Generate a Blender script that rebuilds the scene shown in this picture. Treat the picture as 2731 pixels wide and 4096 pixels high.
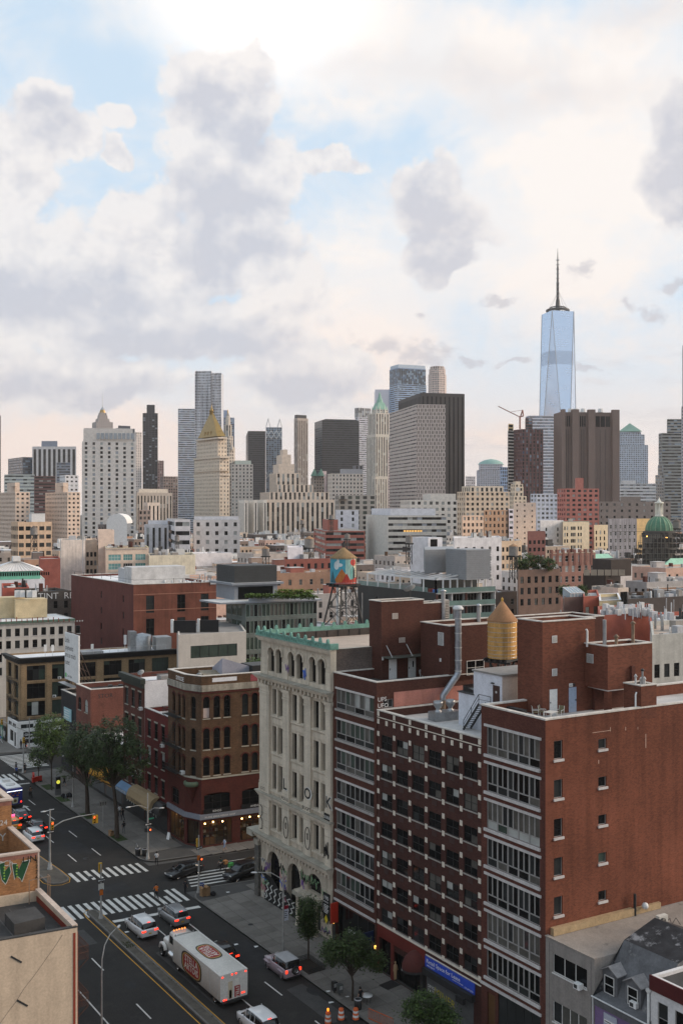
import bpy,bmesh,math,random
from mathutils import Vector,Matrix
for o in list(bpy.data.objects):bpy.data.objects.remove(o)
SC=bpy.context.scene
COL=SC.collection
R=math.radians
rnd=random.Random(7)
# ------------------------------------------------------------------ camera
TH=R(34.3);FPX=4050.0;HOR=2030.0;CX=1365.5;HC=46.0
cam_d=bpy.data.cameras.new('camera');cam=bpy.data.objects.new('camera',cam_d)
COL.objects.link(cam);SC.camera=cam
cam.location=(0,0,HC);cam.rotation_euler=(math.pi/2,0,-TH)
cam_d.sensor_fit='VERTICAL';cam_d.sensor_height=36;cam_d.lens=FPX/4096*36
cam_d.shift_y=-(2048-HOR)/4096;cam_d.clip_start=.5;cam_d.clip_end=30000
FW=Vector((math.sin(TH),math.cos(TH),0));RT=Vector((math.cos(TH),-math.sin(TH),0))
# ------------------------------------------------------------------ world, sun, exposure
SUN_EL,SUN_AZ=R(22),R(118)
def build_world():
 w=bpy.data.worlds.new('World');SC.world=w;w.use_nodes=True
 nt=w.node_tree;nt.nodes.clear();N=nt.nodes.new;L=nt.links.new
 def val(x,s):
  if hasattr(x,'is_linked')or hasattr(x,'node'):L(x,s)
  else:s.default_value=x
 def m(op,a,b=0.0,c=0.0):
  n=N('ShaderNodeMath');n.operation=op
  for x,s in zip((a,b,c),n.inputs):val(x,s)
  return n.outputs[0]
 def vm(op,a,b=(0,0,0)):
  n=N('ShaderNodeVectorMath');n.operation=op
  val(a,n.inputs[0]);val(b,n.inputs[1])
  return n.outputs['Value' if op in('DOT_PRODUCT','LENGTH')else 'Vector']
 def ramp(x,a,b,smooth=True):
  n=N('ShaderNodeMapRange');n.interpolation_type='SMOOTHSTEP' if smooth else 'LINEAR'
  val(x,n.inputs[0]);n.inputs[1].default_value=a;n.inputs[2].default_value=b
  return n.outputs[0]
 def mix(f,a,b,bt='MIX'):
  n=N('ShaderNodeMix');n.data_type='RGBA';n.blend_type=bt
  val(f,n.inputs[0])
  for x,s in((a,n.inputs[6]),(b,n.inputs[7])):
   if isinstance(x,tuple):s.default_value=(*x,1)
   else:L(x,s)
  return n.outputs[2]
 def noise(v,scale,detail=6,rough=.55,dist=0):
  n=N('ShaderNodeTexNoise');L(v,n.inputs['Vector']);n.inputs['Scale'].default_value=scale
  n.inputs['Detail'].default_value=detail;n.inputs['Roughness'].default_value=rough
  n.inputs['Distortion'].default_value=dist
  return n
 d=N('ShaderNodeTexCoord').outputs['Generated']
 sep=N('ShaderNodeSeparateXYZ');L(d,sep.inputs[0])
 z=sep.outputs[2]
 ca=vm('DOT_PRODUCT',d,tuple(FW));sa=vm('DOT_PRODUCT',d,tuple(RT))
 az=m('MULTIPLY',m('ARCTAN2',sa,ca),2.3255);el=m('MULTIPLY',m('ARCSINE',z),2.3255)
 comb=N('ShaderNodeCombineXYZ');L(az,comb.inputs[0]);L(el,comb.inputs[1]);p0=comb.outputs[0]
 nw=noise(p0,6.0,4,.6)
 warp=vm('SCALE',vm('SUBTRACT',nw.outputs['Color'],(.5,.5,.5)))
 warp.node.inputs['Scale'].default_value=.13
 p=vm('ADD',p0,warp)
 fb=noise(p0,8.0,6,.58).outputs['Fac']
 def blobs(lst):
  acc=None
  for(px,py,rx,ry,*a)in lst:
   q=vm('MULTIPLY',vm('SUBTRACT',p,((px-784)/1000*.985,(1165-py)/1000*.975,0)),(1000/rx,1000/ry,0))
   v=m('MULTIPLY',m('SUBTRACT',1.0,vm('LENGTH',q)),a[0]if a else 1.0)
   acc=v if acc is None else m('SMOOTH_MAX',acc,v,.25)
  return acc
 sky=N('ShaderNodeTexSky');sky.sky_type='NISHITA';sky.sun_disc=False
 sky.sun_elevation=SUN_EL;sky.sun_rotation=SUN_AZ;sky.altitude=50;sky.air_density=1.0
 sky.dust_density=1.4;sky.ozone_density=2.0
 base=mix(.84,mix(1.0,sky.outputs[0],(.115,.125,.13),'MULTIPLY'),(.66,.82,.97))
 veil=noise(vm('MULTIPLY',p0,(1,1.7,1)),2.6,6,.62,.4).outputs['Fac']
 gl=vm('LENGTH',vm('MULTIPLY',vm('SUBTRACT',p0,((600-784)/1000,1.11,0)),(.72,1,0)))
 sheet=blobs([(1000,170,520,150),(1380,330,420,300),(620,60,420,170),(1250,560,420,260),(820,700,260,220)])
 hz=ramp(el,.50,.10)
 vf=m('MINIMUM',1.0,m('ADD',m('ADD',m('MULTIPLY',ramp(veil,.42,.70),.50),m('MULTIPLY',ramp(m('ADD',sheet,m('MULTIPLY',m('SUBTRACT',fb,.5),.9)),-.2,.6),.8)),m('MULTIPLY',hz,.75)))
 warmth=mix(ramp(el,.08,.62),(.97,.815,.735),(.95,.90,.865))
 c=mix(vf,base,warmth)
 greyst=m('MULTIPLY',ramp(m('ADD',blobs([(1060,205,340,70),(1290,265,300,70),(760,175,170,45),(1480,130,200,60)]),m('MULTIPLY',m('SUBTRACT',fb,.5),1.5)),-.1,1.1),.55)
 c=mix(greyst,c,(.755,.715,.715))
 c=mix(m('MULTIPLY',ramp(gl,.27,.02),.95),c,(1.25,1.22,1.18))
 cum=[(478,235,110,85),(575,250,80,95),(480,330,125,90),(500,440,165,80),(610,420,90,110),(560,540,130,110),(500,600,90,75),(60,640,215,165),(20,480,120,170),(215,690,170,80),(340,620,175,150),(300,510,85,95),(430,750,330,75),(120,750,230,70),(650,640,105,120),(690,860,200,85),(150,870,330,75),(700,925,170,35),(985,440,88,95),(1015,510,125,65),(1005,580,95,62),(110,290,75,50),(150,360,95,50),(265,320,45,28),(265,385,40,26),(745,385,100,32),(1560,430,95,130),(1535,310,60,60)]
 D=blobs(cum)
 gen=m('MULTIPLY',ramp(noise(p0,1.9,5,.6).outputs['Fac'],.5,.8,False),1.1)
 away=m('MAXIMUM',ramp(m('ABSOLUTE',az),.84,1.1),ramp(el,1.25,1.5))
 D=m('MAXIMUM',D,m('SUBTRACT',m('MULTIPLY',m('MULTIPLY',gen,away),ramp(el,-.02,.1)),.35))
 f2=noise(vm('ADD',p0,(-.014,.028,0)),8.0,4,.55).outputs['Fac']
 dn=m('ADD',D,m('MULTIPLY',m('SUBTRACT',fb,.5),1.35))
 mask=ramp(dn,-.06,.22)
 relief=m('MULTIPLY',m('SUBTRACT',f2,fb),3.2)
 dark=blobs([(60,700,230,60),(230,690,150,45),(440,785,290,48),(200,905,330,40),(500,470,130,65),(490,590,75,100),(1010,570,110,80),(990,470,85,80),(1550,430,90,110),(480,265,75,50),(570,310,65,60),(700,890,160,45),(120,320,80,40),(590,560,60,50)])
 core=m('ADD',m('MULTIPLY',ramp(m('ADD',dark,m('MULTIPLY',m('SUBTRACT',fb,.5),1.2)),-.65,.80),.92),m('ADD',relief,m('MULTIPLY',ramp(D,.1,.6),.16)))
 cc=mix(m('MINIMUM',1.0,m('MAXIMUM',core,0.0)),(.88,.845,.83),(.585,.595,.66))
 c=mix(m('MULTIPLY',mask,.88),c,cc)
 scr=[(1150,692,45,18),(1340,622,52,20),(880,780,85,28),(975,800,95,38),(1085,815,35,12),(1420,712,20,22),(1475,725,36,15),(1545,672,60,17),(975,712,22,12),(1180,830,60,9),(1330,860,90,10)]
 S2=m('ADD',blobs(scr),m('MULTIPLY',m('SUBTRACT',noise(vm('MULTIPLY',p0,(1,1.6,1)),24,5,.65).outputs['Fac'],.5),2.2))
 c=mix(m('MULTIPLY',ramp(S2,.0,.8),.60),c,(.52,.51,.56))
 st2=noise(vm('MULTIPLY',p0,(1,5,1)),4.5,5,.6).outputs['Fac']
 c=mix(m('MULTIPLY',m('MULTIPLY',ramp(st2,.52,.72),ramp(el,.60,.22)),m('MULTIPLY',ramp(az,-.1,.3),.38)),c,(.60,.57,.60))
 c=mix(ramp(z,-.01,-.06),c,(.16,.15,.15))
 bg=N('ShaderNodeBackground');L(c,bg.inputs[0]);bg.inputs[1].default_value=1.04
 w.cycles.sampling_method='MANUAL';w.cycles.sample_map_resolution=256
 out=N('ShaderNodeOutputWorld');L(bg.outputs[0],out.inputs[0])
build_world()
sl=bpy.data.lights.new('sun','SUN');sl.energy=3.4;sl.angle=R(26);sl.color=(1,.79,.60)
so=bpy.data.objects.new('sun',sl);COL.objects.link(so)
sd=Vector((math.sin(SUN_AZ)*math.cos(SUN_EL),math.cos(SUN_AZ)*math.cos(SUN_EL),math.sin(SUN_EL)))
so.rotation_euler=sd.to_track_quat('Z','Y').to_euler();so.location=(200,0,150)
SC.view_settings.view_transform='Standard';SC.view_settings.look='None'
SC.view_settings.exposure=0.05;SC.view_settings.gamma=1.0;SC.view_settings.use_curve_mapping=False
SC.render.engine='CYCLES'
SC.cycles.max_bounces=6;SC.cycles.diffuse_bounces=3;SC.cycles.glossy_bounces=2
SC.cycles.transparent_max_bounces=8;SC.cycles.transmission_bounces=2
SC.cycles.caustics_reflective=False;SC.cycles.caustics_refractive=False
SC.cycles.use_denoising=True
# ------------------------------------------------------------------ coordinates
def P(u,v,D):
 """point seen at picture position u,v (2731 x 4096) at camera depth D"""
 X=(u-CX)/FPX*D
 return Vector((FW.x*D+RT.x*X,FW.y*D+RT.y*X,HC-(v-HOR)/FPX*D))
def G(u,v,z=0.0):
 return P(u,v,(HC-z)*FPX/(v-HOR))
def depth(x,y):return x*FW.x+y*FW.y
# ------------------------------------------------------------------ materials
def lin(c):
 return tuple(((x/255)/12.92 if x/255<.04045 else((x/255+.055)/1.055)**2.4)for x in c)
MATS={}
def mat(name,col,rough=.85,var=.18,vs=.5,brick=None,streak=.0,spec=.3,metal=0.,bump=.0,emit=0.,coat=0.,fine=.10,slab=None,wear=None):
 """col linear albedo; world-space mottling; brick=(mortar colour, width, row) in metres on the UVs"""
 if name in MATS:return MATS[name]
 mt=bpy.data.materials.new(name);MATS[name]=mt;mt.use_nodes=True
 nt=mt.node_tree;N=nt.nodes.new;L=nt.links.new
 b=nt.nodes['Principled BSDF']
 b.inputs['Roughness'].default_value=rough;b.inputs['Metallic'].default_value=metal
 b.inputs['Specular IOR Level'].default_value=spec
 if coat:b.inputs['Coat Weight'].default_value=coat;b.inputs['Coat Roughness'].default_value=.08
 if emit:
  b.inputs['Emission Color'].default_value=(*col,1);b.inputs['Emission Strength'].default_value=emit
  b.inputs['Base Color'].default_value=(*col,1);return mt
 src=None
 if brick:
  mc,bw,bh=brick
  uv=N('ShaderNodeUVMap');t=N('ShaderNodeTexBrick');L(uv.outputs[0],t.inputs['Vector'])
  t.inputs['Scale'].default_value=1;t.inputs['Brick Width'].default_value=bw;t.inputs['Row Height'].default_value=bh
  t.inputs['Mortar Size'].default_value=bh*.09;t.inputs['Mortar Smooth'].default_value=.3
  t.inputs['Color1'].default_value=(*[x*1.22 for x in col],1);t.inputs['Color2'].default_value=(*[x*.74 for x in col],1)
  t.inputs['Mortar'].default_value=(*mc,1);t.inputs['Bias'].default_value=-.1
  src=t.outputs['Color']
 if var or streak:
  g=N('ShaderNodeNewGeometry').outputs['Position']
  n1=N('ShaderNodeTexNoise');L(g,n1.inputs['Vector']);n1.inputs['Scale'].default_value=vs
  n1.inputs['Detail'].default_value=6;n1.inputs['Roughness'].default_value=.65
  mr=N('ShaderNodeMapRange');L(n1.outputs['Fac'],mr.inputs[0]);mr.inputs[1].default_value=.28;mr.inputs[2].default_value=.72
  mr.inputs[3].default_value=1-var;mr.inputs[4].default_value=1+var;k=mr.outputs[0]
  if fine:
   n2=N('ShaderNodeTexNoise');L(g,n2.inputs['Vector']);n2.inputs['Scale'].default_value=7;n2.inputs['Detail'].default_value=4
   m2=N('ShaderNodeMapRange');L(n2.outputs['Fac'],m2.inputs[0]);m2.inputs[1].default_value=.3;m2.inputs[2].default_value=.7
   m2.inputs[3].default_value=1-fine;m2.inputs[4].default_value=1+fine
   mm=N('ShaderNodeMath');mm.operation='MULTIPLY';L(k,mm.inputs[0]);L(m2.outputs[0],mm.inputs[1]);k=mm.outputs[0]
  if streak:
   mp=N('ShaderNodeMapping');L(g,mp.inputs[0]);mp.inputs['Scale'].default_value=(1.6,1.6,.10)
   n3=N('ShaderNodeTexNoise');L(mp.outputs[0],n3.inputs['Vector']);n3.inputs['Scale'].default_value=1;n3.inputs['Detail'].default_value=5
   m3=N('ShaderNodeMapRange');L(n3.outputs['Fac'],m3.inputs[0]);m3.inputs[1].default_value=.3;m3.inputs[2].default_value=.62
   m3.inputs[3].default_value=1-streak;m3.inputs[4].default_value=1+streak*.3
   mm=N('ShaderNodeMath');mm.operation='MULTIPLY';L(k,mm.inputs[0]);L(m3.outputs[0],mm.inputs[1]);k=mm.outputs[0]
  vm=N('ShaderNodeVectorMath');vm.operation='SCALE'
  if src:L(src,vm.inputs[0])
  else:vm.inputs[0].default_value=col
  L(k,vm.inputs['Scale']);src=vm.outputs[0]
  if wear:
   wc,thr,ws=wear
   n4=N('ShaderNodeTexNoise');L(g,n4.inputs['Vector']);n4.inputs['Scale'].default_value=ws;n4.inputs['Detail'].default_value=8
   n4.inputs['Roughness'].default_value=.7
   m4=N('ShaderNodeMapRange');L(n4.outputs['Fac'],m4.inputs[0]);m4.inputs[1].default_value=thr;m4.inputs[2].default_value=thr+.1
   mx=N('ShaderNodeMix');mx.data_type='RGBA';L(m4.outputs[0],mx.inputs[0]);L(src,mx.inputs[6]);mx.inputs[7].default_value=(*wc,1);src=mx.outputs[2]
  if bump:
   bp=N('ShaderNodeBump');bp.inputs['Strength'].default_value=bump;bp.inputs['Distance'].default_value=.03
   L(n1.outputs['Fac'],bp.inputs['Height']);L(bp.outputs[0],b.inputs['Normal'])
 if src:L(src,b.inputs['Base Color'])
 else:b.inputs['Base Color'].default_value=(*col,1)
 return mt
def wm(c,k=1.75,**kw):
 """wall material from an apparent colour (0-255 triple)"""
 l_=lin(c);k_=min(k,.70/max(l_));g_=sum(l_)/3;a=tuple((x*.8+g_*.2)*k_ for x in l_)
 key='wall_%d_%d_%d_%d_%s'%(*c,int(k*100),''.join(sorted(kw)))
 return mat(key,a,**kw)
 # ------------------------------------------------------------------ mesh builder
class MB:
 def __init__(s,*mats):
  s.v=[];s.f=[];s.mi=[];s.m=list(mats);s.T=None;s.sm=[];s.smooth=False
 def mid(s,m):
  if isinstance(m,int):return m
  if m not in s.m:s.m.append(m)
  return s.m.index(m)
 def V(s,p):
  p=Vector(p)
  if s.T is not None:p=s.T@p
  s.v.append(p);return len(s.v)-1
 def face(s,pts,m=0):
  s.f.append([s.V(p)for p in pts]);s.mi.append(s.mid(m));s.sm.append(s.smooth)
 def faces(s,pts,fs,m=0):
  o=len(s.v);m=s.mid(m)
  for p in pts:s.V(p)
  for f in fs:s.f.append([o+i for i in f]);s.mi.append(m);s.sm.append(s.smooth)
 def box(s,x0,x1,y0,y1,z0,z1,m=0,skip=''):
  p=[(x,y,z)for z in(z0,z1)for y in(y0,y1)for x in(x0,x1)]
  F={'b':(0,2,3,1),'t':(4,5,7,6),'f':(0,1,5,4),'k':(2,6,7,3),'l':(0,4,6,2),'r':(1,3,7,5)}
  s.faces(p,[F[k]for k in F if k not in skip],m)
  return s
 def prism(s,poly,z0,z1,m=0,mtop=None,bottom=True):
  """poly counter-clockwise seen from above"""
  n=len(poly);z1s=z1 if isinstance(z1,(list,tuple))else[z1]*n
  p=[(x,y,z0)for x,y in poly]+[(x,y,z1s[i])for i,(x,y)in enumerate(poly)]
  s.faces(p,[(i,(i+1)%n,n+(i+1)%n,n+i)for i in range(n)],m)
  s.faces(p[n:],[tuple(range(n))],m if mtop is None else mtop)
  if bottom:s.faces(p[:n],[tuple(range(n-1,-1,-1))],m)
  return s
 def tube(s,pts,r,n=8,m=0,caps=True):
  """pts list of points, r radius or list"""
  pts=[Vector(p)for p in pts];rs=r if isinstance(r,(list,tuple))else[r]*len(pts)
  out=[];up0=None
  for i,p in enumerate(pts):
   t=(pts[min(i+1,len(pts)-1)]-pts[max(i-1,0)]).normalized()
   a=Vector((0,0,1))if abs(t.z)<.9 else Vector((1,0,0))
   if up0 is None:e1=t.cross(a).normalized()
   else:
    e1=(up0-t*up0.dot(t)).normalized()
   up0=e1;e2=t.cross(e1)
   for k in range(n):
    q=2*math.pi*k/n
    out.append(p+(e1*math.cos(q)+e2*math.sin(q))*rs[i])
  fs=[]
  for i in range(len(pts)-1):
   for k in range(n):
    fs.append((i*n+k,i*n+(k+1)%n,(i+1)*n+(k+1)%n,(i+1)*n+k))
  sm=s.smooth;s.smooth=n>6
  s.faces(out,fs,m);s.smooth=sm
  if caps:
   e=(len(pts)-1)*n
   s.faces(out[:n],[tuple(range(n-1,-1,-1))],m);s.faces(out[e:],[tuple(range(n))],m)
  return s
 def lathe(s,prof,n=16,m=0,c=(0,0),a0=0.,a1=2*math.pi,ry=1.):
  """prof list of (radius, z)"""
  full=abs(a1-a0-2*math.pi)<1e-6;nn=n if full else n+1
  pts=[]
  for r,z in prof:
   for k in range(nn):
    q=a0+(a1-a0)*k/n
    pts.append((c[0]+r*math.cos(q),c[1]+r*math.sin(q)*ry,z))
  fs=[]
  for i in range(len(prof)-1):
   for k in range(n):
    k2=(k+1)%nn if full else k+1
    fs.append((i*nn+k,i*nn+k2,(i+1)*nn+k2,(i+1)*nn+k))
  sm=s.smooth;s.smooth=True;s.faces(pts,fs,m);s.smooth=sm
  return s
 def bar(s,a,b,w,h=None,m=0):
  """square bar from a to b"""
  a,b=Vector(a),Vector(b);h=h or w;t=(b-a).normalized()
  up=Vector((0,0,1))if abs(t.z)<.95 else Vector((0,1,0))
  e1=t.cross(up).normalized()*w/2;e2=e1.normalized().cross(t)*h/2
  p=[q+i*e1+j*e2 for q in(a,b)for i,j in((-1,-1),(1,-1),(1,1),(-1,1))]
  s.faces(p,[(0,3,2,1),(4,5,6,7),(0,1,5,4),(1,2,6,5),(2,3,7,6),(3,0,4,7)],m)
  return s
 def mesh(s,name):
  me=bpy.data.meshes.new(name)
  me.from_pydata(s.v,[],s.f)
  for m in s.m:me.materials.append(m)
  if len(s.m)>1:me.polygons.foreach_set('material_index',s.mi)
  if any(s.sm):me.polygons.foreach_set('use_smooth',s.sm)
  uv=me.uv_layers.new(name='UVMap');buf=[0.0]*(2*len(me.loops))
  for p in me.polygons:
   n=p.normal
   if abs(n.z)>.7:ax,ay=Vector((1,0,0)),Vector((0,1,0))
   else:
    ax=Vector((-n.y,n.x,0)).normalized();ay=Vector((0,0,1))
   for li in p.loop_indices:
    q=me.vertices[me.loops[li].vertex_index].co
    buf[2*li]=q.dot(ax);buf[2*li+1]=q.dot(ay)
  uv.data.foreach_set('uv',buf);me.update()
  return me
 def build(s,name,parent=None,loc=(0,0,0),rz=0.,kind=None,label=None):
  return ob(name,s.mesh(name),parent,loc,rz,kind,label)
def ob(name,me,parent=None,loc=(0,0,0),rz=0.,kind=None,label=None):
 o=bpy.data.objects.new(name,me);COL.objects.link(o)
 o.location=loc
 if rz:o.rotation_euler[2]=rz
 if parent:o.parent=parent
 if kind:o['kind']=kind
 if label:o['label']=label
 return o
def thing(name,label,cat,loc=(0,0,0),rz=0.,group=None):
 o=bpy.data.objects.new(name,None);COL.objects.link(o);o.empty_display_size=.3
 o.location=loc;o.rotation_euler[2]=rz
 return tag(o,label,cat,group)
def tag(o,label,cat,group=None,kind=None):
 o['label']=label;o['category']=cat
 if group:o['group']=group
 if kind:o['kind']=kind
 return o
def copy_tree(o,parent=None):
 c=o.copy();COL.objects.link(c);c.parent=parent
 for ch in list(o.children):copy_tree(ch,c)
 return c
 # ------------------------------------------------------------------ shared materials
asphalt=mat('asphalt',(.027,.0245,.022),.9,.28,.25,bump=.15,fine=.22,wear=((.040,.036,.032),.60,.16))
concrete=mat('sidewalk_concrete',(.165,.150,.133),.9,.22,.35,fine=.14,wear=((.09,.085,.08),.66,.5))
conc_dk=mat('kerb_stone',(.14,.13,.118),.9,.25,.8)
conc_med=mat('median_concrete',(.095,.083,.068),.95,.35,.9,wear=((.05,.06,.025),.64,.8))
paint_w=mat('road_paint_white',(.56,.54,.50),.8,.2,1.2,wear=((.12,.115,.11),.63,1.6))
paint_y=mat('road_paint_yellow',(.52,.27,.03),.8,.2,1.2,wear=((.10,.07,.03),.66,1.5))
g_dark=mat('glass_dark',(.008,.0085,.009),.06,.3,.25,spec=.25,fine=0)
g_mid=mat('glass_grey',(.028,.030,.030),.08,.4,.3,spec=.3,fine=0)
g_green=mat('glass_green',(.045,.062,.05),.07,.35,.3,spec=.45,fine=0)
g_sky=mat('glass_sky',(.03,.045,.06),.05,.3,.05,spec=.9,fine=0)
g_blind=mat('window_blind',(.34,.35,.33),.35,.25,.6,spec=.5,fine=.05)
g_drape=mat('window_drape',(.085,.082,.072),.3,.4,.8,spec=.5)
g_warm=mat('window_lamp_lit',(1.,.55,.16),emit=.55)
fr_white=mat('window_frame_white',(.62,.60,.57),.5,.1)
fr_grey=mat('window_frame_grey',(.28,.268,.255),.5,.12)
fr_black=mat('window_frame_black',(.02,.02,.02),.5,.2)
coping=mat('coping_stone',(.56,.52,.47),.8,.2,1.0,streak=.15)
stone_w=mat('lintel_stone',(.50,.47,.45),.8,.15,1.2)
metal_g=mat('galvanised_metal',(.36,.37,.38),.38,.22,1.5,metal=.75)
metal_l=mat('pale_metal',(.55,.55,.54),.5,.15,1.5)
metal_d=mat('dark_metal',(.03,.03,.03),.5,.25,2)
white_p=mat('white_paint',(.70,.69,.67),.6,.1,1.0)
rubber=mat('rubber',(.015,.015,.015),.8,.2)
roof_s=mat('roof_silver',(.48,.46,.44),.8,.3,.3,wear=((.25,.22,.19),.62,.35))
roof_w=mat('roof_white',(.72,.71,.70),.8,.12,.3,wear=((.45,.43,.41),.66,.3))
roof_g=mat('roof_gravel',(.24,.225,.21),.95,.3,.3)
roof_t=mat('roof_tan',(.42,.34,.28),.9,.22,.3)
roof_k=mat('roof_tar',(.055,.052,.05),.85,.4,.4)
foil=mat('leaf_dark',(.050,.075,.020),.7,.35,1.5)
def rvar(a):return a*(.9+.2*rnd.random())
# ------------------------------------------------------------------ walls with openings
def wall(mb,p0,p1,z0,z1,holes=(),rev=.18,m=0,mr=None):
 """wall from p0 to p1 (left to right seen from outside) with openings (x0,x1,za,zb[,arch rise])"""
 p0=Vector((p0[0],p0[1],0));p1=Vector((p1[0],p1[1],0));W=(p1-p0).length
 rz=math.atan2(p1.y-p0.y,p1.x-p0.x)
 old=mb.T;mb.T=Matrix.Translation(p0)@Matrix.Rotation(rz,4,'Z')
 mr=m if mr is None else mr
 xs=sorted({0.0,W,*[round(v,4)for h in holes for v in h[:2]]});zs=sorted({z0,z1,*[round(v,4)for h in holes for v in h[2:4]]})
 xs=[x for x in xs if-1e-6<=x<=W+1e-6];zs=[z for z in zs if z0-1e-6<=z<=z1+1e-6]
 hs=[tuple(round(v,4)for v in h[:4])for h in holes]
 for i in range(len(xs)-1):
  xm=(xs[i]+xs[i+1])/2;start=None
  col=[h for h in hs if h[0]<xm<h[1]]
  for j in range(len(zs)-1):
   zm=(zs[j]+zs[j+1])/2
   solid=not any(h[2]<zm<h[3]for h in col)
   if solid and start is None:start=zs[j]
   if start is not None and(not solid or j==len(zs)-2):
    end=zs[j+1]if solid else zs[j]
    mb.face([(xs[i],0,start),(xs[i+1],0,start),(xs[i+1],0,end),(xs[i],0,end)],m);start=None
 for h in holes:
  x0,x1,a,b=h[:4];rise=h[4]if len(h)>4 else 0
  if not rise:
   c=[(x0,a),(x1,a),(x1,b),(x0,b)]
   for k in range(4):
    q,r=c[k],c[(k+1)%4]
    mb.face([(q[0],0,q[1]),(q[0],rev,q[1]),(r[0],rev,r[1]),(r[0],0,r[1])],mr)
  else:
   n=8;xc=(x0+x1)/2;rx=(x1-x0)/2
   arc=[(xc+rx*math.cos(math.pi*k/n),b-rise+rise*math.sin(math.pi*k/n))for k in range(n+1)]
   c=[(x0,a),(x1,a)]+arc
   for k in range(len(c)):
    q,r=c[k],c[(k+1)%len(c)]
    if abs(q[0]-r[0])+abs(q[1]-r[1])>1e-4:
     mb.face([(q[0],0,q[1]),(q[0],rev,q[1]),(r[0],rev,r[1]),(r[0],0,r[1])],mr)
   mid=n//2
   mb.face([(x1,0,b)]+[(x,0,z)for x,z in arc[mid::-1]],m)
   mb.face([(x0,0,b)]+[(x,0,z)for x,z in arc[:mid-1:-1]],m)
 mb.T=old
 return W,rz
WIN={}
def win_meshes(w,h,style,rise=0,fr=None):
 """frame mesh + list of (x0,x1,z0,z1) panes; local x right, z up from the opening's lower left, y inward"""
 key=(round(w,2),round(h,2),style,round(rise,2),fr.name)
 if key in WIN:return WIN[key]
 t=.055 if style!='thin' else .035;mb=MB(fr);panes=[]
 def rect(x0,x1,z0,z1):mb.box(x0,x1,.0,.06,z0,z1)
 hz=h-rise if rise else h
 rect(0,t,0,hz);rect(w-t,w,0,hz);rect(t,w-t,0,t)
 if not rise:rect(t,w-t,h-t,h)
 nx,rows={'sash':(1,[.5]),'two':(2,[.5]),'two1':(2,[]),'one':(1,[]),'thin':(1,[]),'three':(3,[]),'four':(4,[]),'cas':(2,[.7]),'three2':(3,[.55]),'five':(5,[]),'loft':(3,[.72])}.get(style,(1,[]))
 xs=[t+(w-2*t)*i/nx for i in range(nx+1)];zs=[t]+[h*r for r in rows]+[h-t if not rise else h]
 for x in xs[1:-1]:rect(x-t/2,x+t/2,t,h-t)
 for z in zs[1:-1]:
  for i in range(nx):rect(xs[i]+(t/2 if i else 0),xs[i+1]-(t/2 if i<nx-1 else 0),z-t*.4,z+t*.4)
 for i in range(nx):
  for j in range(len(zs)-1):panes.append((xs[i],xs[i+1],zs[j],zs[j+1]))
 out=(mb.mesh('window'),panes)
 WIN[key]=out
 return out
QUAD={}
def pane_mesh(w,h,m,rise=0):
 key=(round(w,2),round(h,2),m.name,round(rise,2))
 if key not in QUAD:
  mb=MB(m)
  if rise:
   n=8;pts=[(0,0,0),(w,0,0)]+[(w/2+w/2*math.cos(math.pi*k/n),0,h-rise+rise*math.sin(math.pi*k/n))for k in range(n+1)]
   mb.face(pts)
  else:mb.face([(0,0,0),(w,0,0),(w,0,h),(0,0,h)])
  QUAD[key]=mb.mesh('pane')
 return QUAD[key]
GLS=(g_dark,g_dark,g_dark,g_mid,g_drape,g_blind)
def pick(ws):
 return rnd.choice(ws)
def window(root,p0,rz,x0,x1,a,b,style='sash',rise=0,fr=None,glass=GLS,rev=.14,sub=True,y=None):
 """a window object in a wall opening; panes are its sub-parts"""
 fr=fr or fr_grey;me,panes=win_meshes(x1-x0,b-a,style,rise,fr)
 c,s=math.cos(rz),math.sin(rz);yy=rev-.08 if y is None else y
 w=Vector((p0[0]+c*x0-s*yy,p0[1]+s*x0+c*yy,a))-root.location
 o=ob('window',me,root,w,rz)
 if rise:
  ob('pane',pane_mesh(x1-x0,b-a,pick(glass),rise),o,(0,.03,0));return o
 gl=pick(glass)
 for(q0,q1,r0,r1)in panes:
  g=gl if rnd.random()<.7 else pick(glass)
  if g in(g_blind,g_warm)and r0<.1 and len(panes)>1 and r1<(b-a)*.8:g=g_dark
  ob('pane',pane_mesh(q1-q0,r1-r0,g),o,(q0,.03+rnd.random()*.012,r0))
 return o
def c_dir(k):return Vector((math.cos(R(k)),-math.sin(R(k)),0))
def foot_of(C,L,Rr,k=6.0,yaw=0.0):
 """footprint from near corner C: L metres down the avenue, Rr metres across (skewed k degrees)"""
 b=Matrix.Rotation(-yaw,3,'Z')@Vector((0,1,0));c=Matrix.Rotation(-yaw,3,'Z')@c_dir(k)
 C=Vector((C[0],C[1],0))
 return[tuple(q[:2])for q in(C+b*L,C,C+c*Rr,C+b*L+c*Rr)]
def lam(C,d,u):
 k=(u-CX)/FPX;C=Vector((C[0],C[1],0));d=Vector((d[0],d[1],0))
 return(k*C.dot(FW)-C.dot(RT))/(d.dot(RT)-k*d.dot(FW))
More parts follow.
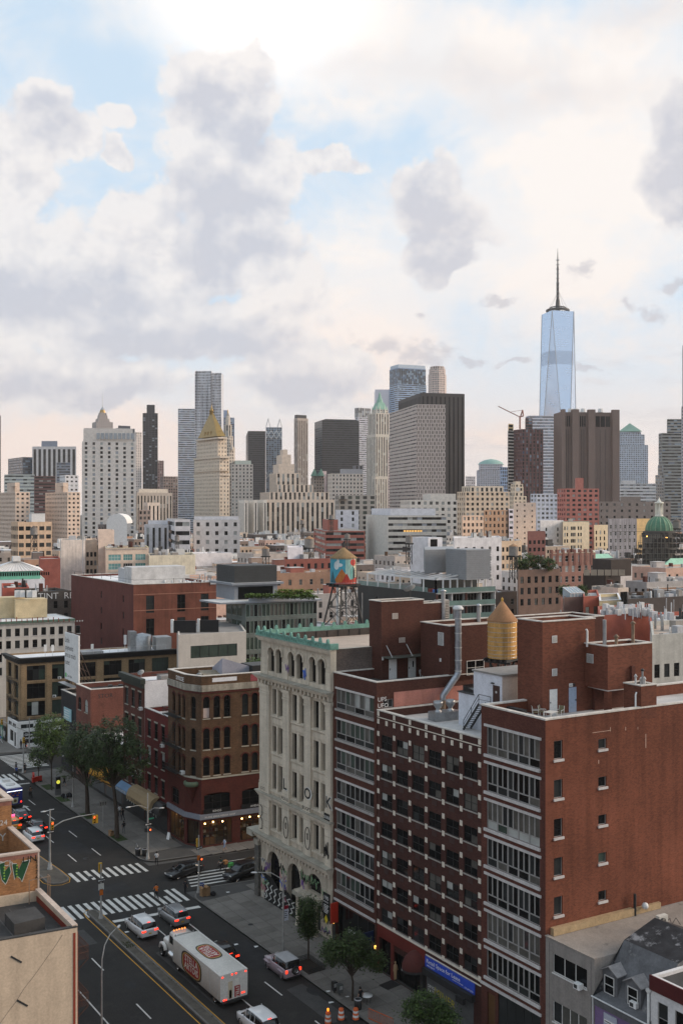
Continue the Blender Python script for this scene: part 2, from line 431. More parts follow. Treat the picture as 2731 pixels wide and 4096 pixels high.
def cbox(ul,uc,ur,vt,D=None,z=None,k=6.0,yaw=0.0):
 """footprint + height of a box whose near vertical edge is seen at uc, its left end at ul, right end at ur"""
 if D is None:D=(HC-z)*FPX/(vt-HOR)
 C=P(uc,vt,D);b=Matrix.Rotation(-yaw,3,'Z')@Vector((0,1,0));c=Matrix.Rotation(-yaw,3,'Z')@c_dir(k)
 L_=lam(C,b,ul);R_=lam(C,c,ur)
 if L_>300 or R_<.5:L_,R_=min(max(L_,1),60),max(R_,20)
 if L_<7:
  c0=Vector((C.x,C.y));b2=c0.normalized()*(18 if D<600 else 30)-Vector((RT.x,RT.y))*.3;r2=Vector((c.x,c.y))*R_
  return[tuple(c0+b2),tuple(c0),tuple(c0+r2),tuple(c0+r2+b2)],C.z
 return foot_of(C,L_,R_,k,yaw),C.z
def inset(poly,d):
 n=len(poly);out=[]
 for i in range(n):
  a,b,c=(Vector(poly[j%n])for j in(i-1,i,i+1))
  e1=(b-a).normalized();e2=(c-b).normalized()
  n1=Vector((-e1.y,e1.x));n2=Vector((-e2.y,e2.x));k=1+n1.dot(n2)
  out.append(tuple(b+(n1+n2)*(d/max(k,.3))))
 return out
def shell(root,foot,z0,h,wallm,roofm,faces={},par=.9,pt=.3,cope=None,rev=.18,mr=None,cope_h=.12,cope_o=.06,name='wall',edge_mats={},base=None):
 """walls (with openings per edge), roof slab sunk behind a parapet, coping; world coordinates, parts of root"""
 mb=MB(wallm);n=len(foot);info=[]
 for i in range(n):
  info.append((foot[i],*wall(mb,foot[i],foot[(i+1)%n],z0,h,faces.get(i,()),rev,mb.mid(edge_mats.get(i,wallm)),None if mr is None else mb.mid(mr))))
 ins=inset(foot,pt);zr=h-par
 for i in range(n):
  a,b=ins[i],ins[(i+1)%n]
  mb.face([(*b,zr),(*a,zr),(*a,h),(*b,h)],0)
  if not cope:
   mb.face([(*foot[i],h),(*foot[(i+1)%n],h),(*b,h),(*a,h)],0)
 if z0>.5:mb.face([(*q,z0)for q in foot[::-1]],0)
 L=root.location
 mb.v=[v-L for v in mb.v];mb.build(name,root)
 rb=MB(roofm);rb.face([(q[0]-L.x,q[1]-L.y,zr-L.z)for q in ins]);rb.build('roof',root)
 if cope:
  cb=MB(cope);o=inset(foot,-cope_o);ii=inset(foot,pt+cope_o)
  for i in range(n):
   j=(i+1)%n
   for z,rev_ in((h,True),(h+cope_h,False)):
    q=[(*o[i],z),(*o[j],z),(*ii[j],z),(*ii[i],z)]
    cb.face(q[::-1]if rev_ else q)
   cb.face([(*o[i],h),(*o[j],h),(*o[j],h+cope_h),(*o[i],h+cope_h)]);cb.face([(*ii[j],h),(*ii[i],h),(*ii[i],h+cope_h),(*ii[j],h+cope_h)])
  cb.v=[v-L for v in cb.v];cb.build('coping',root)
 return info
def grid(W,nx,heads,ww,wh,m0=None,m1=None):
 """evenly spaced openings: nx columns, heads = list of head heights"""
 m0=(W/nx-ww)/2 if m0 is None else m0;m1=m0 if m1 is None else m1
 st=(W-m0-m1-ww)/(nx-1)if nx>1 else 0
 return[(m0+i*st,m0+i*st+ww,hd-wh,hd)for hd in heads for i in range(nx)]
def local_part(root,mb,name,**kw):
 """build a mesh given in world coordinates as a part of root"""
 L=root.location;mb.v=[v-L for v in mb.v]
 return mb.build(name,root,**kw)
def fbox(root,name,p0,rz,x0,x1,y0,y1,z0,z1,m,parent=None):
 """box part given in wall coordinates (y negative = proud of the wall)"""
 c,s=math.cos(rz),math.sin(rz);b=MB(m);b.box(0,x1-x0,0,y1-y0,0,z1-z0)
 w=Vector((p0[0]+c*x0-s*y0,p0[1]+s*x0+c*y0,z0))-root.location
 return b.build(name,root,w,rz)
TMP=bpy.data.scenes.new('scratch')
def evaluated(o):
 TMP.collection.objects.link(o);vl=TMP.view_layers[0];vl.update();dg=vl.depsgraph;dg.update()
 return bpy.data.meshes.new_from_object(o.evaluated_get(dg))
def text_mesh(txt,size,m,font_bold=False,ext=.004,align='LEFT',sx=1.0):
 cu=bpy.data.curves.new('lettering','FONT');cu.body=txt;cu.size=size;cu.extrude=ext;cu.align_x=align
 cu.resolution_u=2;cu.space_character=1.02
 if font_bold:cu.offset=size*.018
 o=bpy.data.objects.new('t',cu);me=evaluated(o)
 bpy.data.objects.remove(o);bpy.data.curves.remove(cu)
 me.materials.clear();me.materials.append(m)
 for v in me.vertices:v.co.x*=sx
 return me
def lettering(parent,txt,size,m,loc,rx=math.pi/2,rz=0.,ry=0.,**kw):
 o=ob('lettering',text_mesh(txt,size,m,**kw),parent,loc);o.rotation_euler=(rx,ry,rz)
 return o
def wl(root,p0,rz,x,y,z):
 c,s=math.cos(rz),math.sin(rz)
 return Vector((p0[0]+c*x-s*y,p0[1]+s*x+c*y,z))-root.location
 # ------------------------------------------------------------------ ground, roads, pavements
gmat=mat('city_ground',(.09,.085,.08),.95,.3,.02)
b=MB(gmat);b.face([(-3000,-3000,-.06),(5000,-3000,-.06),(5000,6000,-.06),(-3000,6000,-.06)])
b.build('ground',kind='structure')
SK=math.tan(R(9))
def cy(s,t,t0=52.75):return s-(t-t0)*SK
b=MB(asphalt)
b.face([(30.6,30,0),(52.85,30,0),(52.85,420,0),(30.6,420,0)])
road=b.build('road',kind='structure')
b=MB(asphalt)
b.face([(52.85,cy(121.3,52.85),-.004),(52.85,cy(110.6,52.85),-.004),(240,cy(110.6,240),-.004),(240,cy(121.3,240),-.004)])
road2=b.build('side_street_road',kind='structure')
b=MB(asphalt);b.face([(52.85,cy(191.5,52.85),-.004),(52.85,cy(177.2,52.85),-.004),(240,cy(177.2,240),-.004),(240,cy(191.5,240),-.004)])
b.build('cross_avenue_road',kind='structure')
slabm=[concrete,mat('slab_a',(.155,.141,.126),.9,.2,.6),mat('slab_b',(.175,.16,.142),.9,.2,.6),mat('slab_c',(.14,.128,.113),.92,.25,.6)]
def slab_mesh(m,sx,sy):
 b=MB(m);e=.012
 b.faces([(0,0,0),(sx,0,0),(sx,sy,0),(0,sy,0),(e,e,.03),(sx-e,e,.03),(sx-e,sy-e,.03),(e,sy-e,.03)],[(4,5,6,7),(0,1,5,4),(1,2,6,5),(2,3,7,6),(3,0,4,7)])
 return b.mesh('paving_slab')
SLABS=[slab_mesh(m,1.62,1.48)for m in slabm]
joint=mat('slab_joint',(.07,.065,.06),.95,.2)
def pavement(name,poly,s0,s1,x0,nx):
 b=MB(joint);b.prism(poly,-.05,.125);o=b.build(name,kind='structure')
 k=MB(conc_dk);n=len(poly)
 ins=inset(poly,.2)
 for i in range(n):
  j=(i+1)%n
  if poly[i][0]>70 and poly[j][0]>70:continue
  k.face([(*poly[i],-.05),(*poly[j],-.05),(*poly[j],.155),(*poly[i],.155)]);k.face([(*poly[i],.155),(*poly[j],.155),(*ins[j],.155),(*ins[i],.155)])
 k.build('kerb',o)
 y=s0;row=0
 while y<s1:
  for i in range(nx):
   x=x0+i*1.66
   m=SLABS[rnd.choice((0,0,0,1,2,2,3))]
   yy=y-(x-52.75)*0.0
   ob('paving_slab',m,o,(x,yy,.126+rnd.random()*.006))
  y+=1.5;row+=1
 return o
def arc(cx,cy_,r,a0,a1,n=6):return[(cx+r*math.cos(R(a0+(a1-a0)*i/n)),cy_+r*math.sin(R(a0+(a1-a0)*i/n)))for i in range(n+1)]
pv1=pavement('pavement_near',[(52.75,40),(60.5,40),(66,90),(75,cy(110.2,75)),*arc(55.7,107.2,2.95,82,180)],66,105.6,52.96,4)
pv2=pavement('pavement_far_corner',[(52.75,176.5),*arc(55.3,124.4,2.55,180,262),(110,cy(121.3,110)),(110,cy(176,110)),(55,176.5)],125.5,175,52.96,4)
for i in range(12):
 for j in range(2):
  x=59.7+i*1.66
  ob('paving_slab',SLABS[rnd.choice((0,1,2))],pv2,(x,cy(121.45,x)+j*1.5,.126+rnd.random()*.005))
for i in range(5):
 for j in range(3):
  ob('paving_slab',SLABS[rnd.choice((0,0,1,2))],pv1,(59.7+i*1.66,cy(104.8,59.7+i*1.66)+j*1.5,.126+rnd.random()*.005))
b=MB(concrete);b.prism([(52.75,193),(58,cy(191.5,58)),(200,cy(191.5,200)),(200,cy(260,200)),(52.75,420)],-.05,.15);b.build('pavement_beyond',kind='structure')
b=MB(concrete);b.prism([(24.8,30),(30.6,30),(30.6,420),(24.8,420)],-.05,.15);b.build('pavement_opposite',kind='structure')
def median(name,poly,label=None):
 b=MB(conc_med);b.prism(poly,-.02,.16);ins=inset(poly,.2)
 o=b.build(name,kind='structure')
 k=MB(conc_dk);n=len(poly)
 for i in range(n):
  j=(i+1)%n
  k.face([(*inset(poly,-.01)[i],0),(*inset(poly,-.01)[j],0),(*inset(poly,-.01)[j],.185),(*inset(poly,-.01)[i],.185)]);k.face([(*inset(poly,-.01)[i],.185),(*inset(poly,-.01)[j],.185),(*ins[j],.185),(*ins[i],.185)])
 k.build('kerb',o)
 return o
MED1=[(40.75,30),(41.95,30),(42.0,109.6),*arc(41.4,110.7,.62,0,180,6),(40.78,109.6)]
MED2=[(40.1,180),(40.05,124),*arc(41.45,122.8,1.4,180,360,7),(42.75,126),(42.2,133),(41.6,180)]
med1=median('median_strip',MED1);med2=median('median_island',MED2)
wd=MB(mat('weeds',(.045,.06,.018),.9,.4,3))
for i in range(260):
 y=rnd.choice((rnd.uniform(99.3,101.5),rnd.uniform(70,108),rnd.uniform(99.6,101)));x=41.35+rnd.uniform(-.45,.45)if 99<y<101.6 else rnd.choice((40.98,41.74))+rnd.uniform(-.05,.05)
 a=rnd.random()*6.28;h=rnd.uniform(.04,.14)
 wd.face([(x,y,.16),(x+.09*math.cos(a),y+.09*math.sin(a),.16+h*.3),(x+.05*math.cos(a+.6),y+.05*math.sin(a+.6),.16+h)])
tag(wd.build('weeds'),'tufts of green weeds growing along the concrete median','weeds',kind='stuff')
def stripe(poly,m=paint_w,z=.006,name='road_marking',par=None):
 b=MB(m);b.face([(*p,z)for p in poly]);return b.build(name,par or road)
def line_pts(pts,w,m,z=.006,name='road_marking'):
 b=MB(m);pts=[Vector((*p,z))for p in pts];L=[];Rr=[]
 for i,p in enumerate(pts):
  t=(pts[min(i+1,len(pts)-1)]-pts[max(i-1,0)]).normalized();n=Vector((-t.y,t.x,0))*w/2
  L.append(p+n);Rr.append(p-n)
 n=len(pts);b.faces(L+Rr,[(n+i,n+i+1,i+1,i)for i in range(n-1)]);return b.build(name,road)
x=35.4
while x<52.6:
 a=cy(112.2,x,52.75)+.0;lo,hi=a-4.35,a
 if 40.6<x<42.1:lo=111.6
 if abs(x-49.9)<.4:hi-=1.9
 stripe([(x,lo),(x+.45,lo),(x+.45,hi),(x,hi)],name='crosswalk_stripe')
 x+=.862
x=43.3
while x<52.4:
 a=cy(122.9,x);stripe([(x,a-3.5),(x+.43,a-3.5),(x+.43,a),(x,a)],name='crosswalk_stripe');x+=.93
for i in range(5):
 s=111.9+i*.98
 stripe([(54.2+.3*i,cy(s,54.2)),(60.3+.2*i,cy(s,60.3)),(60.3+.2*i,cy(s+.36,60.3)),(54.2+.3*i,cy(s+.36,54.2))],name='crosswalk_stripe',par=road2,z=.004)
for i in range(11):
 s=179.5+i*1.02
 stripe([(52.9,cy(s,52.9)),(58.8,cy(s,58.8)),(58.8,cy(s+.5,58.8)),(52.9,cy(s+.5,52.9))],name='crosswalk_stripe',z=.004)
x=43.2
while x<52.6:
 a=cy(176.4,x);stripe([(x,a-5.0),(x+.5,a-5.0),(x+.5,a),(x,a)],name='crosswalk_stripe');x+=.95
stripe([(42.45,cy(105.2,42.45)),(52.3,cy(105.2,52.3)),(52.3,cy(105.85,52.3)),(42.45,cy(105.85,42.45))],name='stop_line')
stripe([(43.2,cy(168.6,43.2)),(52.3,cy(168.6,52.3)),(52.3,cy(169.1,52.3)),(43.2,cy(169.1,43.2))],name='stop_line')
for tx,ys in((45.72,[83.2-3,92.3-3,100.9-.4,128,137,146,155,164]),(49.18,[73,82,91,99.5,128.5,137.5,147,156,164.5]),(37.2,[75.5,84.9,96.4])):
 for y in ys:stripe([(tx-.07,y),(tx+.07,y),(tx+.07,y+3.3),(tx-.07,y+3.3)],name='lane_dash')
line_pts([(33.69,40),(33.69,95)],.14,paint_w)
line_pts([(40.42,30),(40.42,110),(40.6,111.3),(41.2,111.95),(41.8,111.7),(42.2,110.8),(42.24,109),(42.24,30)],.10,paint_y)
line_pts([(39.8,180),(39.75,123),(40.3,121.6),(41.4,121.1),(42.5,121.5),(43.05,122.8),(43.0,126),(42.45,133),(41.9,180)],.10,paint_y)
line_pts([(60.8,117.2),(75,cy(117.4,75,60.8))],.12,paint_w)
b=MB(paint_w);b.T=Matrix.Translation((47.6,155.2,.007))@Matrix.Rotation(R(0),4,'Z')
b.face([(-.12,-1.6,0),(.12,-1.6,0),(.12,.4,0),(-.12,.4,0)]);b.face([(-.5,.4,0),(.5,.4,0),(0,1.7,0)]);b.build('lane_arrow',road)
for(x,y,r)in((36.2,82.6,.42),(47.2,128.5,.42),(45.2,121.6,.4),(54.5,97.6,.3)):
 z=.158 if x>52.8 else .004
 b=MB(metal_d);b.lathe([(r,z),(r*.97,z+.006),(0,z+.008)],16,0,(x,y));b.build('manhole_cover',road if x<52.8 else pv1)
patch=mat('asphalt_patch',(.028,.027,.027),.92,.25,.8);patch2=mat('asphalt_old',(.058,.055,.052),.92,.25,.8)
for(x0,x1,y0,y1,m)in((44,48,115.5,118.2,patch),(49.6,52.3,88,95,patch),(35,39,103,107,patch2),(46.4,48.8,131,136,patch),(43.1,45.2,84,97.5,patch2),(34.2,36.8,66,76,patch),(50.1,52,75,83,patch2),(48,52,140,143,patch)):
 stripe([(x0,y0),(x1,y0+rnd.uniform(-.3,.3)),(x1,y1),(x0,y1+rnd.uniform(-.4,.4))],m,.003,'asphalt_patch')
for pts in([(44.1,84),(44.4,92),(44.0,99)],[(47.4,78),(47.6,90),(47.2,97.5)],[(35.4,70),(35.9,84),(35.2,101)],[(38.9,72),(38.6,88),(39.1,100)],[(43.4,115.6),(52.2,114.1)],[(44.2,119.2),(48.0,118.4),(51.9,118.0)],[(47.6,126),(47.3,140),(47.8,152)],[(51.2,127),(51.5,142),(51.0,160)]):line_pts(pts,.06,patch,.0035,'tar_seam')
for i,(x,y,r_)in enumerate(((46.9,86.5,.5),(44.4,80.5,.6),(51.0,97.4,.45),(38.2,92.0,.5),(47.3,99.6,.5),(44.0,107.9,.45),(48.4,131.0,.6),(52.0,81.0,.5))):
 b=MB(patch);b.lathe([(0,.0045),(r_*.7,.0042),(r_,.0038)],10,0,(x,y),ry=1.9);b.build('oil_stain',road)
 # ------------------------------------------------------------------ near row on the right-hand side of the avenue
T0=59.5
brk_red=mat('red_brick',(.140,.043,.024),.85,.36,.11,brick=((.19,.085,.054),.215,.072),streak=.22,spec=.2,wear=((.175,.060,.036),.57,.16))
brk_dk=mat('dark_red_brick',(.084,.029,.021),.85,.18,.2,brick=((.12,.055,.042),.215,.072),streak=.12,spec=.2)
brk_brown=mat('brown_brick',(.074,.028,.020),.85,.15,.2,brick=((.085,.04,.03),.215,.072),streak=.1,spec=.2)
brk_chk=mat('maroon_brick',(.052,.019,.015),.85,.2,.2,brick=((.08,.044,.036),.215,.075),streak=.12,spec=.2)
def wpt(foot,i):return foot[i],foot[(i+1)%len(foot)]
def rzof(foot,i):
 a,c=wpt(foot,i);return math.atan2(c[1]-a[1],c[0]-a[0])
RF=foot_of((T0,58.12),7.62,30);RH=28.85
red=thing('apartment_building','tall red brick apartment building with wide window bands and rooftop brick penthouse','building',(T0,58.12,0))
lint=[27.14-3.19*i for i in range(7)]
h0=[(.70,6.99,z-2.37,z)for z in lint]+[(.75,1.75,.15,4.3),(2.1,7.1,.15,4.75)]
colA=[(.87,1.77,27.08-3.165*i-1.5,27.08-3.165*i)for i in range(8)];colB=[(5.59,6.48,26.72-3.165*i-.84,26.72-3.165*i)for i in range(8)]
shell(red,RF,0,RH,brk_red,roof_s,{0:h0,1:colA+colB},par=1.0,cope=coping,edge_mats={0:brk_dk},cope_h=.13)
p0,rz0=RF[0],rzof(RF,0)
for r,z in enumerate(lint):
 fbox(red,'lintel',p0,rz0,.41,7.18,-.09,.02,z+.003,z+.22,stone_w)
 fbox(red,'sill',p0,rz0,.45,7.10,-.16,.10,z-2.37-.24,z-2.372,stone_w)
 fb=MB(fr_grey);w,h,zt=6.29,2.37,.70
 for i in range(11):
  x=w*i/10;t=.055 if i%2 else .075
  lo=0 if i%2==0 else zt
  fb.box(max(0,x-t),min(w,x+t),0,.08,lo,h)
 fb.box(.08,w-.08,.01,.07,0,.06);fb.box(.08,w-.08,.01,.07,h-.06,h)
 for i in range(5):fb.box(w*i/5+.08,w*(i+1)/5-.08,.012,.07,zt-.05,zt+.05)
 o=fb.build('window',red,wl(red,p0,rz0,.70,.06,z-2.37),rz0)
 base=([g_drape]*3+[g_mid])if r in(0,2,5)else([g_dark]*5+[g_mid])
 for i in range(10):
  ob('pane',pane_mesh(.53,h-zt-.1,pick(base)),o,(w*i/10+.05,.045+rnd.random()*.012,zt+.05))
 low=[g_drape,g_mid,g_dark]if r!=2 else[g_blind,g_blind,g_green]
 for i in range(5):
  ob('pane',pane_mesh(1.12,zt-.1,pick(low)),o,(w*i/5+.07,.045+rnd.random()*.012,.05))
fbox(red,'lintel',p0,rz0,-.02,7.2,-.12,.02,4.80,5.02,stone_w)
window(red,p0,rz0,2.1,7.1,.15,4.75,'five',fr=fr_black,glass=(g_dark,g_mid))
door=fbox(red,'door',p0,rz0,.80,1.70,.10,.15,.15,4.3,mat('oak_door',(.10,.05,.02),.5,.2));
b=MB(metal_l);b.lathe([(.05,0),(.07,.04),(.05,.08),(0,.09)],8);b.build('handle',door,(.75,-.05,1.1))
p1,rz1=RF[1],rzof(RF,1)
for(x0,x1,a,c)in colA+colB:
 window(red,p1,rz1,x0,x1,a,c,'one',fr=fr_grey,glass=(g_dark,g_dark,g_mid,g_green),rev=.20)
 fbox(red,'sill',p1,rz1,x0-.06,x1+.10,-.12,.05,a-.20,a-.003,stone_w)
effl=mat('efflorescence',(.50,.36,.29),.9,.3,4)
for(x,z,w,h)in((6.9,27.6,.05,.35),(8.6,27.45,.05,.3),(10.0,27.3,.035,.22),(10.9,26.6,.06,1.2),(4.95,27.35,1.9,.035),(5.6,25.0,.06,.3)):
 fbox(red,'mortar_run',p1,rz1,x,x+w,-.006,.0,z-h,z,effl)
zr=27.86
def proof(root,name,C,L,Rr,z0,h,m,par=.35,k=6,roof=roof_t):
 f=foot_of(C,L,Rr,k);mb=MB(m);e=len(f)
 for i in range(e):wall(mb,*wpt(f,i),z0,h,(),m=0)
 ins=inset(f,.22)
 for i in range(e):
  a,c=ins[i],ins[(i+1)%e];mb.face([(*c,h-par),(*a,h-par),(*a,h),(*c,h)])
 mb.face([(*q,z0)for q in f[::-1]])
 o=local_part(root,mb,name)
 rb=MB(roof);rb.face([(*q,h-par)for q in ins]);local_part(root,rb,'roof')
 cb=MB(coping);oo=inset(f,-.05);ii=inset(f,.27)
 for i in range(e):
  j=(i+1)%e
  cb.face([(*oo[i],h+.1),(*oo[j],h+.1),(*ii[j],h+.1),(*ii[i],h+.1)]);cb.face([(*oo[j],h+.002),(*oo[i],h+.002),(*ii[i],h+.002),(*ii[j],h+.002)])
  cb.face([(*oo[i],h+.002),(*oo[j],h+.002),(*oo[j],h+.1),(*oo[i],h+.1)]);cb.face([(*ii[j],h+.002),(*ii[i],h+.002),(*ii[i],h+.1),(*ii[j],h+.1)])
 local_part(root,cb,'coping')
 return f
brk_ph=mat('penthouse_brick',(.125,.040,.024),.85,.25,.2,brick=((.165,.082,.056),.3,.10),streak=.1,spec=.2)
A=proof(red,'stair_tower',(64.15,63.02),3.05,6.0,zr,36.0,brk_ph)
B=proof(red,'lift_block',(68.89,59.86),2.62,5.28,30.05,33.85,brk_ph)
fbox(red,'concrete_beam',B[1],rzof(B,1),-.04,5.3,-.04,2.5,29.97,30.047,stone_w)
fbox(red,'pier',B[1],rzof(B,1),.02,.5,.02,.5,zr,29.967,brk_ph)
fbox(red,'recess_wall',B[1],rzof(B,1),.6,5.2,2.3,2.6,zr,29.967,brk_dk)
n6=c_dir(6);cc=Vector((T0,58.12,0))+n6*10.39
Cf=proof(red,'chimney',(cc.x,cc.y-.004),1.87,1.8,zr,30.72,brk_ph,par=.1)
aA,rA=A[1],rzof(A,1)
for(x,z)in((1.05,34.75),(1.05,31.85)):
 lv=fbox(red,'louvre',aA,rA,x,x+.55,-.05,0,z-.62,z,white_p)
 lb=MB(metal_d)
 for i in range(8):lb.box(.04,.51,-.012,-.002,.05+i*.07,.075+i*.07)
 lb.build('slots',lv)
lv=fbox(red,'louvre',B[0],rzof(B,0),.25,1.0,-.05,0,32.2,33.0,metal_l)
lb=MB(metal_d)
for i in range(9):lb.box(.05,.70,-.012,-.002,.06+i*.08,.09+i*.08)
lb.build('slots',lv)
d1=fbox(red,'door',aA,rA,.78,1.62,-.04,.03,zr,zr+2.2,white_p);b=MB(metal_d);b.box(.05,.09,-.07,0,1.0,1.12);b.build('handle',d1)
d2=fbox(red,'door',aA,rA,2.95,3.8,-.04,.03,zr,zr+2.2,mat('blue_door',(.33,.40,.52),.5,.12));b=MB(metal_d);b.box(.72,.78,-.07,0,1.0,1.12);b.build('handle',d2)
sg=fbox(red,'exit_sign',aA,rA,2.98,3.36,-.08,-.001,zr+2.28,zr+2.55,white_p);lettering(sg,'EXIT',.16,metal_d,(.03,-.006,.07))
fbox(red,'lamp',aA,rA,3.45,3.6,-.12,0,zr+2.32,zr+2.52,metal_d)
def pipe(root,pts,r,m,name='vent_pipe',n=8):
 b=MB(m);b.tube(pts,r,n);return local_part(root,b,name)
def cowl(root,x,y,z0,h,r,m,cap=True):
 b=MB(m);b.tube([(x,y,z0),(x,y,z0+h)],r,10)
 if cap:b.lathe([(r*1.1,z0+h+.02),(r*1.9,z0+h+.05),(r*.3,z0+h+.28),(0,z0+h+.3)],10,0,(x,y));b.lathe([(0,z0+h+.03),(r*1.9,z0+h+.05)],10,0,(x,y))
 return local_part(root,b,'vent_pipe')
rust=mat('rusty_pipe',(.22,.15,.10),.6,.35,1.5)
cB=Vector((*B[1],0));bdir=Vector((0,1,0))
q=cB+n6*.55+bdir*.9;cowl(red,q.x,q.y,33.5,2.6,.17,metal_g,False)
q=cB+n6*1.35+bdir*.35;cowl(red,q.x,q.y,33.5,1.05,.15,rust)
q=cB+n6*3.6+bdir*.6;cowl(red,q.x,q.y,33.5,2.1,.15,rust)
q=cB+n6*.5+bdir*2.4;pipe(red,[(q.x-.5,q.y,33.6),(q.x-.5,q.y,35.0),(q.x-.62,q.y,35.15)],.10,white_p)
q=cc+n6*.7+bdir*.5;pipe(red,[(q.x,q.y,30.6),(q.x,q.y,31.9)],.09,metal_g);b=MB(metal_d);b.lathe([(0,31.85),(.16,31.95),(.16,32.05),(0,32.15)],10,0,(q.x,q.y));local_part(red,b,'cowl')
for dx,dy,h in((.35,.9,.75),(.95,.9,.45),(1.15,.7,.5),(1.3,1.0,.4)):
 q=cc+n6*dx+bdir*dy;cowl(red,q.x,q.y,30.6,h,.09,metal_l)
q=cc+n6*(-.35)+bdir*.06;pipe(red,[(q.x,q.y+.2,zr),(q.x,q.y+.2,30.0),(q.x+.12,q.y+.2,30.2)],.07,white_p)
fbox(red,'duct',B[1],rzof(B,1),2.6,3.0,-.25,-.002,30.3,32.0,brk_dk)
fbox(red,'planter',RF[0],rz0,.6,2.6,2.4,2.9,zr,zr+.7,metal_d)
fur=mat('outdoor_furniture_white',(.62,.60,.56),.5,.1);sling=mat('chair_sling_olive',(.16,.14,.08),.8,.2)
def patio_chair(loc,rz,label):
 t=thing('patio_chair',label,'chair',loc,rz,'chairs on the red brick roof terrace')
 for sx in(-.24,.24):
  b=MB(fur);b.bar((sx,-.25,0),(sx,-.22,.62),.04);b.bar((sx,.22,0),(sx,.34,.95),.04);b.bar((sx,-.22,.62),(sx,.27,.62),.04);b.build('side_frame',t)
 b=MB(sling);b.box(-.22,.22,-.24,.24,.40,.43);b.build('seat',t)
 b=MB(sling);b.faces([(-.22,.25,.45),(.22,.25,.45),(.22,.35,.95),(-.22,.35,.95),(-.22,.27,.45),(.22,.27,.45),(.22,.37,.95),(-.22,.37,.95)],[(0,1,2,3),(7,6,5,4),(3,2,6,7),(0,4,5,1)]);b.build('backrest',t)
 return t
for(u,v,a,lb)in((2141,2868,.9,'olive patio chair nearest the roof corner, left of the white table'),(2168,2866,.5,'olive patio chair behind the white table by the tower corner'),(2238,2868,-1.3,'dark patio chair right of the white roof terrace table')):
 q=G(u,v,zr);patio_chair((q.x,q.y,zr),a,lb)
q=G(2200,2879,zr);t=thing('patio_table','low white slatted table on the red brick roof terrace','table',(q.x,q.y,zr),.2)
for i in range(7):b=MB(fur);b.box(-.55,.55,-.42+.12*i,-.33+.12*i,.66,.70);b.build('slat',t)
for sx in(-.5,.5):
 for sy in(-.36,.36):b=MB(fur);b.box(sx-.03,sx+.03,sy-.03,sy+.03,0,.659);b.build('leg',t)
KF=foot_of((T0,65.76),15.15,30);KH=25.9
chk=thing('apartment_building','maroon brick apartment building with rows of small white stone squares','building',(T0,65.76,0))
heads=[23.62-2.84*i for i in range(7)]
cols=[.63+2.45*i for i in range(6)]
hk=[(x,x+1.78,z-1.42,z)for z in heads for x in cols]+[(.35,2.2,.15,3.6),(2.75,6.9,.15,3.0)]
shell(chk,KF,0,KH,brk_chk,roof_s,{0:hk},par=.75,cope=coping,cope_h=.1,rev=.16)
p0,rz0=KF[0],rzof(KF,0)
sq=mat('white_stone_square',(.62,.56,.47),.8,.15,2)
sqm=MB(sq);sqm.box(0,.34,0,.05,0,.46);sqm=sqm.mesh('stone_square')
def square(x,z):ob('stone_square',sqm,chk,wl(chk,p0,rz0,x-.17,-.035,z-.23),rz0)
piers=[.17]+[cols[i]+1.78+.335 for i in range(6)]
for i,x in enumerate(piers):
 x=min(x,14.97)
 square(x,25.62);square(x,24.85)
 for z in heads:
  square(x,z+.02 if z>7 else z);square(x,z-1.55)
for i in range(6):square(cols[i]+.89,24.85)
fbox(chk,'string_course',p0,rz0,.0,15.15,-.05,0,25.22,25.30,sq)
for z in heads:
 for x in cols:
  window(chk,p0,rz0,x,x+1.78,z-1.42,z,'two',fr=fr_black,glass=(g_dark,g_dark,g_dark,g_mid,g_drape,g_blind)if z>4 else GLS,rev=.16)
  fbox(chk,'sill',p0,rz0,x-.05,x+1.83,-.05,.03,z-1.54,z-1.423,mat('sill_grey',(.30,.28,.25),.8))
  if z>7:fbox(chk,'air_conditioner_grille',p0,rz0,x+.5,x+1.2,-.03,0,z-2.15,z-1.68,mat('ac_grille',(.05,.025,.022),.7))
fbox(chk,'belt_course',p0,rz0,0,15.15,-.07,0,4.85,5.05,sq);fbox(chk,'belt_course',p0,rz0,7.6,15.15,-.06,0,4.42,4.52,sq)
pr=mat('red_shopfront_paint',(.13,.022,.016),.6,.2)
fbox(chk,'shopfront_panel',p0,rz0,.02,7.5,-.05,0,3.62,4.84,pr)
fbox(chk,'shopfront_pier',p0,rz0,2.25,2.72,-.08,0,.15,3.6,pr);fbox(chk,'shopfront_pier',p0,rz0,.02,.33,-.08,0,.15,3.6,pr)
window(chk,p0,rz0,.35,2.2,.15,3.6,'two1',fr=fr_black,glass=(g_dark,),rev=.4)
window(chk,p0,rz0,2.75,6.9,.15,3.0,'three',fr=fr_black,glass=(g_dark,),rev=.5)
mn=MB(mat('mannequin_tan',(.42,.28,.16),.6));mn.tube([(0,0,.9),(0,0,1.35),(0,0,1.5)],[.14,.17,.05],8);mn.tube([(.08,0,0),(.08,0,.9)],[.05,.1],6);mn.tube([(-.08,0,0),(-.08,0,.9)],[.05,.1],6);mn.lathe([(0,1.5),(.09,1.58),(.09,1.68),(0,1.76)],8);mn.tube([(.18,0,1.35),(.25,-.05,.85)],[.05,.04],6);mn.tube([(-.18,0,1.35),(-.25,-.05,.85)],[.05,.04],6)
tag(mn.build('mannequin',None,Vector((*p0,0))+Vector((-.25,-3.25,.55))),'tan mannequin standing before the dark shop window beside the maroon awning','mannequin')
aw=thing('awning','rounded maroon fabric awning over the apartment entrance','awning',tuple(wl(chk,p0,rz0,6.3,-.01,2.9)+chk.location),rz0)
ab=MB(mat('maroon_canvas',(.075,.018,.014),.8,.2));
prof=[(1.25,0),(1.22,.35),(1.05,.85),(.7,1.25),(.3,1.45),(0,1.5)]
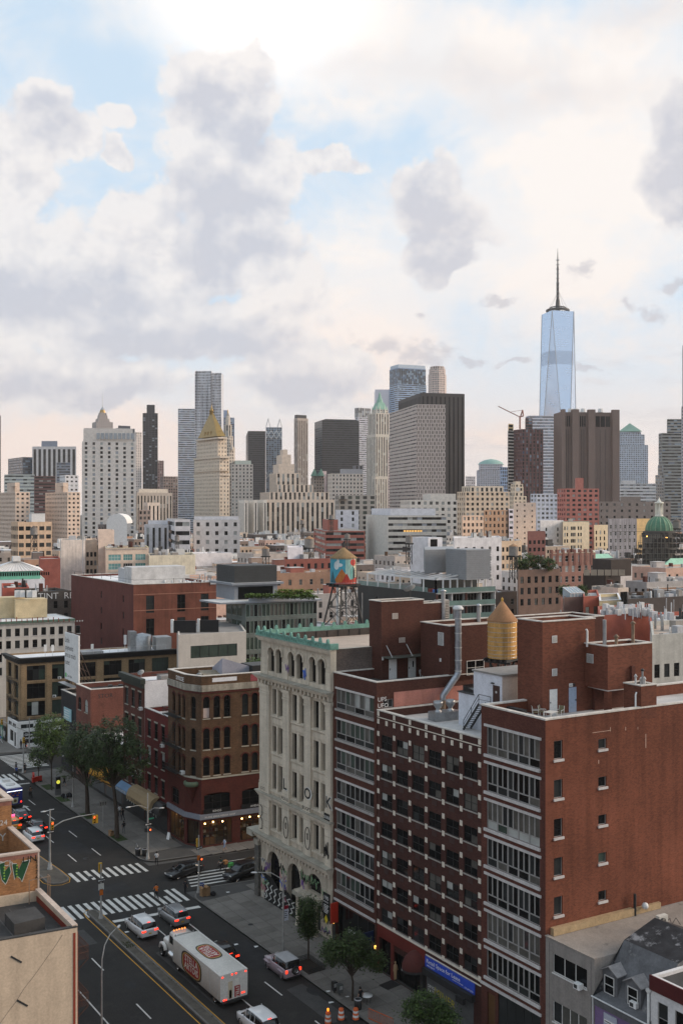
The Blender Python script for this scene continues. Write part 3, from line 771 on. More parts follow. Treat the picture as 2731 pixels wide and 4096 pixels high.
ab.lathe(prof,10,0,(0,0),math.pi,2*math.pi,1.25);ab.build('canopy',aw)
ab=MB(metal_d);ab.lathe([(1.26,0),(1.26,-.22)],12,0,(0,0),math.pi,2*math.pi,1.25);vl=ab.build('valance',aw)
lettering(vl,'200',.2,white_p,(-.55,-1.46,-.19),rz=-.35)
fbox(chk,'entrance_post',p0,rz0,7.2,7.6,-.4,0,.15,3.3,metal_d)
bl=mat('blue_sign',(.03,.07,.42),.5,.08)
sg=fbox(chk,'lease_sign',p0,rz0,7.65,14.45,-.16,-.08,3.45,4.40,bl)
lettering(sg,'Retail Space for Lease',.52,white_p,(.2,-.008,.42));lettering(sg,'RIPCO REALTY',.16,white_p,(.3,-.008,.14),font_bold=True);lettering(sg,'Jonathan 212 750 6565',.15,white_p,(3.9,-.008,.22));lettering(sg,'212 609 2333',.2,white_p,(5.5,-.008,.12))
shm=mat('roller_shutter',(.11,.115,.115),.55,.2,1)
sh=fbox(chk,'roller_shutter',p0,rz0,7.75,14.2,-.06,0,.15,2.75,shm)
for i in range(24):b=MB(shm);b.box(.02,6.43,-.022,0,.03+i*.112,.115+i*.112);b.build('slat',sh)
fbox(chk,'shutter_housing',p0,rz0,7.6,14.4,-.45,-.003,2.78,3.38,metal_d)
lettering(sh,'MINER',1.0,mat('yellow_spray',(.38,.33,.04),.7),(1.1,-.03,1.2),ry=.1,ext=.002);lettering(sh,'SIMON\nEAST',.42,white_p,(.25,-.03,1.5),ext=.002)
fbox(chk,'meter_box',p0,rz0,12.6,13.6,-.75,-.455,2.35,2.9,metal_d)
zk=25.15
wh=mat('white_render',(.60,.61,.66),.8,.12,.5,streak=.1);whc=mat('cream_render',(.46,.40,.36),.85,.15,.5)
SH=foot_of((64.1,68.02),3.87,7.5)
mb=MB(wh,whc)
for i in range(4):wall(mb,*wpt(SH,i),zk,30.6,(),m=1 if i==1 else 0)
local_part(chk,mb,'stair_house')
rb=MB(roof_g);o_=inset(SH,-.12);rb.prism(o_,30.603,30.75);local_part(chk,rb,'roof')
SL=foot_of((64.1,71.9),2.14,7.5);mb=MB(wh)
for i in range(4):wall(mb,*wpt(SL,i),zk,28.3,())
local_part(chk,mb,'stair_house_wing');rb=MB(roof_k);rb.prism(inset(SL,-.1),28.303,28.4);local_part(chk,rb,'roof')
b=MB(fr_black,g_dark);b.T=Matrix.Translation((65.0,73.0,28.42))
b.box(-.6,2.2,-.75,.75,0,.25);b.faces([(-.6,-.75,.25),(2.2,-.75,.25),(2.2,.75,.55),(-.6,.75,.55)],[(0,1,2,3)],1);b.faces([(-.6,.75,.25),(2.2,.75,.25),(2.2,.75,.55),(-.6,.75,.55)],[(1,0,3,2)]);b.faces([(-.6,-.75,.25),(-.6,.75,.25),(-.6,.75,.55)],[(0,2,1)])
sky_l=local_part(chk,b,'skylight')
dd=fbox(chk,'door',SH[0],rzof(SH,0),2.68,3.55,-.04,.0,27.85,29.65,mat('brown_door',(.055,.025,.02),.6));b=MB(stone_w);b.box(.35,.55,-.015,0,1.1,1.3);b.build('notice',dd)
fbox(chk,'lamp',SH[0],rzof(SH,0),2.55,2.85,-.22,0,29.78,29.88,metal_d)
st=thing('steel_stair','steep dark steel stair with railing against the white stair house','staircase',(63.4,69.9,zk))
for i in range(11):
 b=MB(metal_d);b.box(-.42,.42,1.95-.19*i,2.12-.19*i,.24*i+.1,.24*i+.13);b.build('tread',st)
for sx in(-.45,.45):
 b=MB(metal_d);b.bar((sx,2.15,0),(sx,0,2.75),.05,.22);b.build('stringer',st)
b=MB(metal_d)
b.bar((-.45,2.1,.9),(-.45,0,3.65),.045);b.bar((-.45,2.1,0),(-.45,2.1,.95),.045);b.bar((-.45,1.0,1.4),(-.45,1.0,2.3),.045);b.bar((-.45,0,2.7),(-.45,0,3.65),.045);b.bar((-.45,0,3.65),(-.45,-1.6,3.65),.045);b.bar((-.45,-1.6,2.7),(-.45,-1.6,3.65),.045);b.bar((-.45,2.1,.5),(-.45,0,3.25),.03);b.bar((-.45,0,3.2),(-.45,-1.6,3.2),.03)
b.build('railing',st);b=MB(metal_d);b.box(-.45,.5,-1.7,0,2.66,2.72);b.build('landing',st)
fl=mat('flashing_grey',(.33,.34,.33),.7,.2,.6);whl=mat('roof_wall_tan',(.40,.35,.28),.8,.2)
LN0=Vector((T0,81.05,0));r6=-R(6)
fbox(chk,'kerb_wall',LN0,r6,.4,8.0,-.16,-.01,zk,25.85,fl);fbox(chk,'kerb_wall',LN0,r6,8.003,20,-.16,-.01,zk,26.0,whl);fbox(chk,'flashing',LN0,r6,.3,20,-.22,-.005,25.86+.0,25.95,coping)
fb=thing('exhaust_fans','sheet metal curb carrying two round steel exhaust fans on the maroon building roof','exhaust fan',(64.0,76.6,zk),r6)
b=MB(metal_g);b.box(-1.0,1.9,-.7,.7,0,.85);b.build('curb',fb)
for x in(-.3,1.15):
 b=MB(metal_g);b.lathe([(.38,.85),(.38,.95),(.22,1.0),(.22,1.15),(.46,1.5),(.5,1.85),(.42,1.9),(.36,1.6),(.15,1.45),(.15,1.8),(0,1.85)],14,0,(x,0));b.build('fan',fb)
LF=foot_of((T0,81.05),7.78,30);LH=28.6
loft=thing('loft_building','dark brown brick loft building with metal-framed window bands and rooftop ductwork','building',(T0,81.05,0))
lz=[26.98-3.17*i for i in range(8)]
hl=[(.62,7.33,z-2.05,z)for z in lz if z>5.5]+[(.5,7.5,.15,4.5)]
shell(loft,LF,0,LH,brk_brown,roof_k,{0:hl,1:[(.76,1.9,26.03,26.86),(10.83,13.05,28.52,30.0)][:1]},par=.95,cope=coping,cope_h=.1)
p0,rz0=LF[0],rzof(LF,0);p1,rz1=LF[1],rzof(LF,1)
for r,z in enumerate([q for q in lz if q>5.5]):
 fbox(loft,'lintel',p0,rz0,.54,7.42,-.08,.02,z+.003,z+.2,stone_w);fbox(loft,'sill',p0,rz0,.5,7.38,-.14,.08,z-2.05-.22,z-2.053,mat('loft_sill',(.33,.31,.29),.8))
 fb=MB(fr_grey);w,h,zt=6.71,2.05,.62;xs=[0,.42,1.55,1.95,2.45,3.75,4.15,4.6,5.0,5.5,6.71]
 xs=[w*i/8 for i in range(9)]
 for i,x in enumerate(xs):fb.box(max(0,x-.05),min(w,x+.05),0,.08,0 if i%2==0 else zt,h)
 fb.box(.05,w-.05,.01,.07,0,.06);fb.box(.05,w-.05,.01,.07,h-.06,h)
 for i in range(4):fb.box(w*i/4+.05,w*(i+1)/4-.05,.012,.07,zt-.04,zt+.04)
 o=fb.build('window',loft,wl(loft,p0,rz0,.62,.06,z-2.05),rz0)
 gs={0:[g_green,g_blind,g_drape],1:[g_green,g_drape,g_dark],3:[g_drape,g_green,g_dark]}.get(r,[g_dark,g_dark,g_mid,g_green,g_drape])
 for i in range(8):ob('pane',pane_mesh(w/8-.1,h-zt-.1,pick(gs)),o,(w*i/8+.05,.045+rnd.random()*.012,zt+.05))
 for i in range(4):ob('pane',pane_mesh(w/4-.1,zt-.1,pick([g_dark,g_mid,g_drape])),o,(w*i/4+.05,.045+rnd.random()*.012,.05))
fbox(loft,'lintel',p0,rz0,.3,7.6,-.1,.02,4.75,4.97,stone_w)
window(loft,p0,rz0,.5,7.5,.15,4.5,'four',fr=fr_black,glass=(g_dark,g_mid),rev=.5)
fbox(loft,'shop_pier',p0,rz0,.0,.5,-.06,.0,.15,4.6,metal_d)
sg=fbox(loft,'blade_sign',p0,rz0,.95,1.05,-.95,-.05,2.6,4.7,mat('tattoo_sign_red',(.42,.03,.015),.5));lettering(sg,'TATTOO',.42,white_p,(-.012,.65,1.95),rx=math.pi/2,rz=-math.pi/2,ry=math.pi/2)
sg=fbox(loft,'blue_blade_sign',p0,rz0,7.3,7.42,-1.35,-.1,2.2,3.9,mat('navy_sign',(.012,.022,.06),.5))
lettering(loft,'GEMATH',.62,white_p,wl(loft,p0,rz0,2.4,.3,1.9),rz=rz0,ext=.002)
for x,nm in((.2,0),(7.6,1)):
 fbox(loft,'wall_lamp',p0,rz0,x,x+.14,-.16,-.02,2.2,2.5,mat('lamp_glow',(1.,.55,.1),emit=2.2))
window(loft,p1,rz1,.76,1.9,26.03,26.86,'two1',fr=fr_grey,glass=(g_mid,g_dark))
pink=mat('salmon_paint',(.42,.18,.14),.85,.25,.5,streak=.15,wear=((.36,.17,.10),.6,.4))
fbox(loft,'painted_wall_panel',p1,rz1,2.0,20,-.014,0,26.01,27.49,pink)
lettering(loft,'UPS\nUFO',.62,white_p,wl(loft,p1,rz1,.12,-.004,26.7),rz=rz1,ext=.002)
LA=proof(loft,'stair_tower',(64.24,86.635),2.2,5.3,27.65,35.95,brk_brown,roof=roof_t)
q=Vector((64.24,86.635,0))+n6*5.303+bdir*.25
proof(loft,'stair_tower_wing',(q.x,q.y),1.95,2.6,27.65,35.5,brk_brown)
w0=8.74;q=LN0+n6*w0;LB=proof(loft,'lift_block',(q.x,q.y+.0),4.77,21,28.0,33.7,brk_brown,roof=roof_t)
mb=MB(brk_brown);mb.T=Matrix.Translation((q.x,q.y,0))@Matrix.Rotation(r6,4,'Z');
pA,rA=LA[1],rzof(LA,1)
for(x,z,w,h)in((1.33,34.05,.7,.62),(2.17,31.48,.75,.52)):
 lv=fbox(loft,'louvre',pA,rA,x,x+w,-.05,0,z,z+h,mat('louvre_cream',(.52,.45,.40),.7));lb=MB(metal_d)
 for i in range(6):lb.box(.05,w-.05,-.012,-.002,.05+i*(h-.06)/6,.075+i*(h-.06)/6)
 lb.build('slots',lv)
lv=fbox(loft,'louvre',LB[0],rzof(LB,0),2.9,3.8,-.05,0,31.6,32.95,metal_l);lb=MB(metal_d)
for i in range(12):lb.box(.06,.84,-.012,-.002,.08+i*.105,.115+i*.105)
lb.build('slots',lv)
for x,m in((.91,white_p),(3.33,mat('door_grey',(.52,.52,.50),.6))):
 d=fbox(loft,'door',pA,rA,x,x+.95,-.05,0,27.65,29.75,m);b=MB(metal_d);b.box(.06,.11,-.08,0,.95,1.15);b.build('handle',d)
 if x>2:b=MB(g_dark);b.box(.5,.64,-.07,-.051,1.1,1.75);b.build('pane',d)
cp=fbox(loft,'door_canopy',pA,rA,.1,5.2,-1.3,-.002,30.02,30.12,mat('canopy_glass',(.09,.10,.085),.3,spec=.6))
for x in(.5,3.0):b=MB(metal_l);b.bar((x,.02,.1),(x,1.28,1.25),.05);b.build('stay_rod',cp)
for x,z in((-.25,29.9),):fbox(loft,'wall_light',pA,rA,.05,.2,-.12,0,29.75,30.1,white_p)
fbox(loft,'wall_light',LB[0],rzof(LB,0),3.25,3.42,-.12,0,29.9,30.25,white_p)
window(loft,LN0,r6,10.83,13.05,28.5,30.0,'two',fr=fr_white,glass=(g_drape,g_dark),rev=0,y=-.07)
dk=thing('exhaust_duct','long round galvanised exhaust duct elbowed down the brown loft wall','duct',tuple(LN0+n6*7.45+Vector((0,-.6,25.6))))
def dpt(w,y,z):return LN0+n6*w+Vector((-.1045*-y*0,-y,z))-dk.location
dm=mat('duct_metal',(.33,.35,.38),.35,.25,2,metal=.7)
b=MB(dm);b.tube([dpt(9.45,.42,28.9),dpt(9.45,.42,35.4)],.34,14);b.build('riser',dk)
b=MB(dm);b.tube([dpt(9.45,.42,28.95),dpt(9.2,.42,28.55),dpt(7.8,.5,27.1),dpt(7.48,.5,26.75),dpt(7.48,.5,26.3)],.33,14);b.build('elbow_run',dk)
b=MB(rust);b.tube([dpt(7.48,.5,26.34),dpt(7.48,.5,25.4)],[.33,.30],14);b.build('drop',dk)
for z in(34.5,33,31.5,30.2,29.1):
 b=MB(metal_l);b.tube([dpt(9.45,.42,z),dpt(9.45,.42,z+.07)],.375,14);b.build('joint_ring',dk)
b=MB(metal_l);b.lathe([(.34,35.4),(.55,35.45),(.58,35.6),(.35,35.85),(0,35.9)],14,0,tuple(dpt(9.45,.42,0)[:2]));b.v=[v-Vector((0,0,dk.location.z))for v in b.v];b.build('cowl',dk)
for(u,v,h,r,m)in((1795,2500,3.4,.24,metal_g),(1842,2497,1.6,.2,metal_g),(1938,2492,1.8,.22,metal_g)):
 q=P(u,v,111);cowl(loft,q.x,q.y+1.0,33.3,h,r,m,True)
for i,(u,dx)in enumerate(((1742,0),(1752,0),(1760,0))):
 q=P(u,2488,114);cowl(loft,q.x,q.y,33.3,2.3-.1*i,.2,metal_g,False)
q=P(1772,2490,115);hv=thing('condenser_unit','tall beige condenser unit behind steel flues on the brown loft roof','air conditioner',(q.x,q.y,33.35),r6)
b=MB(mat('beige_metal',(.42,.38,.34),.5));b.box(-.5,.5,-.45,.45,.1,2.2);b.build('casing',hv)
for i in range(10):b=MB(metal_d);b.box(-.42,.42,-.462,-.452,.3+i*.18,.36+i*.18);b.build('louvre_slat',hv)
b=MB(metal_d);b.box(-.45,.45,-.4,.4,0,.1);b.build('base',hv)
q=P(1640,2400,112.5);sdh=thing('satellite_dish','grey satellite dish on top of the brown brick stair tower','satellite dish',(q.x,q.y,35.65))
b=MB(mat('dish_grey',(.24,.26,.27),.5,.1));b.T=Matrix.Translation((0,0,1.25))@Matrix.Rotation(R(-38),4,'X')@Matrix.Rotation(R(0),4,'Z');b.lathe([(0,0),(.35,.05),(.65,.17),(.68,.19),(.65,.15),(.35,.02),(0,-.03)],18);b.build('dish',sdh)
b=MB(metal_d);b.bar((0,0,0),(0,0,1.15),.08);b.bar((0,0,.3),(0,-.5,0),.05);b.build('mast',sdh)
pc=thing('plastic_chair','white plastic chair behind the brown loft parapet','chair',tuple(G(1690,2712,27.66)),.4)
b=MB(white_p);b.box(-.25,.25,-.22,.22,.40,.44);b.build('seat',pc);b=MB(white_p);b.tube([(-.25,.22,.4),(-.22,.3,.75),(0,.34,.88),(.22,.3,.75),(.25,.22,.4)],.03,6);b.tube([(-.08,.24,.42),(-.07,.32,.85)],.025,5);b.tube([(.08,.24,.42),(.07,.32,.85)],.025,5);b.build('backrest',pc)
for sx in(-.22,.22):
 for sy in(-.2,.2):b=MB(white_p);b.bar((sx,sy,0),(sx*.9,sy*.9,.41),.04);b.build('leg',pc)
def water_tank(name,label,u,D,r,z0,z1,zap,zbase,wood,conem,group=None,bands=9,nl=4,leg=metal_d,spread=1.0):
 q=P(u,2000,D);t=thing(name,label,'water tower',(q.x,q.y,zbase),0.3,group)
 b=MB(wood);n=28
 if bands:
  h=z1-z0
  for i in range(n):
   a0,a1=2*math.pi*i/n,2*math.pi*(i+.985)/n;k=r*(1+.004*(i%2))
   b.faces([(k*math.cos(a),k*math.sin(a),z-zbase)for z in(z0,z1)for a in(a0,a1)],[(0,1,3,2)])
  b.lathe([(r*.97,z0-zbase),(r*.97,z1-zbase)],n);b.lathe([(0,z0-zbase),(r,z0-zbase)],n)
 b.build('tank',t)
 b=MB(conem);b.lathe([(r*1.06,z1-zbase-.05),(r*1.05,z1-zbase+.05),(r*.55,z1-zbase+(zap-z1)*.52),(r*.1,zap-zbase),(0,zap-zbase+.02)],n);b.build('roof',t)
 for i in range(bands):
  z=z0-zbase+(z1-z0)*(.04+.92*(i/(bands-1))**1.15);b=MB(metal_g);b.lathe([(r*1.012,z-.02),(r*1.02,z),(r*1.012,z+.02)],n);b.build('hoop',t)
 b=MB(leg);zt=z0-zbase
 for k in range(-2,3):b.box(-r,r,k*r*.42-.09,k*r*.42+.09,zt-.28,zt-.004)
 for k in(-1,1):b.box(k*r*.62-.1,k*r*.62+.1,-r,r,zt-.5,zt-.283)
 b.build('platform',t)
 L=[]
 for k in range(nl):
  a=2*math.pi*(k+.5)/nl;c,s=math.cos(a),math.sin(a);L.append(((r*.9*c*spread,r*.9*s*spread,0),(r*.82*c,r*.82*s,zt-.5)))
  b=MB(leg);b.bar(*L[-1],.17);b.build('leg',t)
 b=MB(leg)
 for k in range(nl):
  (a0,a1),(c0,c1)=L[k],L[(k+1)%nl];a0,a1,c0,c1=map(Vector,(a0,a1,c0,c1))
  for f0,f1 in(((0,1),)if zt<4 else((0,.5),(.5,1))):
   b.bar(a0.lerp(a1,f0),c0.lerp(c1,f1),.06);b.bar(c0.lerp(c1,f0),a0.lerp(a1,f1),.06)
  b.bar(a0.lerp(a1,.5),c0.lerp(c1,.5),.1)
 b.build('bracing',t)
 return t
wood_y=mat('cedar_yellow',(.50,.275,.085),.7,.3,1.2,streak=.3);cone_b=mat('tank_roof_brown',(.30,.155,.075),.8,.2,1.0)
yt=water_tank('water_tower','new yellow cedar water tank with brown conical roof behind the white stair house',2007,103,1.48,30.75,34.55,36.45,25.2,wood_y,cone_b,bands=9)
b=MB(mat('finial',(.45,.26,.05),.6));b.lathe([(.18,11.1),(.1,11.3),(.14,11.5),(0,11.7)],8);b.build('finial',yt)
# ------------------------------------------------------------------ pale stone bank building with green copper cresting
BF=foot_of((T0,88.84),15.21,26);BH=31.0;S0=104.05
bank=thing('bank_building','pale limestone bank building with arched attic windows, green copper cresting and graffiti','building',(T0,88.84,0))
lime=mat('limestone',(.50,.435,.345),.85,.16,.35,streak=.28,wear=((.25,.225,.19),.62,.45))
lime2=mat('limestone_block',(.54,.475,.38),.85,.16,.5,streak=.2);lime_d=mat('limestone_ledge',(.33,.305,.25),.9,.28,.6)
p0,rz0=BF[0],rzof(BF,0);p1,rz1=BF[1],rzof(BF,1)
X=lambda s:S0-s
att=[(X(a),X(c),26.95,29.76,(a-c)/2)for a,c in((102.3,100.99),(100.52,99.27),(97.84,96.57),(96.03,94.76),(93.38,92.14),(91.63,90.28))]
bays=[((101.38,100.42),(99.92,98.98)),((97.02,95.94),(95.32,94.45)),((92.6,91.48),(90.98,90.12))]
rows=[]
for(za,zb)in((22.1,25.05),(17.78,20.75),(13.42,16.40),(8.87,11.66)):
 for pr_ in bays:
  for a,c in pr_:rows.append((X(a),X(c),za,zb))
big=[(X(102.4),X(99.7),.7,6.22,1.35),(X(97.84),X(95.26),.7,6.16,1.29),(X(93.7),X(91.1),4.15,6.2,1.0)]
doorh=[(X(93.5),X(91.2),.15,3.2)]
brk_old=mat('old_dark_brick',(.085,.062,.052),.9,.3,.6,brick=((.19,.165,.15),.215,.075),wear=((.2,.18,.165),.62,.8))
shell(bank,BF,0,BH,lime,roof_t,{0:att+rows+big+doorh},par=.7,rev=.5,edge_mats={1:brk_old},pt=.5)
sash=mat('sash_black',(.018,.017,.015),.6)
for(x0,x1,a,c,rs)in att:window(bank,p0,rz0,x0,x1,a,c,'one',rs,fr=sash,glass=(g_dark,),rev=.5)
for(x0,x1,a,c)in rows:window(bank,p0,rz0,x0,x1,a,c,'sash',fr=sash,glass=(g_dark,g_dark,g_dark,g_mid),rev=.42)
for(x0,x1,a,c,rs)in big:window(bank,p0,rz0,x0,x1,a,c,'one',rs,fr=sash,glass=(g_dark,),rev=.5)
dd=fbox(bank,'door',p0,rz0,X(93.5),X(91.2),.38,.45,.15,3.2,metal_d)
def ledge(z0,z1,pr,nb,bz,bh,br,bw,xa=-.55,xb=15.4):
 n=4
 for i in range(n):
  f=(i+1)/n;fbox(bank,'cornice_moulding',p0,rz0,xa*f,15.21+(xb-15.21)*f,-pr*(.45+.55*f),-.003,z0+(z1-z0)*i/n+.001,z0+(z1-z0)*(i+1)/n,lime_d if i==n-1 else lime2)
 m=MB(lime2);m.box(0,bw,-br,0,0,bh);me=m.mesh('bracket')
 for i in range(nb):ob('bracket',me,bank,wl(bank,p0,rz0,.15+(14.8)*i/(nb-1),-.003,bz),rz0)
ledge(25.95,26.5,.95,20,25.55,.38,.55,.26)
ledge(12.2,12.78,.6,46,11.98,.2,.25,.13)
ledge(7.2,7.98,.95,24,6.85,.33,.5,.24)
ledge(30.45,31.0,.55,2,30.3,.1,.1,.1)
piers=[(X(103.95),X(101.75)),(X(98.75),X(97.3)),(X(94.2),X(92.85)),(X(89.95),X(88.86))]
def blk(x0,x1,z0,z1,pr,m=lime2):fbox(bank,'stone_block',p0,rz0,x0,x1,-pr,-.002,z0,z1,m)
for(x0,x1)in piers:
 z=14.0
 while z<24.2:
  h=min(.84,24.25-z);blk(x0+.02,x1-.02,z,z+h-.018,.26+rnd.random()*.006);z+=h
 blk(x0-.05,x1+.05,24.26,24.5,.30);blk(x0-.02,x1+.02,24.52,25.0,.27);blk(x0-.12,x1+.12,25.02,25.4,.38)
 blk(x0-.06,x1+.06,12.8,13.62,.36);blk(x0-.02,x1+.02,13.64,13.98,.31)
 z=8.0
 while z<11.9:
  blk(x0-.05,x1+.05,z,z+.74,.30+rnd.random()*.008);z+=.78
 z=26.52
 while z<28.6:z+=1
for pr_ in bays:
 xm0,xm1=X(pr_[0][1]),X(pr_[1][0])
 for(za,zb)in((22.1,25.05),(17.78,20.75),(13.42,16.40),(8.87,11.66)):
  fbox(bank,'mullion',p0,rz0,xm0+.08,xm1-.08,-.12,-.002,za-.05,zb+.15,lime2);fbox(bank,'sill',p0,rz0,X(pr_[0][0])-.1,X(pr_[1][1])+.1,-.2,-.003,za-.24,za-.06,lime2)
 for za in(16.75,21.1):fbox(bank,'spandrel_panel',p0,rz0,X(pr_[0][0])+.05,X(pr_[1][1])-.05,-.07,-.003,za,za+.62,lime2)
for(x0,x1,a,c,rs)in att:
 m=MB(lime2);n=10;xc=(x0+x1)/2
 for i in range(n):
  a0,a1=math.pi*i/n,math.pi*(i+1)/n;r0,r1=rs+.02,rs+.24
  q=[(r*math.cos(t),r*math.sin(t))for t in(a0,a1)for r in(r0,r1)]
  m.faces([(x,y,z)for y in(-.11,0)for x,z in q],[(0,1,3,2),(1,5,7,3),(0,2,6,4)])
 m.build('arch_ring',bank,wl(bank,p0,rz0,xc,-.002,c-rs),rz0)
 fbox(bank,'keystone',p0,rz0,xc-.1,xc+.1,-.18,-.115,c-.02,c+.32,lime2)
 for x in(x0-.24,x1+.0):fbox(bank,'impost',p0,rz0,x,x+.24,-.12,-.003,c-rs-.2,c-rs-.01,lime2)
for x0,x1 in((X(104.0),X(102.35)),(X(99.2),X(97.9)),(X(94.7),X(93.43)),(X(90.2),X(88.9))):
 for k in range(3):fbox(bank,'stone_block',p0,rz0,x0,x1,-.07,-.002,26.53+k*.62,26.53+k*.62+.6,lime2)
vm_=None
for(x0,x1,a,c,rs)in big[:2]:
 xc=(x0+x1)/2;n=11
 for i in range(n):
  t0,t1=math.pi*i/n+.012,math.pi*(i+1)/n-.012;r0,r1=rs+.01,rs+.85
  m=MB(lime);q=[(r*math.cos(t),r*math.sin(t))for t in(t0,t1)for r in(r0,r1)]
  m.faces([(x,y,z)for y in(-.08,0)for x,z in q],[(0,1,3,2),(1,5,7,3),(0,2,6,4),(0,4,5,1),(2,3,7,6)]);m.build('voussoir',bank,wl(bank,p0,rz0,xc,-.002,c-rs),rz0)
for(a,c)in((103.9,102.5),(99.6,97.95),(95.15,93.8),(90.95,88.95)):
 z=.2
 while z<4.9:blk(X(a),X(c),z,z+.63,.09+rnd.random()*.01,lime);z+=.66
fbox(bank,'corner_pier',p0,rz0,-.9,-.05,-.35,.55,.15,6.2,mat('pier_dark',(.10,.095,.085),.8,.4,2,wear=((.4,.35,.25),.6,3)))
fbox(bank,'pier_capital',p0,rz0,-1.0,.0,-.45,.6,6.2,6.85,lime_d);fbox(bank,'corner_slab',p0,rz0,-1.9,-.56,-.9,3.5,7.2,7.95,lime_d)
fbox(bank,'entrance_canopy',p0,rz0,X(95.3),X(90.7),-1.1,-.1,3.45,3.85,lime_d);fbox(bank,'canopy_top',p0,rz0,X(95.1),X(90.9),-1.0,-.1,3.853,4.0,lime)
for s in(94.6,91.0):
 b=MB(lime);b.lathe([(.3,0),(.3,.2),(.24,.25),(.22,3.0),(.3,3.2),(.3,3.29)],12);b.build('entrance_column',bank,wl(bank,p0,rz0,X(s),-.75,.15),rz0)
cop=mat('verdigris',(.15,.30,.245),.75,.3,1.5,wear=((.06,.14,.11),.58,2.5))
cr=MB(cop)
def antefix():
 m=MB(cop);pr=[(-.19,0),(-.21,.25),(-.12,.5),(0,.6),(.12,.5),(.21,.25),(.19,0)]
 n=len(pr);m.faces([(x,y,z)for y in(-.11,.11)for x,z in pr],[tuple(range(n-1,-1,-1)),tuple(range(n,2*n))]+[(i,i+1,n+i+1,n+i)for i in range(n-1)])
 m.faces([(0,-.26,.12),(-.1,-.11,.35),(.1,-.11,.35),(-.12,-.11,.02),(.12,-.11,.02)],[(0,1,2),(0,3,1),(0,2,4)])
 return m.mesh('antefix')
AX=antefix()
fbox(bank,'cresting_band',p0,rz0,-.35,15.3,-.5,-.3,31.003,31.6,cop);fbox(bank,'cresting_roll',p0,rz0,-.4,15.35,-.56,-.503,31.003,31.14,cop)
sw=MB(cop);sw.tube([(.22*math.cos(t),-.03,.3+.2*math.sin(t))for t in[k*math.pi/5 for k in range(-2,9)]],.035,5);SW=sw.mesh('scroll')
for i in range(11):
 ob('antefix',AX,bank,wl(bank,p0,rz0,.1+1.48*i,-.42,31.5),rz0)
 for d in(.45,.95):
  if i<10:ob('scroll',SW,bank,wl(bank,p0,rz0,.1+1.48*i+d,-.5,31.02),rz0)
e0=wl(bank,p0,rz0,15.0,-.5,0)+bank.location
fbox(bank,'cresting_return',BF[1],rz1,-.45,.55,-.25,-.005,31.003,31.62,cop);fbox(bank,'quoin_strip',BF[1],rz1,-.35,.35,-.14,-.003,26.6,31.0,lime2)
ps,rzs=BF[3],rzof(BF,3)
fbox(bank,'cresting_band',ps,rzs,0,26,-.4,-.2,31.003,31.5,cop)
for i in range(17):ob('antefix',AX,bank,wl(bank,ps,rzs,.6+1.55*i,-.3,31.4),rzs)
fbox(bank,'mansard_panel',ps,rzs,2,24,.55,.9,30.31,31.1,mat('standing_seam',(.055,.045,.04),.6,.2,2));
for i in range(15):fbox(bank,'seam',ps,rzs,2.6+1.5*i,2.68+1.5*i,.9,.96,30.31,31.1,metal_d)
fbox(bank,'roof_hatch',p1,rz1,2.0,3.6,.6,2.2,30.31,30.55,coping)
rp=MB(rust);rp.lathe([(1.9,30.312),(1.2,30.316),(0,30.318)],18,0,tuple(P(1400,2520,130)[:2]));local_part(bank,rp,'rust_stain')
for(u,v,h,r)in((1352,2498,6.3,.27),(1303,2530,.8,.22)):
 q=G(u,v,30.3);cowl(bank,q.x,q.y,30.3,h,r,white_p,False)
for(u,v)in((1330,2532),(1362,2535),(1258,2520),(1425,2515)):
 q=G(u,v,30.3);fbox(bank,'roof_vent',(q.x,q.y),0,-.2,.2,-.2,.2,30.31,30.7,metal_d)
q=G(1448,2500,30.3);pipe(bank,[(q.x,q.y,30.3),(q.x,q.y,34.6)],.06,metal_g);
blackp=mat('spray_black',(.012,.012,.012),.7);whitep=mat('spray_white',(.55,.55,.52),.7);greenp=mat('spray_green',(.20,.33,.18),.7);pinkp=mat('spray_pink',(.42,.16,.2),.7);bluep=mat('spray_blue',(.05,.16,.5),.7);purp=mat('spray_purple',(.18,.10,.28),.7)
def gtxt(t,size,s,z,m,y=-.02,**kw):return lettering(bank,t,size,m,wl(bank,p0,rz0,X(s),y,z),rz=rz0,ext=.001,**kw)
for t,s,z in(('L',98.6,14.15),('O',94.1,14.2),('K',89.85,14.2)):
 gtxt(t,1.9,s+.04,z-.06,whitep,-.272,font_bold=True,sx=1.08);gtxt(t,1.7,s,z,blackp,-.28,font_bold=True)
for s in(98.5,93.95):
 b=MB(blackp);b.tube([(.52*math.cos(k*.314),0,1.2*math.sin(k*.314))for k in range(21)],.05,4);b.build('graffiti',bank,wl(bank,p0,rz0,X(s)+.6,-.315,9.9),rz0)
 b=MB(blackp);b.tube([(.12*math.cos(k*.628),0,.35*math.sin(k*.628))for k in range(11)],.04,4);b.build('graffiti',bank,wl(bank,p0,rz0,X(s)+.6,-.315,10.1),rz0)
b=MB(blackp);b.tube([(0,0,0),(.5,0,.1),(.55,0,1.0),(.1,0,1.4),(.5,0,1.8),(.5,0,2.6),(0,0,2.8)],.06,4);b.build('graffiti',bank,wl(bank,p0,rz0,.35,-.315,8.3),rz0)
gtxt('POI 62',.5,98.75,12.95,blackp,-.366,font_bold=True);gtxt('BUGPT',.52,94.3,12.95,blackp,-.366,font_bold=True);gtxt('JOY2',.5,103.6,13.0,blackp,-.366)
fbox(bank,'painted_panel',p0,rz0,X(90.0),X(88.9),-.37,-.362,12.85,13.6,blackp);gtxt('SOBER',.42,89.98,13.05,whitep,-.375,font_bold=True)
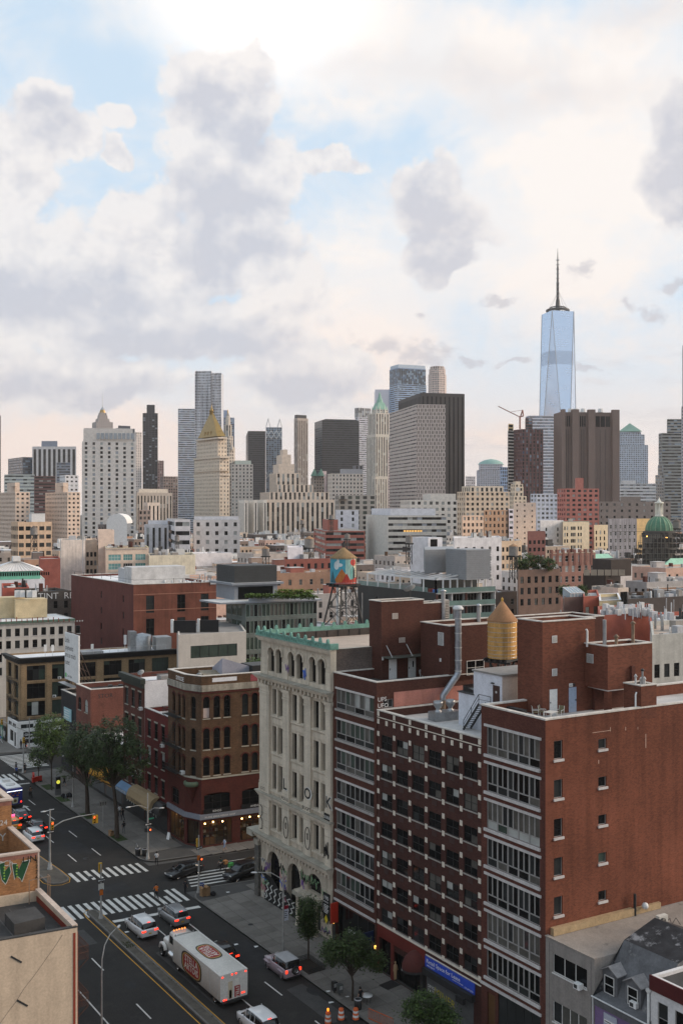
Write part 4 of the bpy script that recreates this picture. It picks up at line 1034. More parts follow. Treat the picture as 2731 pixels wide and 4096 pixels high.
def scrib(s,z,w,h,m,n=9,t=.05,y=-.11,seed=1):
 r=random.Random(seed);pts=[(w*(i+.2*r.uniform(-1,1))/n,0,h*(.5+.5*math.sin(i*2.3+seed)*r.uniform(.6,1)))for i in range(n+1)]
 q=[]
 for a,c in zip(pts,pts[1:]):q+=[a,((a[0]+c[0])/2+r.uniform(-.1,.1),0,(a[2]+c[2])/2+r.uniform(-.12,.12))]
 b=MB(m);b.tube(q,t,4);b.build('graffiti',bank,wl(bank,p0,rz0,X(s),y,z),rz0)
k=0
for(s,z,w,h,m,n)in((95.1,4.6,1.3,1.3,blackp,8),(94.9,4.7,3.6,1.4,greenp,14),(94.6,4.6,3.4,1.3,blackp,13),(99.6,4.2,1.2,1.6,blackp,7),(103.8,2.6,1.1,1.4,blackp,6),(103.8,1.0,1.2,1.2,pinkp,6),(99.5,2.6,1.4,1.2,bluep,6),(99.5,3.4,1.3,1.0,pinkp,5),(95.1,1.6,1.2,1.5,blackp,7),(90.9,1.4,1.8,1.7,blackp,9),(90.9,.5,1.8,.9,purp,8),(90.8,3.0,1.7,.9,whitep,7),(103.8,4.2,1.2,.8,whitep,6),(98.3,27.3,.9,1.0,purp,6),(94.6,26.9,.7,1.7,bluep,7),(94.5,27.2,.6,.9,purp,5),(90.1,8.6,1.0,2.0,blackp,9),(91.2,2.4,.8,1.9,blackp,8),(103.7,.3,1.4,.8,whitep,6)):
 k+=1;scrib(s,z,w,h,m,n,.055,-.36 if 8<z<10 else(-.11 if z>20 else-.13),k)
for i in range(34):
 r=random.Random(200+i);s_=r.choice((103.7,99.4,95.0,90.8))-r.uniform(0,.9);scrib(s_,r.uniform(.3,4.6),r.uniform(.5,1.3),r.uniform(.4,1.0),r.choice((blackp,blackp,whitep,pinkp,bluep,greenp,purp)),r.randint(4,9),r.uniform(.03,.06),-.125,300+i)
zz=MB(blackp,whitep);xs=X(103.0);W=8.6
zz.face([(0,0,0),(W,0,0),(W,0,1.9),(W*.8,0,1.5),(W*.62,0,2.4),(W*.4,0,2.1),(W*.2,0,3.0),(0,0,3.1)])
r=random.Random(5)
for i in range(9):
 x=.3+i*.95;pts=[]
 for j in range(6):
  pts.append((x+(.28 if j%2 else-.18)+r.uniform(-.1,.1)+.08*j,.15+j*.42*(1-.04*i)))
 for(a,c)in zip(pts,pts[1:]):
  w=.09+.05*r.random();zz.face([(a[0]-w,-.006,a[1]),(a[0]+w,-.006,a[1]),(c[0]+w,-.006,c[1]),(c[0]-w,-.006,c[1])],1)
zz.build('graffiti',bank,wl(bank,p0,rz0,xs,-.14,.18),rz0)
sg=fbox(bank,'number_sign',p0,rz0,X(90.4),X(89.2),-.2,-.12,2.2,5.0,blackp);lettering(sg,'190',.62,white_p,(.1,-.01,2.1));lettering(sg,'BOWERY',.22,white_p,(.12,-.01,1.8))
for i in range(6):b=MB(white_p);b.box(.15,1.05-.1*(i%3),-.012,-.003,1.5-.16*i,1.58-.16*i);b.build('print_line',sg)
b=MB(mat('yellow_diamond',(.75,.6,.04),.6));b.face([(.6,-.02,-.45),(.95,-.02,.05),(.6,-.02,.55),(.25,-.02,.05)]);b.build('diamond',sg)
mur=bpy.data.materials.new('mural_paint');mur.use_nodes=True;MATS['mural']=mur
nt=mur.node_tree;N=nt.nodes.new;L=nt.links.new;bs=nt.nodes['Principled BSDF'];bs.inputs['Roughness'].default_value=.7
tc=N('ShaderNodeTexCoord').outputs['Object'];sx=N('ShaderNodeSeparateXYZ');L(tc,sx.inputs[0])
def mm(op,a,c=0.0,d=0.0):
 n=N('ShaderNodeMath');n.operation=op
 for v,s in zip((a,c,d),n.inputs):
  if isinstance(v,(int,float)):s.default_value=v
  else:L(v,s)
 return n.outputs[0]
def mx(f,a,c):
 n=N('ShaderNodeMix');n.data_type='RGBA';L(f,n.inputs[0])
 for v,s in((a,n.inputs[6]),(c,n.inputs[7])):
  if isinstance(v,tuple):s.default_value=(*v,1)
  else:L(v,s)
 return n.outputs[2]
phi=mm('ARCTAN2',mm('ADD',mm('MULTIPLY',sx.outputs[0],RT.x),mm('MULTIPLY',sx.outputs[1],RT.y)),mm('MULTIPLY',mm('ADD',mm('MULTIPLY',sx.outputs[0],FW.x),mm('MULTIPLY',sx.outputs[1],FW.y)),-1))
hh=mm('DIVIDE',mm('SUBTRACT',sx.outputs[2],5.75),3.35)
c=mx(mm('GREATER_THAN',phi,.15),(.06,.32,.42),(.33,.52,.46))
c=mx(mm('GREATER_THAN',phi,.75),c,(.62,.56,.42))
def ell(p,h,a,b_):return mm('LESS_THAN',mm('ADD',mm('POWER',mm('DIVIDE',mm('SUBTRACT',phi,p),a),2),mm('POWER',mm('DIVIDE',mm('SUBTRACT',hh,h),b_),2)),1)
c=mx(ell(-.55,.72,.22,.16),c,(.62,.66,.66));c=mx(ell(-.42,.86,.10,.14),c,(.62,.66,.66));c=mx(ell(-.30,.74,.25,.07),c,(.62,.66,.66))
peak=mm('SUBTRACT',.60,mm('MULTIPLY',mm('ABSOLUTE',mm('SUBTRACT',phi,-.12)),.75));c=mx(mm('LESS_THAN',hh,peak),c,(.46,.15,.03))
hat=mm('GREATER_THAN',mm('SINE',mm('MULTIPLY',mm('ADD',mm('MULTIPLY',phi,2.2),hh),40)),0)
zig=mx(hat,(.05,.22,.28),(.01,.02,.03));c=mx(mm('LESS_THAN',mm('ADD',hh,mm('MULTIPLY',mm('ABSOLUTE',mm('ADD',phi,.95)),1.3)),.52),c,zig)
c=mx(mm('LESS_THAN',hh,mm('SUBTRACT',.42,mm('MULTIPLY',mm('ABSOLUTE',mm('SUBTRACT',phi,.25)),.9))),c,(.42,.035,.02))
c=mx(ell(.8,.42,.26,.26),c,(.16,.42,.40));c=mx(ell(.95,.30,.12,.32),c,(.012,.02,.03));c=mx(ell(.85,.84,.3,.13),c,(.55,.05,.04));c=mx(mm('LESS_THAN',mm('ADD',hh,mm('MULTIPLY',phi,-.12)),.1),c,(.45,.05,.03))
nn=N('ShaderNodeTexNoise');nn.inputs['Scale'].default_value=2.5;nn.inputs['Detail'].default_value=6;L(tc,nn.inputs['Vector'])
v_=N('ShaderNodeVectorMath');v_.operation='SCALE';L(c,v_.inputs[0]);L(mm('ADD',mm('MULTIPLY',nn.outputs[0],.7),.62),v_.inputs['Scale']);L(v_.outputs[0],bs.inputs['Base Color'])
wt=water_tank('water_tower','water tank painted with a turquoise and orange mural on tall black legs',1373,133,1.72,36.05,39.4,40.75,30.3,mur,mat('tank_roof_tan',(.26,.17,.085),.85,.25,1.5),bands=2,spread=1.75)
wt.rotation_euler[2]=0
b=MB(metal_d)
for sx_ in(-.22,.22):b.bar((-.6+sx_,-1.85,.2),(-.6+sx_,-1.85,9.2),.05);
for i in range(28):b.bar((-.82,-1.85,.4+i*.31),(-.38,-1.85,.4+i*.31),.035)
b.T=Matrix.Rotation(-.25,4,'Z');b.build('ladder',wt,(.95,-.2,0))
b=MB(metal_d);b.tube([(0,0,10.3),(0,0,11.0),(.15,0,11.2)],.12,6);b.bar((.9,-.6,9.3),(.2,-.1,10.6),.05);b.build('vent_hood',wt)
b=MB(metal_l);b.tube([(.25,-.4,0),(.25,-.4,5.5)],.06,6);b.build('riser_pipe',wt)
# ------------------------------------------------------------------ corner shop building and the row beyond the side street
glassm=bpy.data.materials.new('shop_glass');glassm.use_nodes=True;MATS['shop_glass']=glassm
nt=glassm.node_tree;nt.nodes.clear();_o=nt.nodes.new('ShaderNodeOutputMaterial');_m=nt.nodes.new('ShaderNodeMixShader');_t=nt.nodes.new('ShaderNodeBsdfTransparent');_g=nt.nodes.new('ShaderNodeBsdfGlossy')
_t.inputs[0].default_value=(.86,.86,.84,1);_g.inputs['Roughness'].default_value=.03;_m.inputs[0].default_value=.07
nt.links.new(_t.outputs[0],_m.inputs[1]);nt.links.new(_g.outputs[0],_m.inputs[2]);nt.links.new(_m.outputs[0],_o.inputs[0])
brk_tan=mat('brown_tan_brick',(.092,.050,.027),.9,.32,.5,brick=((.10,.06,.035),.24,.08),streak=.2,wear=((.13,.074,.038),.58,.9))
brk_or=mat('oxblood_brick',(.075,.016,.011),.85,.2,.4,brick=((.08,.03,.022),.215,.072))
C0=Vector((60.2,123.5,0));n9=c_dir(9)
a1=(60.2,126.0);a2=tuple((C0+n9*1.15)[:2]);br=C0+n9*16
NF=[(60.2,131.5),a1,a2,tuple(br[:2]),tuple((br+Vector((0,8,0)))[:2])]
brn=thing('corner_building','brown brick corner building with round-arched windows above a lit jeans shop','building',(60.2,123.5,0))
zrow=((17.35,20.45),(13.15,16.15),(9.6,12.25))
hL=[(131.5-s,131.5-s+.82,za-.1,zb-.1,.41)for s in(130.0,128.25,126.85)for za,zb in zrow]
W1=(Vector(a2)-Vector(a1)).length
hC=[(W1/2-.43,W1/2+.43,za,zb-.05,.43)for za,zb in zrow]
cw=[(x,x+.92)for x in(1.38,2.84,4.30,6.9,8.32,9.75,12.2,13.6)]
hR=[(x0-1.15,x1-1.15,za+.15,zb,.46)for x0,x1 in cw for za,zb in zrow]
h2=[(1.5-1.15,5.2-1.15,4.75,7.35,.35),(6.9-1.15,10.4-1.15,4.75,7.35,.35),(11.6-1.15,14.8-1.15,4.75,7.35,.35)]
shopR=[(.2,4.3,.3,3.6),(5.5,9.4,.3,3.6),(10.6,14.2,.3,3.6)]
mbp={}
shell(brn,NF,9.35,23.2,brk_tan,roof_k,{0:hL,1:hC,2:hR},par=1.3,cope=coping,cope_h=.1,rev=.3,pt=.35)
lf=inset(NF,-.03)
mb=MB(brk_or)
for i,hs in((0,[(1.2,3.6,4.9,7.2,.3),(.5,5.3,.3,3.6)]),(1,[(.35,W1-.35,.3,3.6)]),(2,h2+shopR),(3,[]),(4,[])):
 wall(mb,lf[i],lf[(i+1)%5],0,9.3,hs,.3)
mb.face([(*q,9.302)for q in lf]);local_part(brn,mb,'lower_wall')
for i,hs in((0,hL),(1,hC),(2,hR)):
 for(x0,x1,a,c,rs)in hs:
  window(brn,NF[i],rzof(NF,i),x0,x1,a,c,'sash',rs,fr=sash,glass=(g_dark,g_dark,g_dark,g_mid),rev=.3)
  fbox(brn,'sill',NF[i],rzof(NF,i),x0-.08,x1+.08,-.08,.02,a-.14,a-.003,lime_d)
bd=mat('boarded_window',(.52,.42,.38),.8);fbox(brn,'boarded_panel',NF[2],rzof(NF,2),cw[0][0]-1.13,cw[0][1]-1.17,.18,.21,17.55,18.85,bd)
for i in(0,1,2):
 for(x0,x1)in[(x,x2)for f,hs in((0,hL),(1,hC),(2,hR))if f==i for(x,x2,a,c,rs)in hs[:1]]:pass
 fbox(brn,'stone_band',NF[i],rzof(NF,i),-.02,(Vector(NF[i+1])-Vector(NF[i])).length+.02,-.16-.01*i,-.003,21.15,22.0,mat('stained_stone',(.31,.28,.23),.9,.35,1.2,streak=.4))
 fbox(brn,'brick_corbel',NF[i],rzof(NF,i),-.01,(Vector(NF[i+1])-Vector(NF[i])).length+.01,-.09-.01*i,-.003,20.85,21.14,brk_or)
 fbox(brn,'sill_course',NF[i],rzof(NF,i),-.01,(Vector(NF[i+1])-Vector(NF[i])).length+.01,-.1-.01*i,-.003,9.3,9.5,lime_d)
for i,hs in((2,hR),(0,hL)):
 for(x0,x1,a,c,rs)in hs:
  m=MB(brk_or);n=8;xc=(x0+x1)/2
  for k in range(n):
   t0,t1=math.pi*k/n,math.pi*(k+1)/n;q=[(r*math.cos(t),r*math.sin(t))for t in(t0,t1)for r in(rs+.01,rs+.2)]
   m.faces([(x,y,z)for y in(-.05,0)for x,z in q],[(0,1,3,2),(1,5,7,3)])
  m.build('arch_ring',brn,wl(brn,NF[i],rzof(NF,i),xc,-.002,c-rs),rzof(NF,i))
whi=mat('whitewash',(.68,.68,.70),.8,.12,wear=((.2,.1,.06),.6,1.6))
fbox(brn,'whitewash_patch',NF[2],rzof(NF,2),1.5,5.0,-.01,0,22.35,22.9,whi);fbox(brn,'painted_patch',NF[2],rzof(NF,2),7.0,14,-.01,0,22.1,23.0,mat('pink_patch',(.26,.06,.07),.8))
lettering(brn,'SYKOE',.8,white_p,wl(brn,NF[0],rzof(NF,0),2.6,-.012,22.2),rz=rzof(NF,0),font_bold=True,ext=.002)
b=MB(mat('corbel_green',(.10,.13,.08),.7,.3));b.lathe([(.1,5.6),(.35,6.6),(.75,7.6),(1.0,8.3)],12,brk_or,(60.75,124.9));b.lathe([(1.05,8.3),(1.2,8.5),(1.2,8.85),(.9,8.95)],14,0,(60.75,124.9));local_part(brn,b,'corbel')
for k,(x0,x1,a,c,rs)in enumerate(h2):window(brn,lf[2],rzof(lf,2),x0+.02,x1,a,c-.3,'three2',fr=sash,glass=(g_dark,g_blind,g_dark)if k==0 else(g_dark,),rev=.3)
window(brn,lf[0],rzof(lf,0),1.2,3.6,4.9,6.9,'two',fr=sash,glass=(g_dark,),rev=.3)
sgn=mat('black_signboard',(.012,.012,.013),.5)
for k,t in((0,'KINGS'),(1,'AVENUE')):
 sg=fbox(brn,'sign_board',lf[2],rzof(lf,2),h2[k][0]-.05,h2[k][1]+.05,-.1,-.02,4.66,5.25,sgn);lettering(sg,t,.42,white_p,(1.25,-.008,.13))
gb=mat('blue_grey_fascia',(.20,.21,.24),.6,.12)
sg=fbox(brn,'shop_fascia',lf[2],rzof(lf,2),-.3,15,-.28,-.01,3.95,4.6,gb);lettering(sg,'NUDIE JEANS REPAIR SHOP',.33,white_p,(.7,-.008,.17),sx=1.05)
sg=fbox(brn,'shop_fascia',lf[1],rzof(lf,1),-.1,W1+.05,-.29,-.01,3.95,4.598,gb);fbox(brn,'shop_fascia',lf[0],rzof(lf,0),.2,5.5,-.27,-.01,3.95,4.595,gb)
warmw=mat('shop_wall',(.16,.10,.05),.8);wood_s=mat('shop_shelf',(.18,.09,.035),.6);jean=[mat('goods_%d'%i,c,.9)for i,c in enumerate(((.03,.04,.08),(.3,.22,.12),(.12,.04,.02),(.4,.36,.3)))]
glow=mat('shop_lamp',(1.,.62,.22),emit=14.0)
for wi,(fi,x0,x1)in enumerate(((2,.2,4.3),(2,5.5,9.4),(2,10.6,14.2),(0,.5,5.3),(1,.35,W1-.35))):
 rz_=rzof(lf,fi);o=window(brn,lf[fi],rz_,x0,x1,.3,3.6,'four' if x1-x0>3 else 'two1',fr=fr_black,glass=(glassm,),rev=.3)
 if fi==1:continue
 w=x1-x0;it=MB(warmw);it.box(0,w,1.9,2.0,.16,3.8);it.box(0,w,.3,2.0,3.7,3.8);it.box(0,w,.3,2.0,.1,.16);it.box(0,.05,.3,1.9,.16,3.7);it.box(w-.05,w,.3,1.9,.16,3.7)
 it.build('shop_interior',brn,wl(brn,lf[fi],rz_,x0,0,0),rz_)
 for j in range(3):
  fbox(brn,'shelf',lf[fi],rz_,x0+.1,x1-.1,1.5,1.85,.8+j*.8,.85+j*.8,wood_s)
  for q in range(int(w/.42)):
   if rnd.random()<.8:fbox(brn,'folded_goods',lf[fi],rz_,x0+.15+q*.42,x0+.48+q*.42,1.5,1.82,.853+j*.8,.853+j*.8+rnd.uniform(.15,.4),rnd.choice(jean))
 for j in range(int(w/1.2)):
  q=wl(brn,lf[fi],rz_,x0+.6+j*1.25,1.0+.3*(j%2),0);b=MB(glow);b.lathe([(0,2.9),(.1,2.95),(.1,3.08),(0,3.12)],8);b.build('lamp',brn,q)
 fbox(brn,'counter',lf[fi],rz_,x0+.6,x0+1.9,.8,1.3,.16,1.05,wood_s)
def fire_escape(root,p,rz,x0,x1,levels,m=metal_d,dep=1.0,h=.95):
 for i,z in enumerate(levels):
  b=MB(m)
  for k in range(9):b.box(x0,x1,-dep+k*dep/9,-dep+k*dep/9+.05,z,z+.03)
  b.build('platform',root,wl(root,p,rz,0,0,0),rz)
  b=MB(m)
  for zz in(z+.5,z+h):b.bar((x0,-dep,zz),(x1,-dep,zz),.04);b.bar((x0,-dep,zz),(x0,0,zz),.04);b.bar((x1,-dep,zz),(x1,0,zz),.04)
  nb=int((x1-x0)/.18)
  for k in range(nb+1):b.bar((x0+(x1-x0)*k/nb,-dep,z),(x0+(x1-x0)*k/nb,-dep,z+h),.018)
  b.bar((x0,-dep,z),(x0,0,z-.9),.05);b.bar((x1,-dep,z),(x1,0,z-.9),.05);b.build('railing',root,wl(root,p,rz,0,0,0),rz)
  if i<len(levels)-1:
   b=MB(m);z2=levels[i+1];xa,xb=x0+.3,x1-.3
   for d in(-.75,-.3):b.bar((xa,d,z2),(xb,d,z),.05)
   for k in range(12):b.bar((xa+(xb-xa)*k/12,-.75,z2+(z-z2)*k/12),(xa+(xb-xa)*k/12,-.3,z2+(z-z2)*k/12),.03)
   b.build('ladder',root,wl(root,p,rz,0,0,0),rz)
fire_escape(brn,NF[0],rzof(NF,0),.2,4.6,[17.2,13.0,9.6])
def ac_unit(root,p,rz,x,z,name='air_conditioner'):
 o=fbox(root,name,p,rz,x,x+.62,-.45,.05,z,z+.42,white_p);b=MB(metal_d);b.box(.06,.4,-.012,-.002,.07,.36);b.build('grille',o);return o
ac_unit(brn,NF[0],rzof(NF,0),4.75,9.62)
f=foot_of(tuple((C0+n9*6+Vector((0,4,0)))[:2]),3,5,9);mb=MB(mat('bulkhead_lilac',(.30,.30,.35),.7));zr_=21.9
mb.prism(f,zr_,[23.2,24.9,23.2,23.2]);local_part(brn,mb,'bulkhead')
f=foot_of(tuple((C0+n9*10+Vector((0,3,0)))[:2]),3.4,5,9);mb=MB(metal_d);mb.prism(f,zr_,23.7);local_part(brn,mb,'roof_shed')
mb=MB(mat('tarp',(.23,.19,.14),.8,.3,2));q=C0+n9*3.5+Vector((0,3.5,0));mb.prism([(q.x,q.y),(q.x+3.2,q.y-.5),(q.x+3.2,q.y+2),(q.x,q.y+2.5)],zr_,[22.4,22.3,23.0,23.1]);local_part(brn,mb,'skylight')
def dish(root,x,y,z,r=.4,m=None):
 b=MB(m or mat('dish_grey',(.24,.26,.27),.5,.1));b.T=Matrix.Translation((x,y,z+.9))@Matrix.Rotation(R(-55),4,'X');b.lathe([(0,0),(r*.6,.06),(r,.18),(r*.6,.03),(0,-.03)],14);b.T=None;b.bar((x,y,z),(x,y,z+.88),.06);return local_part(root,b,'satellite_dish')
q=C0+n9*2.2+Vector((0,3,0));dish(brn,q.x,q.y,zr_,.5)
def rowhouse(name,label,s1,s0,h,m,cols,heads,ww,wh,T=60.2,depth=18,roof=roof_s,fr=fr_black,cope=None,par=.7,sidem=None,glass=GLS,k=9,rise=0,sill=lime_d,style='sash',z0=0,extra=()):
 f=foot_of((T,s0),s1-s0,depth,k);t=thing(name,label,'building',(T,s0,0))
 W=s1-s0;hs=[(x,x+ww,hd-wh,hd)+((rise,)if rise else())for hd in heads for x in cols]
 shell(t,f,z0,h,m,roof,{0:hs+list(extra)},par=par,cope=cope,edge_mats={1:sidem or m},cope_h=.1)
 for x0,x1,a,c,*r_ in hs:
  window(t,f[0],rzof(f,0),x0,x1,a,c,style,rise,fr=fr,glass=glass)
  fbox(t,'sill',f[0],rzof(f,0),x0-.08,x1+.08,-.09,.02,a-.13,a-.003,sill);
  if not rise:fbox(t,'lintel',f[0],rzof(f,0),x0-.08,x1+.08,-.07,-.003,c+.003,c+.22,sill)
 return t,f
redp=mat('red_painted_brick',(.098,.013,.010),.75,.22,.5,brick=((.09,.012,.01),.215,.075),wear=((.22,.15,.13),.69,.9))
sr,srf=rowhouse('row_building','small bright red painted building between the brown corner and the white-sided one',139.6,131.53,16.5,redp,[1.1,3.5,5.9],[14.9,11.0,7.1],1.05,2.3,glass=(g_dark,g_mid,g_blind,g_dark),roof=roof_w,cope=roof_s)
ac_unit(sr,srf[0],rzof(srf,0),6.3,12.0);fbox(sr,'shopfront',srf[0],rzof(srf,0),.1,7.9,-.06,0,.15,3.4,metal_d)
dr,drf=rowhouse('row_building','dark red building with black bracketed cornice and whitewashed side wall',147.8,139.63,20.4,brk_dk,[.8,3.3,5.8],[18.5,14.6,10.7,6.8],1.15,2.5,sidem=mat('whitewash_wall',(.66,.64,.64),.85,.12,.6,wear=((.30,.22,.17),.68,.55)),roof=roof_w,cope=None)
fbox(dr,'cornice',drf[0],rzof(drf,0),-.2,8.4,-.75,-.003,20.0,20.75,mat('cornice_greenblack',(.022,.028,.022),.6));fbox(dr,'cornice_frieze',drf[0],rzof(drf,0),0,8.17,-.35,-.003,19.3,19.99,mat('cornice_greenblack',(.022,.028,.022)))
ac_unit(dr,drf[0],rzof(drf,0),6.9,16.0);fbox(dr,'shopfront',drf[0],rzof(drf,0),.1,8.0,-.06,0,.15,3.4,metal_d)
for k in range(6):q=Vector((*drf[1],0))+n9*(3+k*2.2)+Vector((0,2+(k%3)*2,0));
q=Vector((*drf[1],0));dish(dr,q.x+2,q.y+6,19.7,.55);dish(dr,q.x+7,q.y+5,19.7,.55);dish(dr,q.x+14.2,q.y+3,19.7,.5)
fbox(dr,'skylight',drf[1],rzof(drf,1),3,8,2,4.5,19.7,20.6,roof_g);fbox(dr,'roof_railing',drf[1],rzof(drf,1),1,17,.1,.16,21.2,21.3,metal_d)
lb_,lbf=rowhouse('row_building','low two-storey shop with yellow awning behind the street trees',161.8,147.83,9.2,mat('grey_brick_low',(.12,.10,.09),.9,.3),[1.2,3.6,6.0,8.4,10.8],[7.6],1.2,1.9,roof=roof_w)
fbox(lb_,'roller_shutter',lbf[0],rzof(lbf,0),.6,6.2,-.06,0,.15,3.0,shm);fbox(lb_,'roller_shutter',lbf[0],rzof(lbf,0),7.2,13.4,-.06,0,.15,3.0,shm)
bl_,blf=rowhouse('row_building','red brick building with faded painted lettering on its side wall under the billboard',168.7,161.83,15.8,mat('brick_low_red',(.145,.048,.034),.85,.2,.4,brick=((.22,.11,.08),.215,.075),streak=.1),[1.0,4.1],[13.9,9.6],1.5,2.2,rise=.75,depth=13,roof=roof_k,cope=coping)
lettering(bl_,'STOR',1.0,metal_d,wl(bl_,blf[1],rzof(blf,1),1.2,-.012,14.3),rz=rzof(blf,1),ext=.002)
for k,q in enumerate(((3.5,2.5),(5.2,2.2),(6.6,2.4))):
 fbox(bl_,'roof_planter',blf[1],rzof(blf,1),q[0],q[0]+.7,q[1],q[1]+.7,15.1,15.9,metal_d)
gh=MB(glassm,fr_white);
fbox(bl_,'roof_shed',blf[1],rzof(blf,1),8.0,11.5,1.2,4.2,15.1,17.3,mat('polycarb',(.42,.44,.45),.4,.2));fbox(bl_,'shed_roof',blf[1],rzof(blf,1),7.8,11.7,1.0,4.4,17.303,17.4,white_p)
bk_,bkf=rowhouse('row_building','narrow black painted building with pale blue notice board, left of the brick one',176.3,168.73,13.7,mat('black_brick',(.018,.018,.02),.7,.3),[1.0],[9.0],1.2,2.2,depth=9,roof=roof_g,cope=coping)
sg=fbox(bk_,'notice_board',bkf[0],rzof(bkf,0),1.9,5.6,-.2,-.05,8.9,11.0,mat('notice_blue',(.30,.48,.52),.6));b=MB(sgn)
for i in range(4):b2=MB(white_p);b2.box(.25,2.9-.4*(i%2),-.008,-.002,1.65-.42*i,1.78-.42*i);b2.build('print_line',sg)
bb=thing('billboard','white billboard reading Little payments are so much cuter on a steel frame','billboard',(62.2,172.8,13.4))
b=MB(white_p);b.box(-.12,.12,0,7.15,1.6,10.05);pn=b.build('panel',bb)
ink=mat('ink_black',(.02,.02,.022),.6)
for i,t in enumerate(('Little','payments','are so much','cuter.')):lettering(pn,t,1.35,ink,(-.126,6.9,8.3-1.32*i),rz=-math.pi/2,sx=.80)
lettering(pn,'Cash App',.62,ink,(-.126,5.9,2.15),rz=-math.pi/2)
b=MB(mat('logo_green',(.05,.42,.08),.5));b.box(-.132,-.122,6.15,6.85,2.0,2.75);b.build('logo',pn)
b=MB(mat('cat_steel',(.07,.045,.035),.7))
for y in(.4,2.5,4.6,6.7):
 b.bar((.2,y,0),(.2,y,10.3),.14);b.bar((3.2,y,0),(.2,y,7.5),.12);b.bar((.2,y,2.0),(3.0,y,.4),.09);b.bar((.2,y,4.5),(1.9,y,3.4),.08)
for z in(1.5,4.5,7.5,10.2):b.bar((.25,.2,z),(.25,6.9,z),.1)
for y in(.4,2.5,4.6):b.bar((.3,y,1.5),(.3,y+2.1,4.5),.07);b.bar((.3,y+2.1,4.5),(.3,y,7.5),.07)
b.build('frame',bb);b=MB(metal_g);b.box(-1.3,-.14,-.2,7.3,1.0,1.08);b.build('catwalk',bb)
def awning(label,s1,s0,z,proj,m,txt=None,tm=None,T=60.15,rounded=False,dz=.8,ts=.5):
 t=thing('awning',label,'awning',(T,s0,z));W=s1-s0
 b=MB(m)
 prof=[(0,dz),(-proj,0)]if not rounded else[(0,dz),(-proj*.45,dz*.95),(-proj*.8,dz*.65),(-proj,.1)]
 vz=-.55
 pts=[(x,0,z_)for x,z_ in prof]+[(prof[-1][0],0,vz)]
 n=len(pts)
 b.faces([(x,y,z_)for y in(0,W)for x,_,z_ in pts],[(i,i+1,n+i+1,n+i)for i in range(n-1)]+[tuple(range(n))[::-1],tuple(range(n,2*n))])
 b.build('canopy',t)
 if txt:lettering(t,txt,ts,tm or white_p,(prof[-1][0]-.012,W-.4,vz+.1),rz=-math.pi/2)
 b=MB(metal_d);b.bar((0,.05,vz),(-proj,.05,vz),.04);b.bar((0,W-.05,vz),(-proj,W-.05,vz),.04);b.build('frame',t)
 return t
awning('bright yellow awning half hidden behind the two big street trees',158.8,148.9,3.4,1.5,mat('canvas_yellow',(.45,.21,.015),.7,.15),dz=1.1)
awning('light blue awning with white lettering beside the yellow one',148.7,142.6,3.3,1.1,mat('canvas_blue',(.16,.27,.42),.7,.15),'CASH REGISTERS',white_p,dz=.6,ts=.55)
awning('cream domed awning marked K C left of the corner shop',142.4,134.2,3.3,1.7,mat('canvas_cream',(.34,.25,.14),.7,.15),'K C  RESTAURANT',sgn,rounded=True,dz=1.3,ts=.6)
awning('small black awning next to the corner shop',134.0,131.7,3.2,1.3,metal_d,rounded=True,dz=1.0)
k=40
for(s,z,w,h)in((150,5.0,8,1.8),(146,1.0,2.6,1.8),(140.5,1.2,3.5,1.8),(138,1.1,3.0,2.0)):
 k+=1;r=random.Random(k);b=MB(whitep)
 b.tube([(w*(i/10),0,h*(.5+.45*math.sin(i*1.9+k)*r.uniform(.7,1)))for i in range(11)],.05,4);b.build('graffiti',lb_ if s>147 else(dr if s>139.7 else sr),Vector((60.08,s,z))-(lb_ if s>147 else(dr if s>139.7 else sr)).location,-math.pi/2)
TC=Vector((59.06,196.97,0));tanb=mat('tan_brick',(.30,.20,.11),.85,.18,.4,brick=((.24,.17,.10),.215,.075),streak=.15)
TF=foot_of(TC,9,31.3,9);tan=thing('loft_building','tan brick corner loft building with deep black cornice and wide dark windows','building',tuple(TC))
bx=[(1.35,4.8),(6.1,9.55),(11.0,14.6),(16.2,19.8),(21.2,24.6),(26.0,29.5)]
tz=((12.3,15.2),(8.75,11.75),(5.4,8.25));hT=[(a,c,za,zb)for a,c in bx for za,zb in tz];hTl=[(5.5,8.0,za,zb)for za,zb in tz]+[(1,3.5,za,zb)for za,zb in tz]
shell(tan,TF,0,16.6,tanb,roof_w,{0:hTl,1:hT},par=.3,rev=.35)
for i,hs in((0,hTl),(1,hT)):
 for(x0,x1,a,c)in hs:
  window(tan,TF[i],rzof(TF,i),x0,x1,a,c,'loft',fr=sash,glass=(g_dark,g_dark,g_green,g_mid),rev=.35);fbox(tan,'sill',TF[i],rzof(TF,i),x0-.1,x1+.1,-.1,.02,a-.25,a-.003,tanb)
 W=(Vector(TF[i+1])-Vector(TF[i])).length
 for q,(z0,z1,pr)in enumerate(((15.75,16.2,.35),(16.203,16.6,.7),(16.603,16.85,1.0))):fbox(tan,'cornice',TF[i],rzof(TF,i),-pr if i else-.0,W+(pr if not i else 0),-pr-.01*i,-.003,z0,z1,mat('black_cornice',(.014,.013,.012),.6))
for x0,x1 in((.15,1.2),(4.95,5.95),(9.7,10.85),(14.75,16.05),(19.95,21.05),(24.75,25.85)):fbox(tan,'pilaster',TF[1],rzof(TF,1),x0+.12,x1-.12,-.12,-.003,5.2,15.7,tanb)
fire_escape(tan,TF[0],rzof(TF,0),4.6,8.6,[12.0,8.4,5.2],dep=1.3)
ac_unit(tan,TF[1],rzof(TF,1),7.2,12.32);ac_unit(tan,TF[1],rzof(TF,1),6.2,8.8);fbox(tan,'curtain',TF[1],rzof(TF,1),2.3,3.5,.2,.24,5.6,8.1,g_blind)
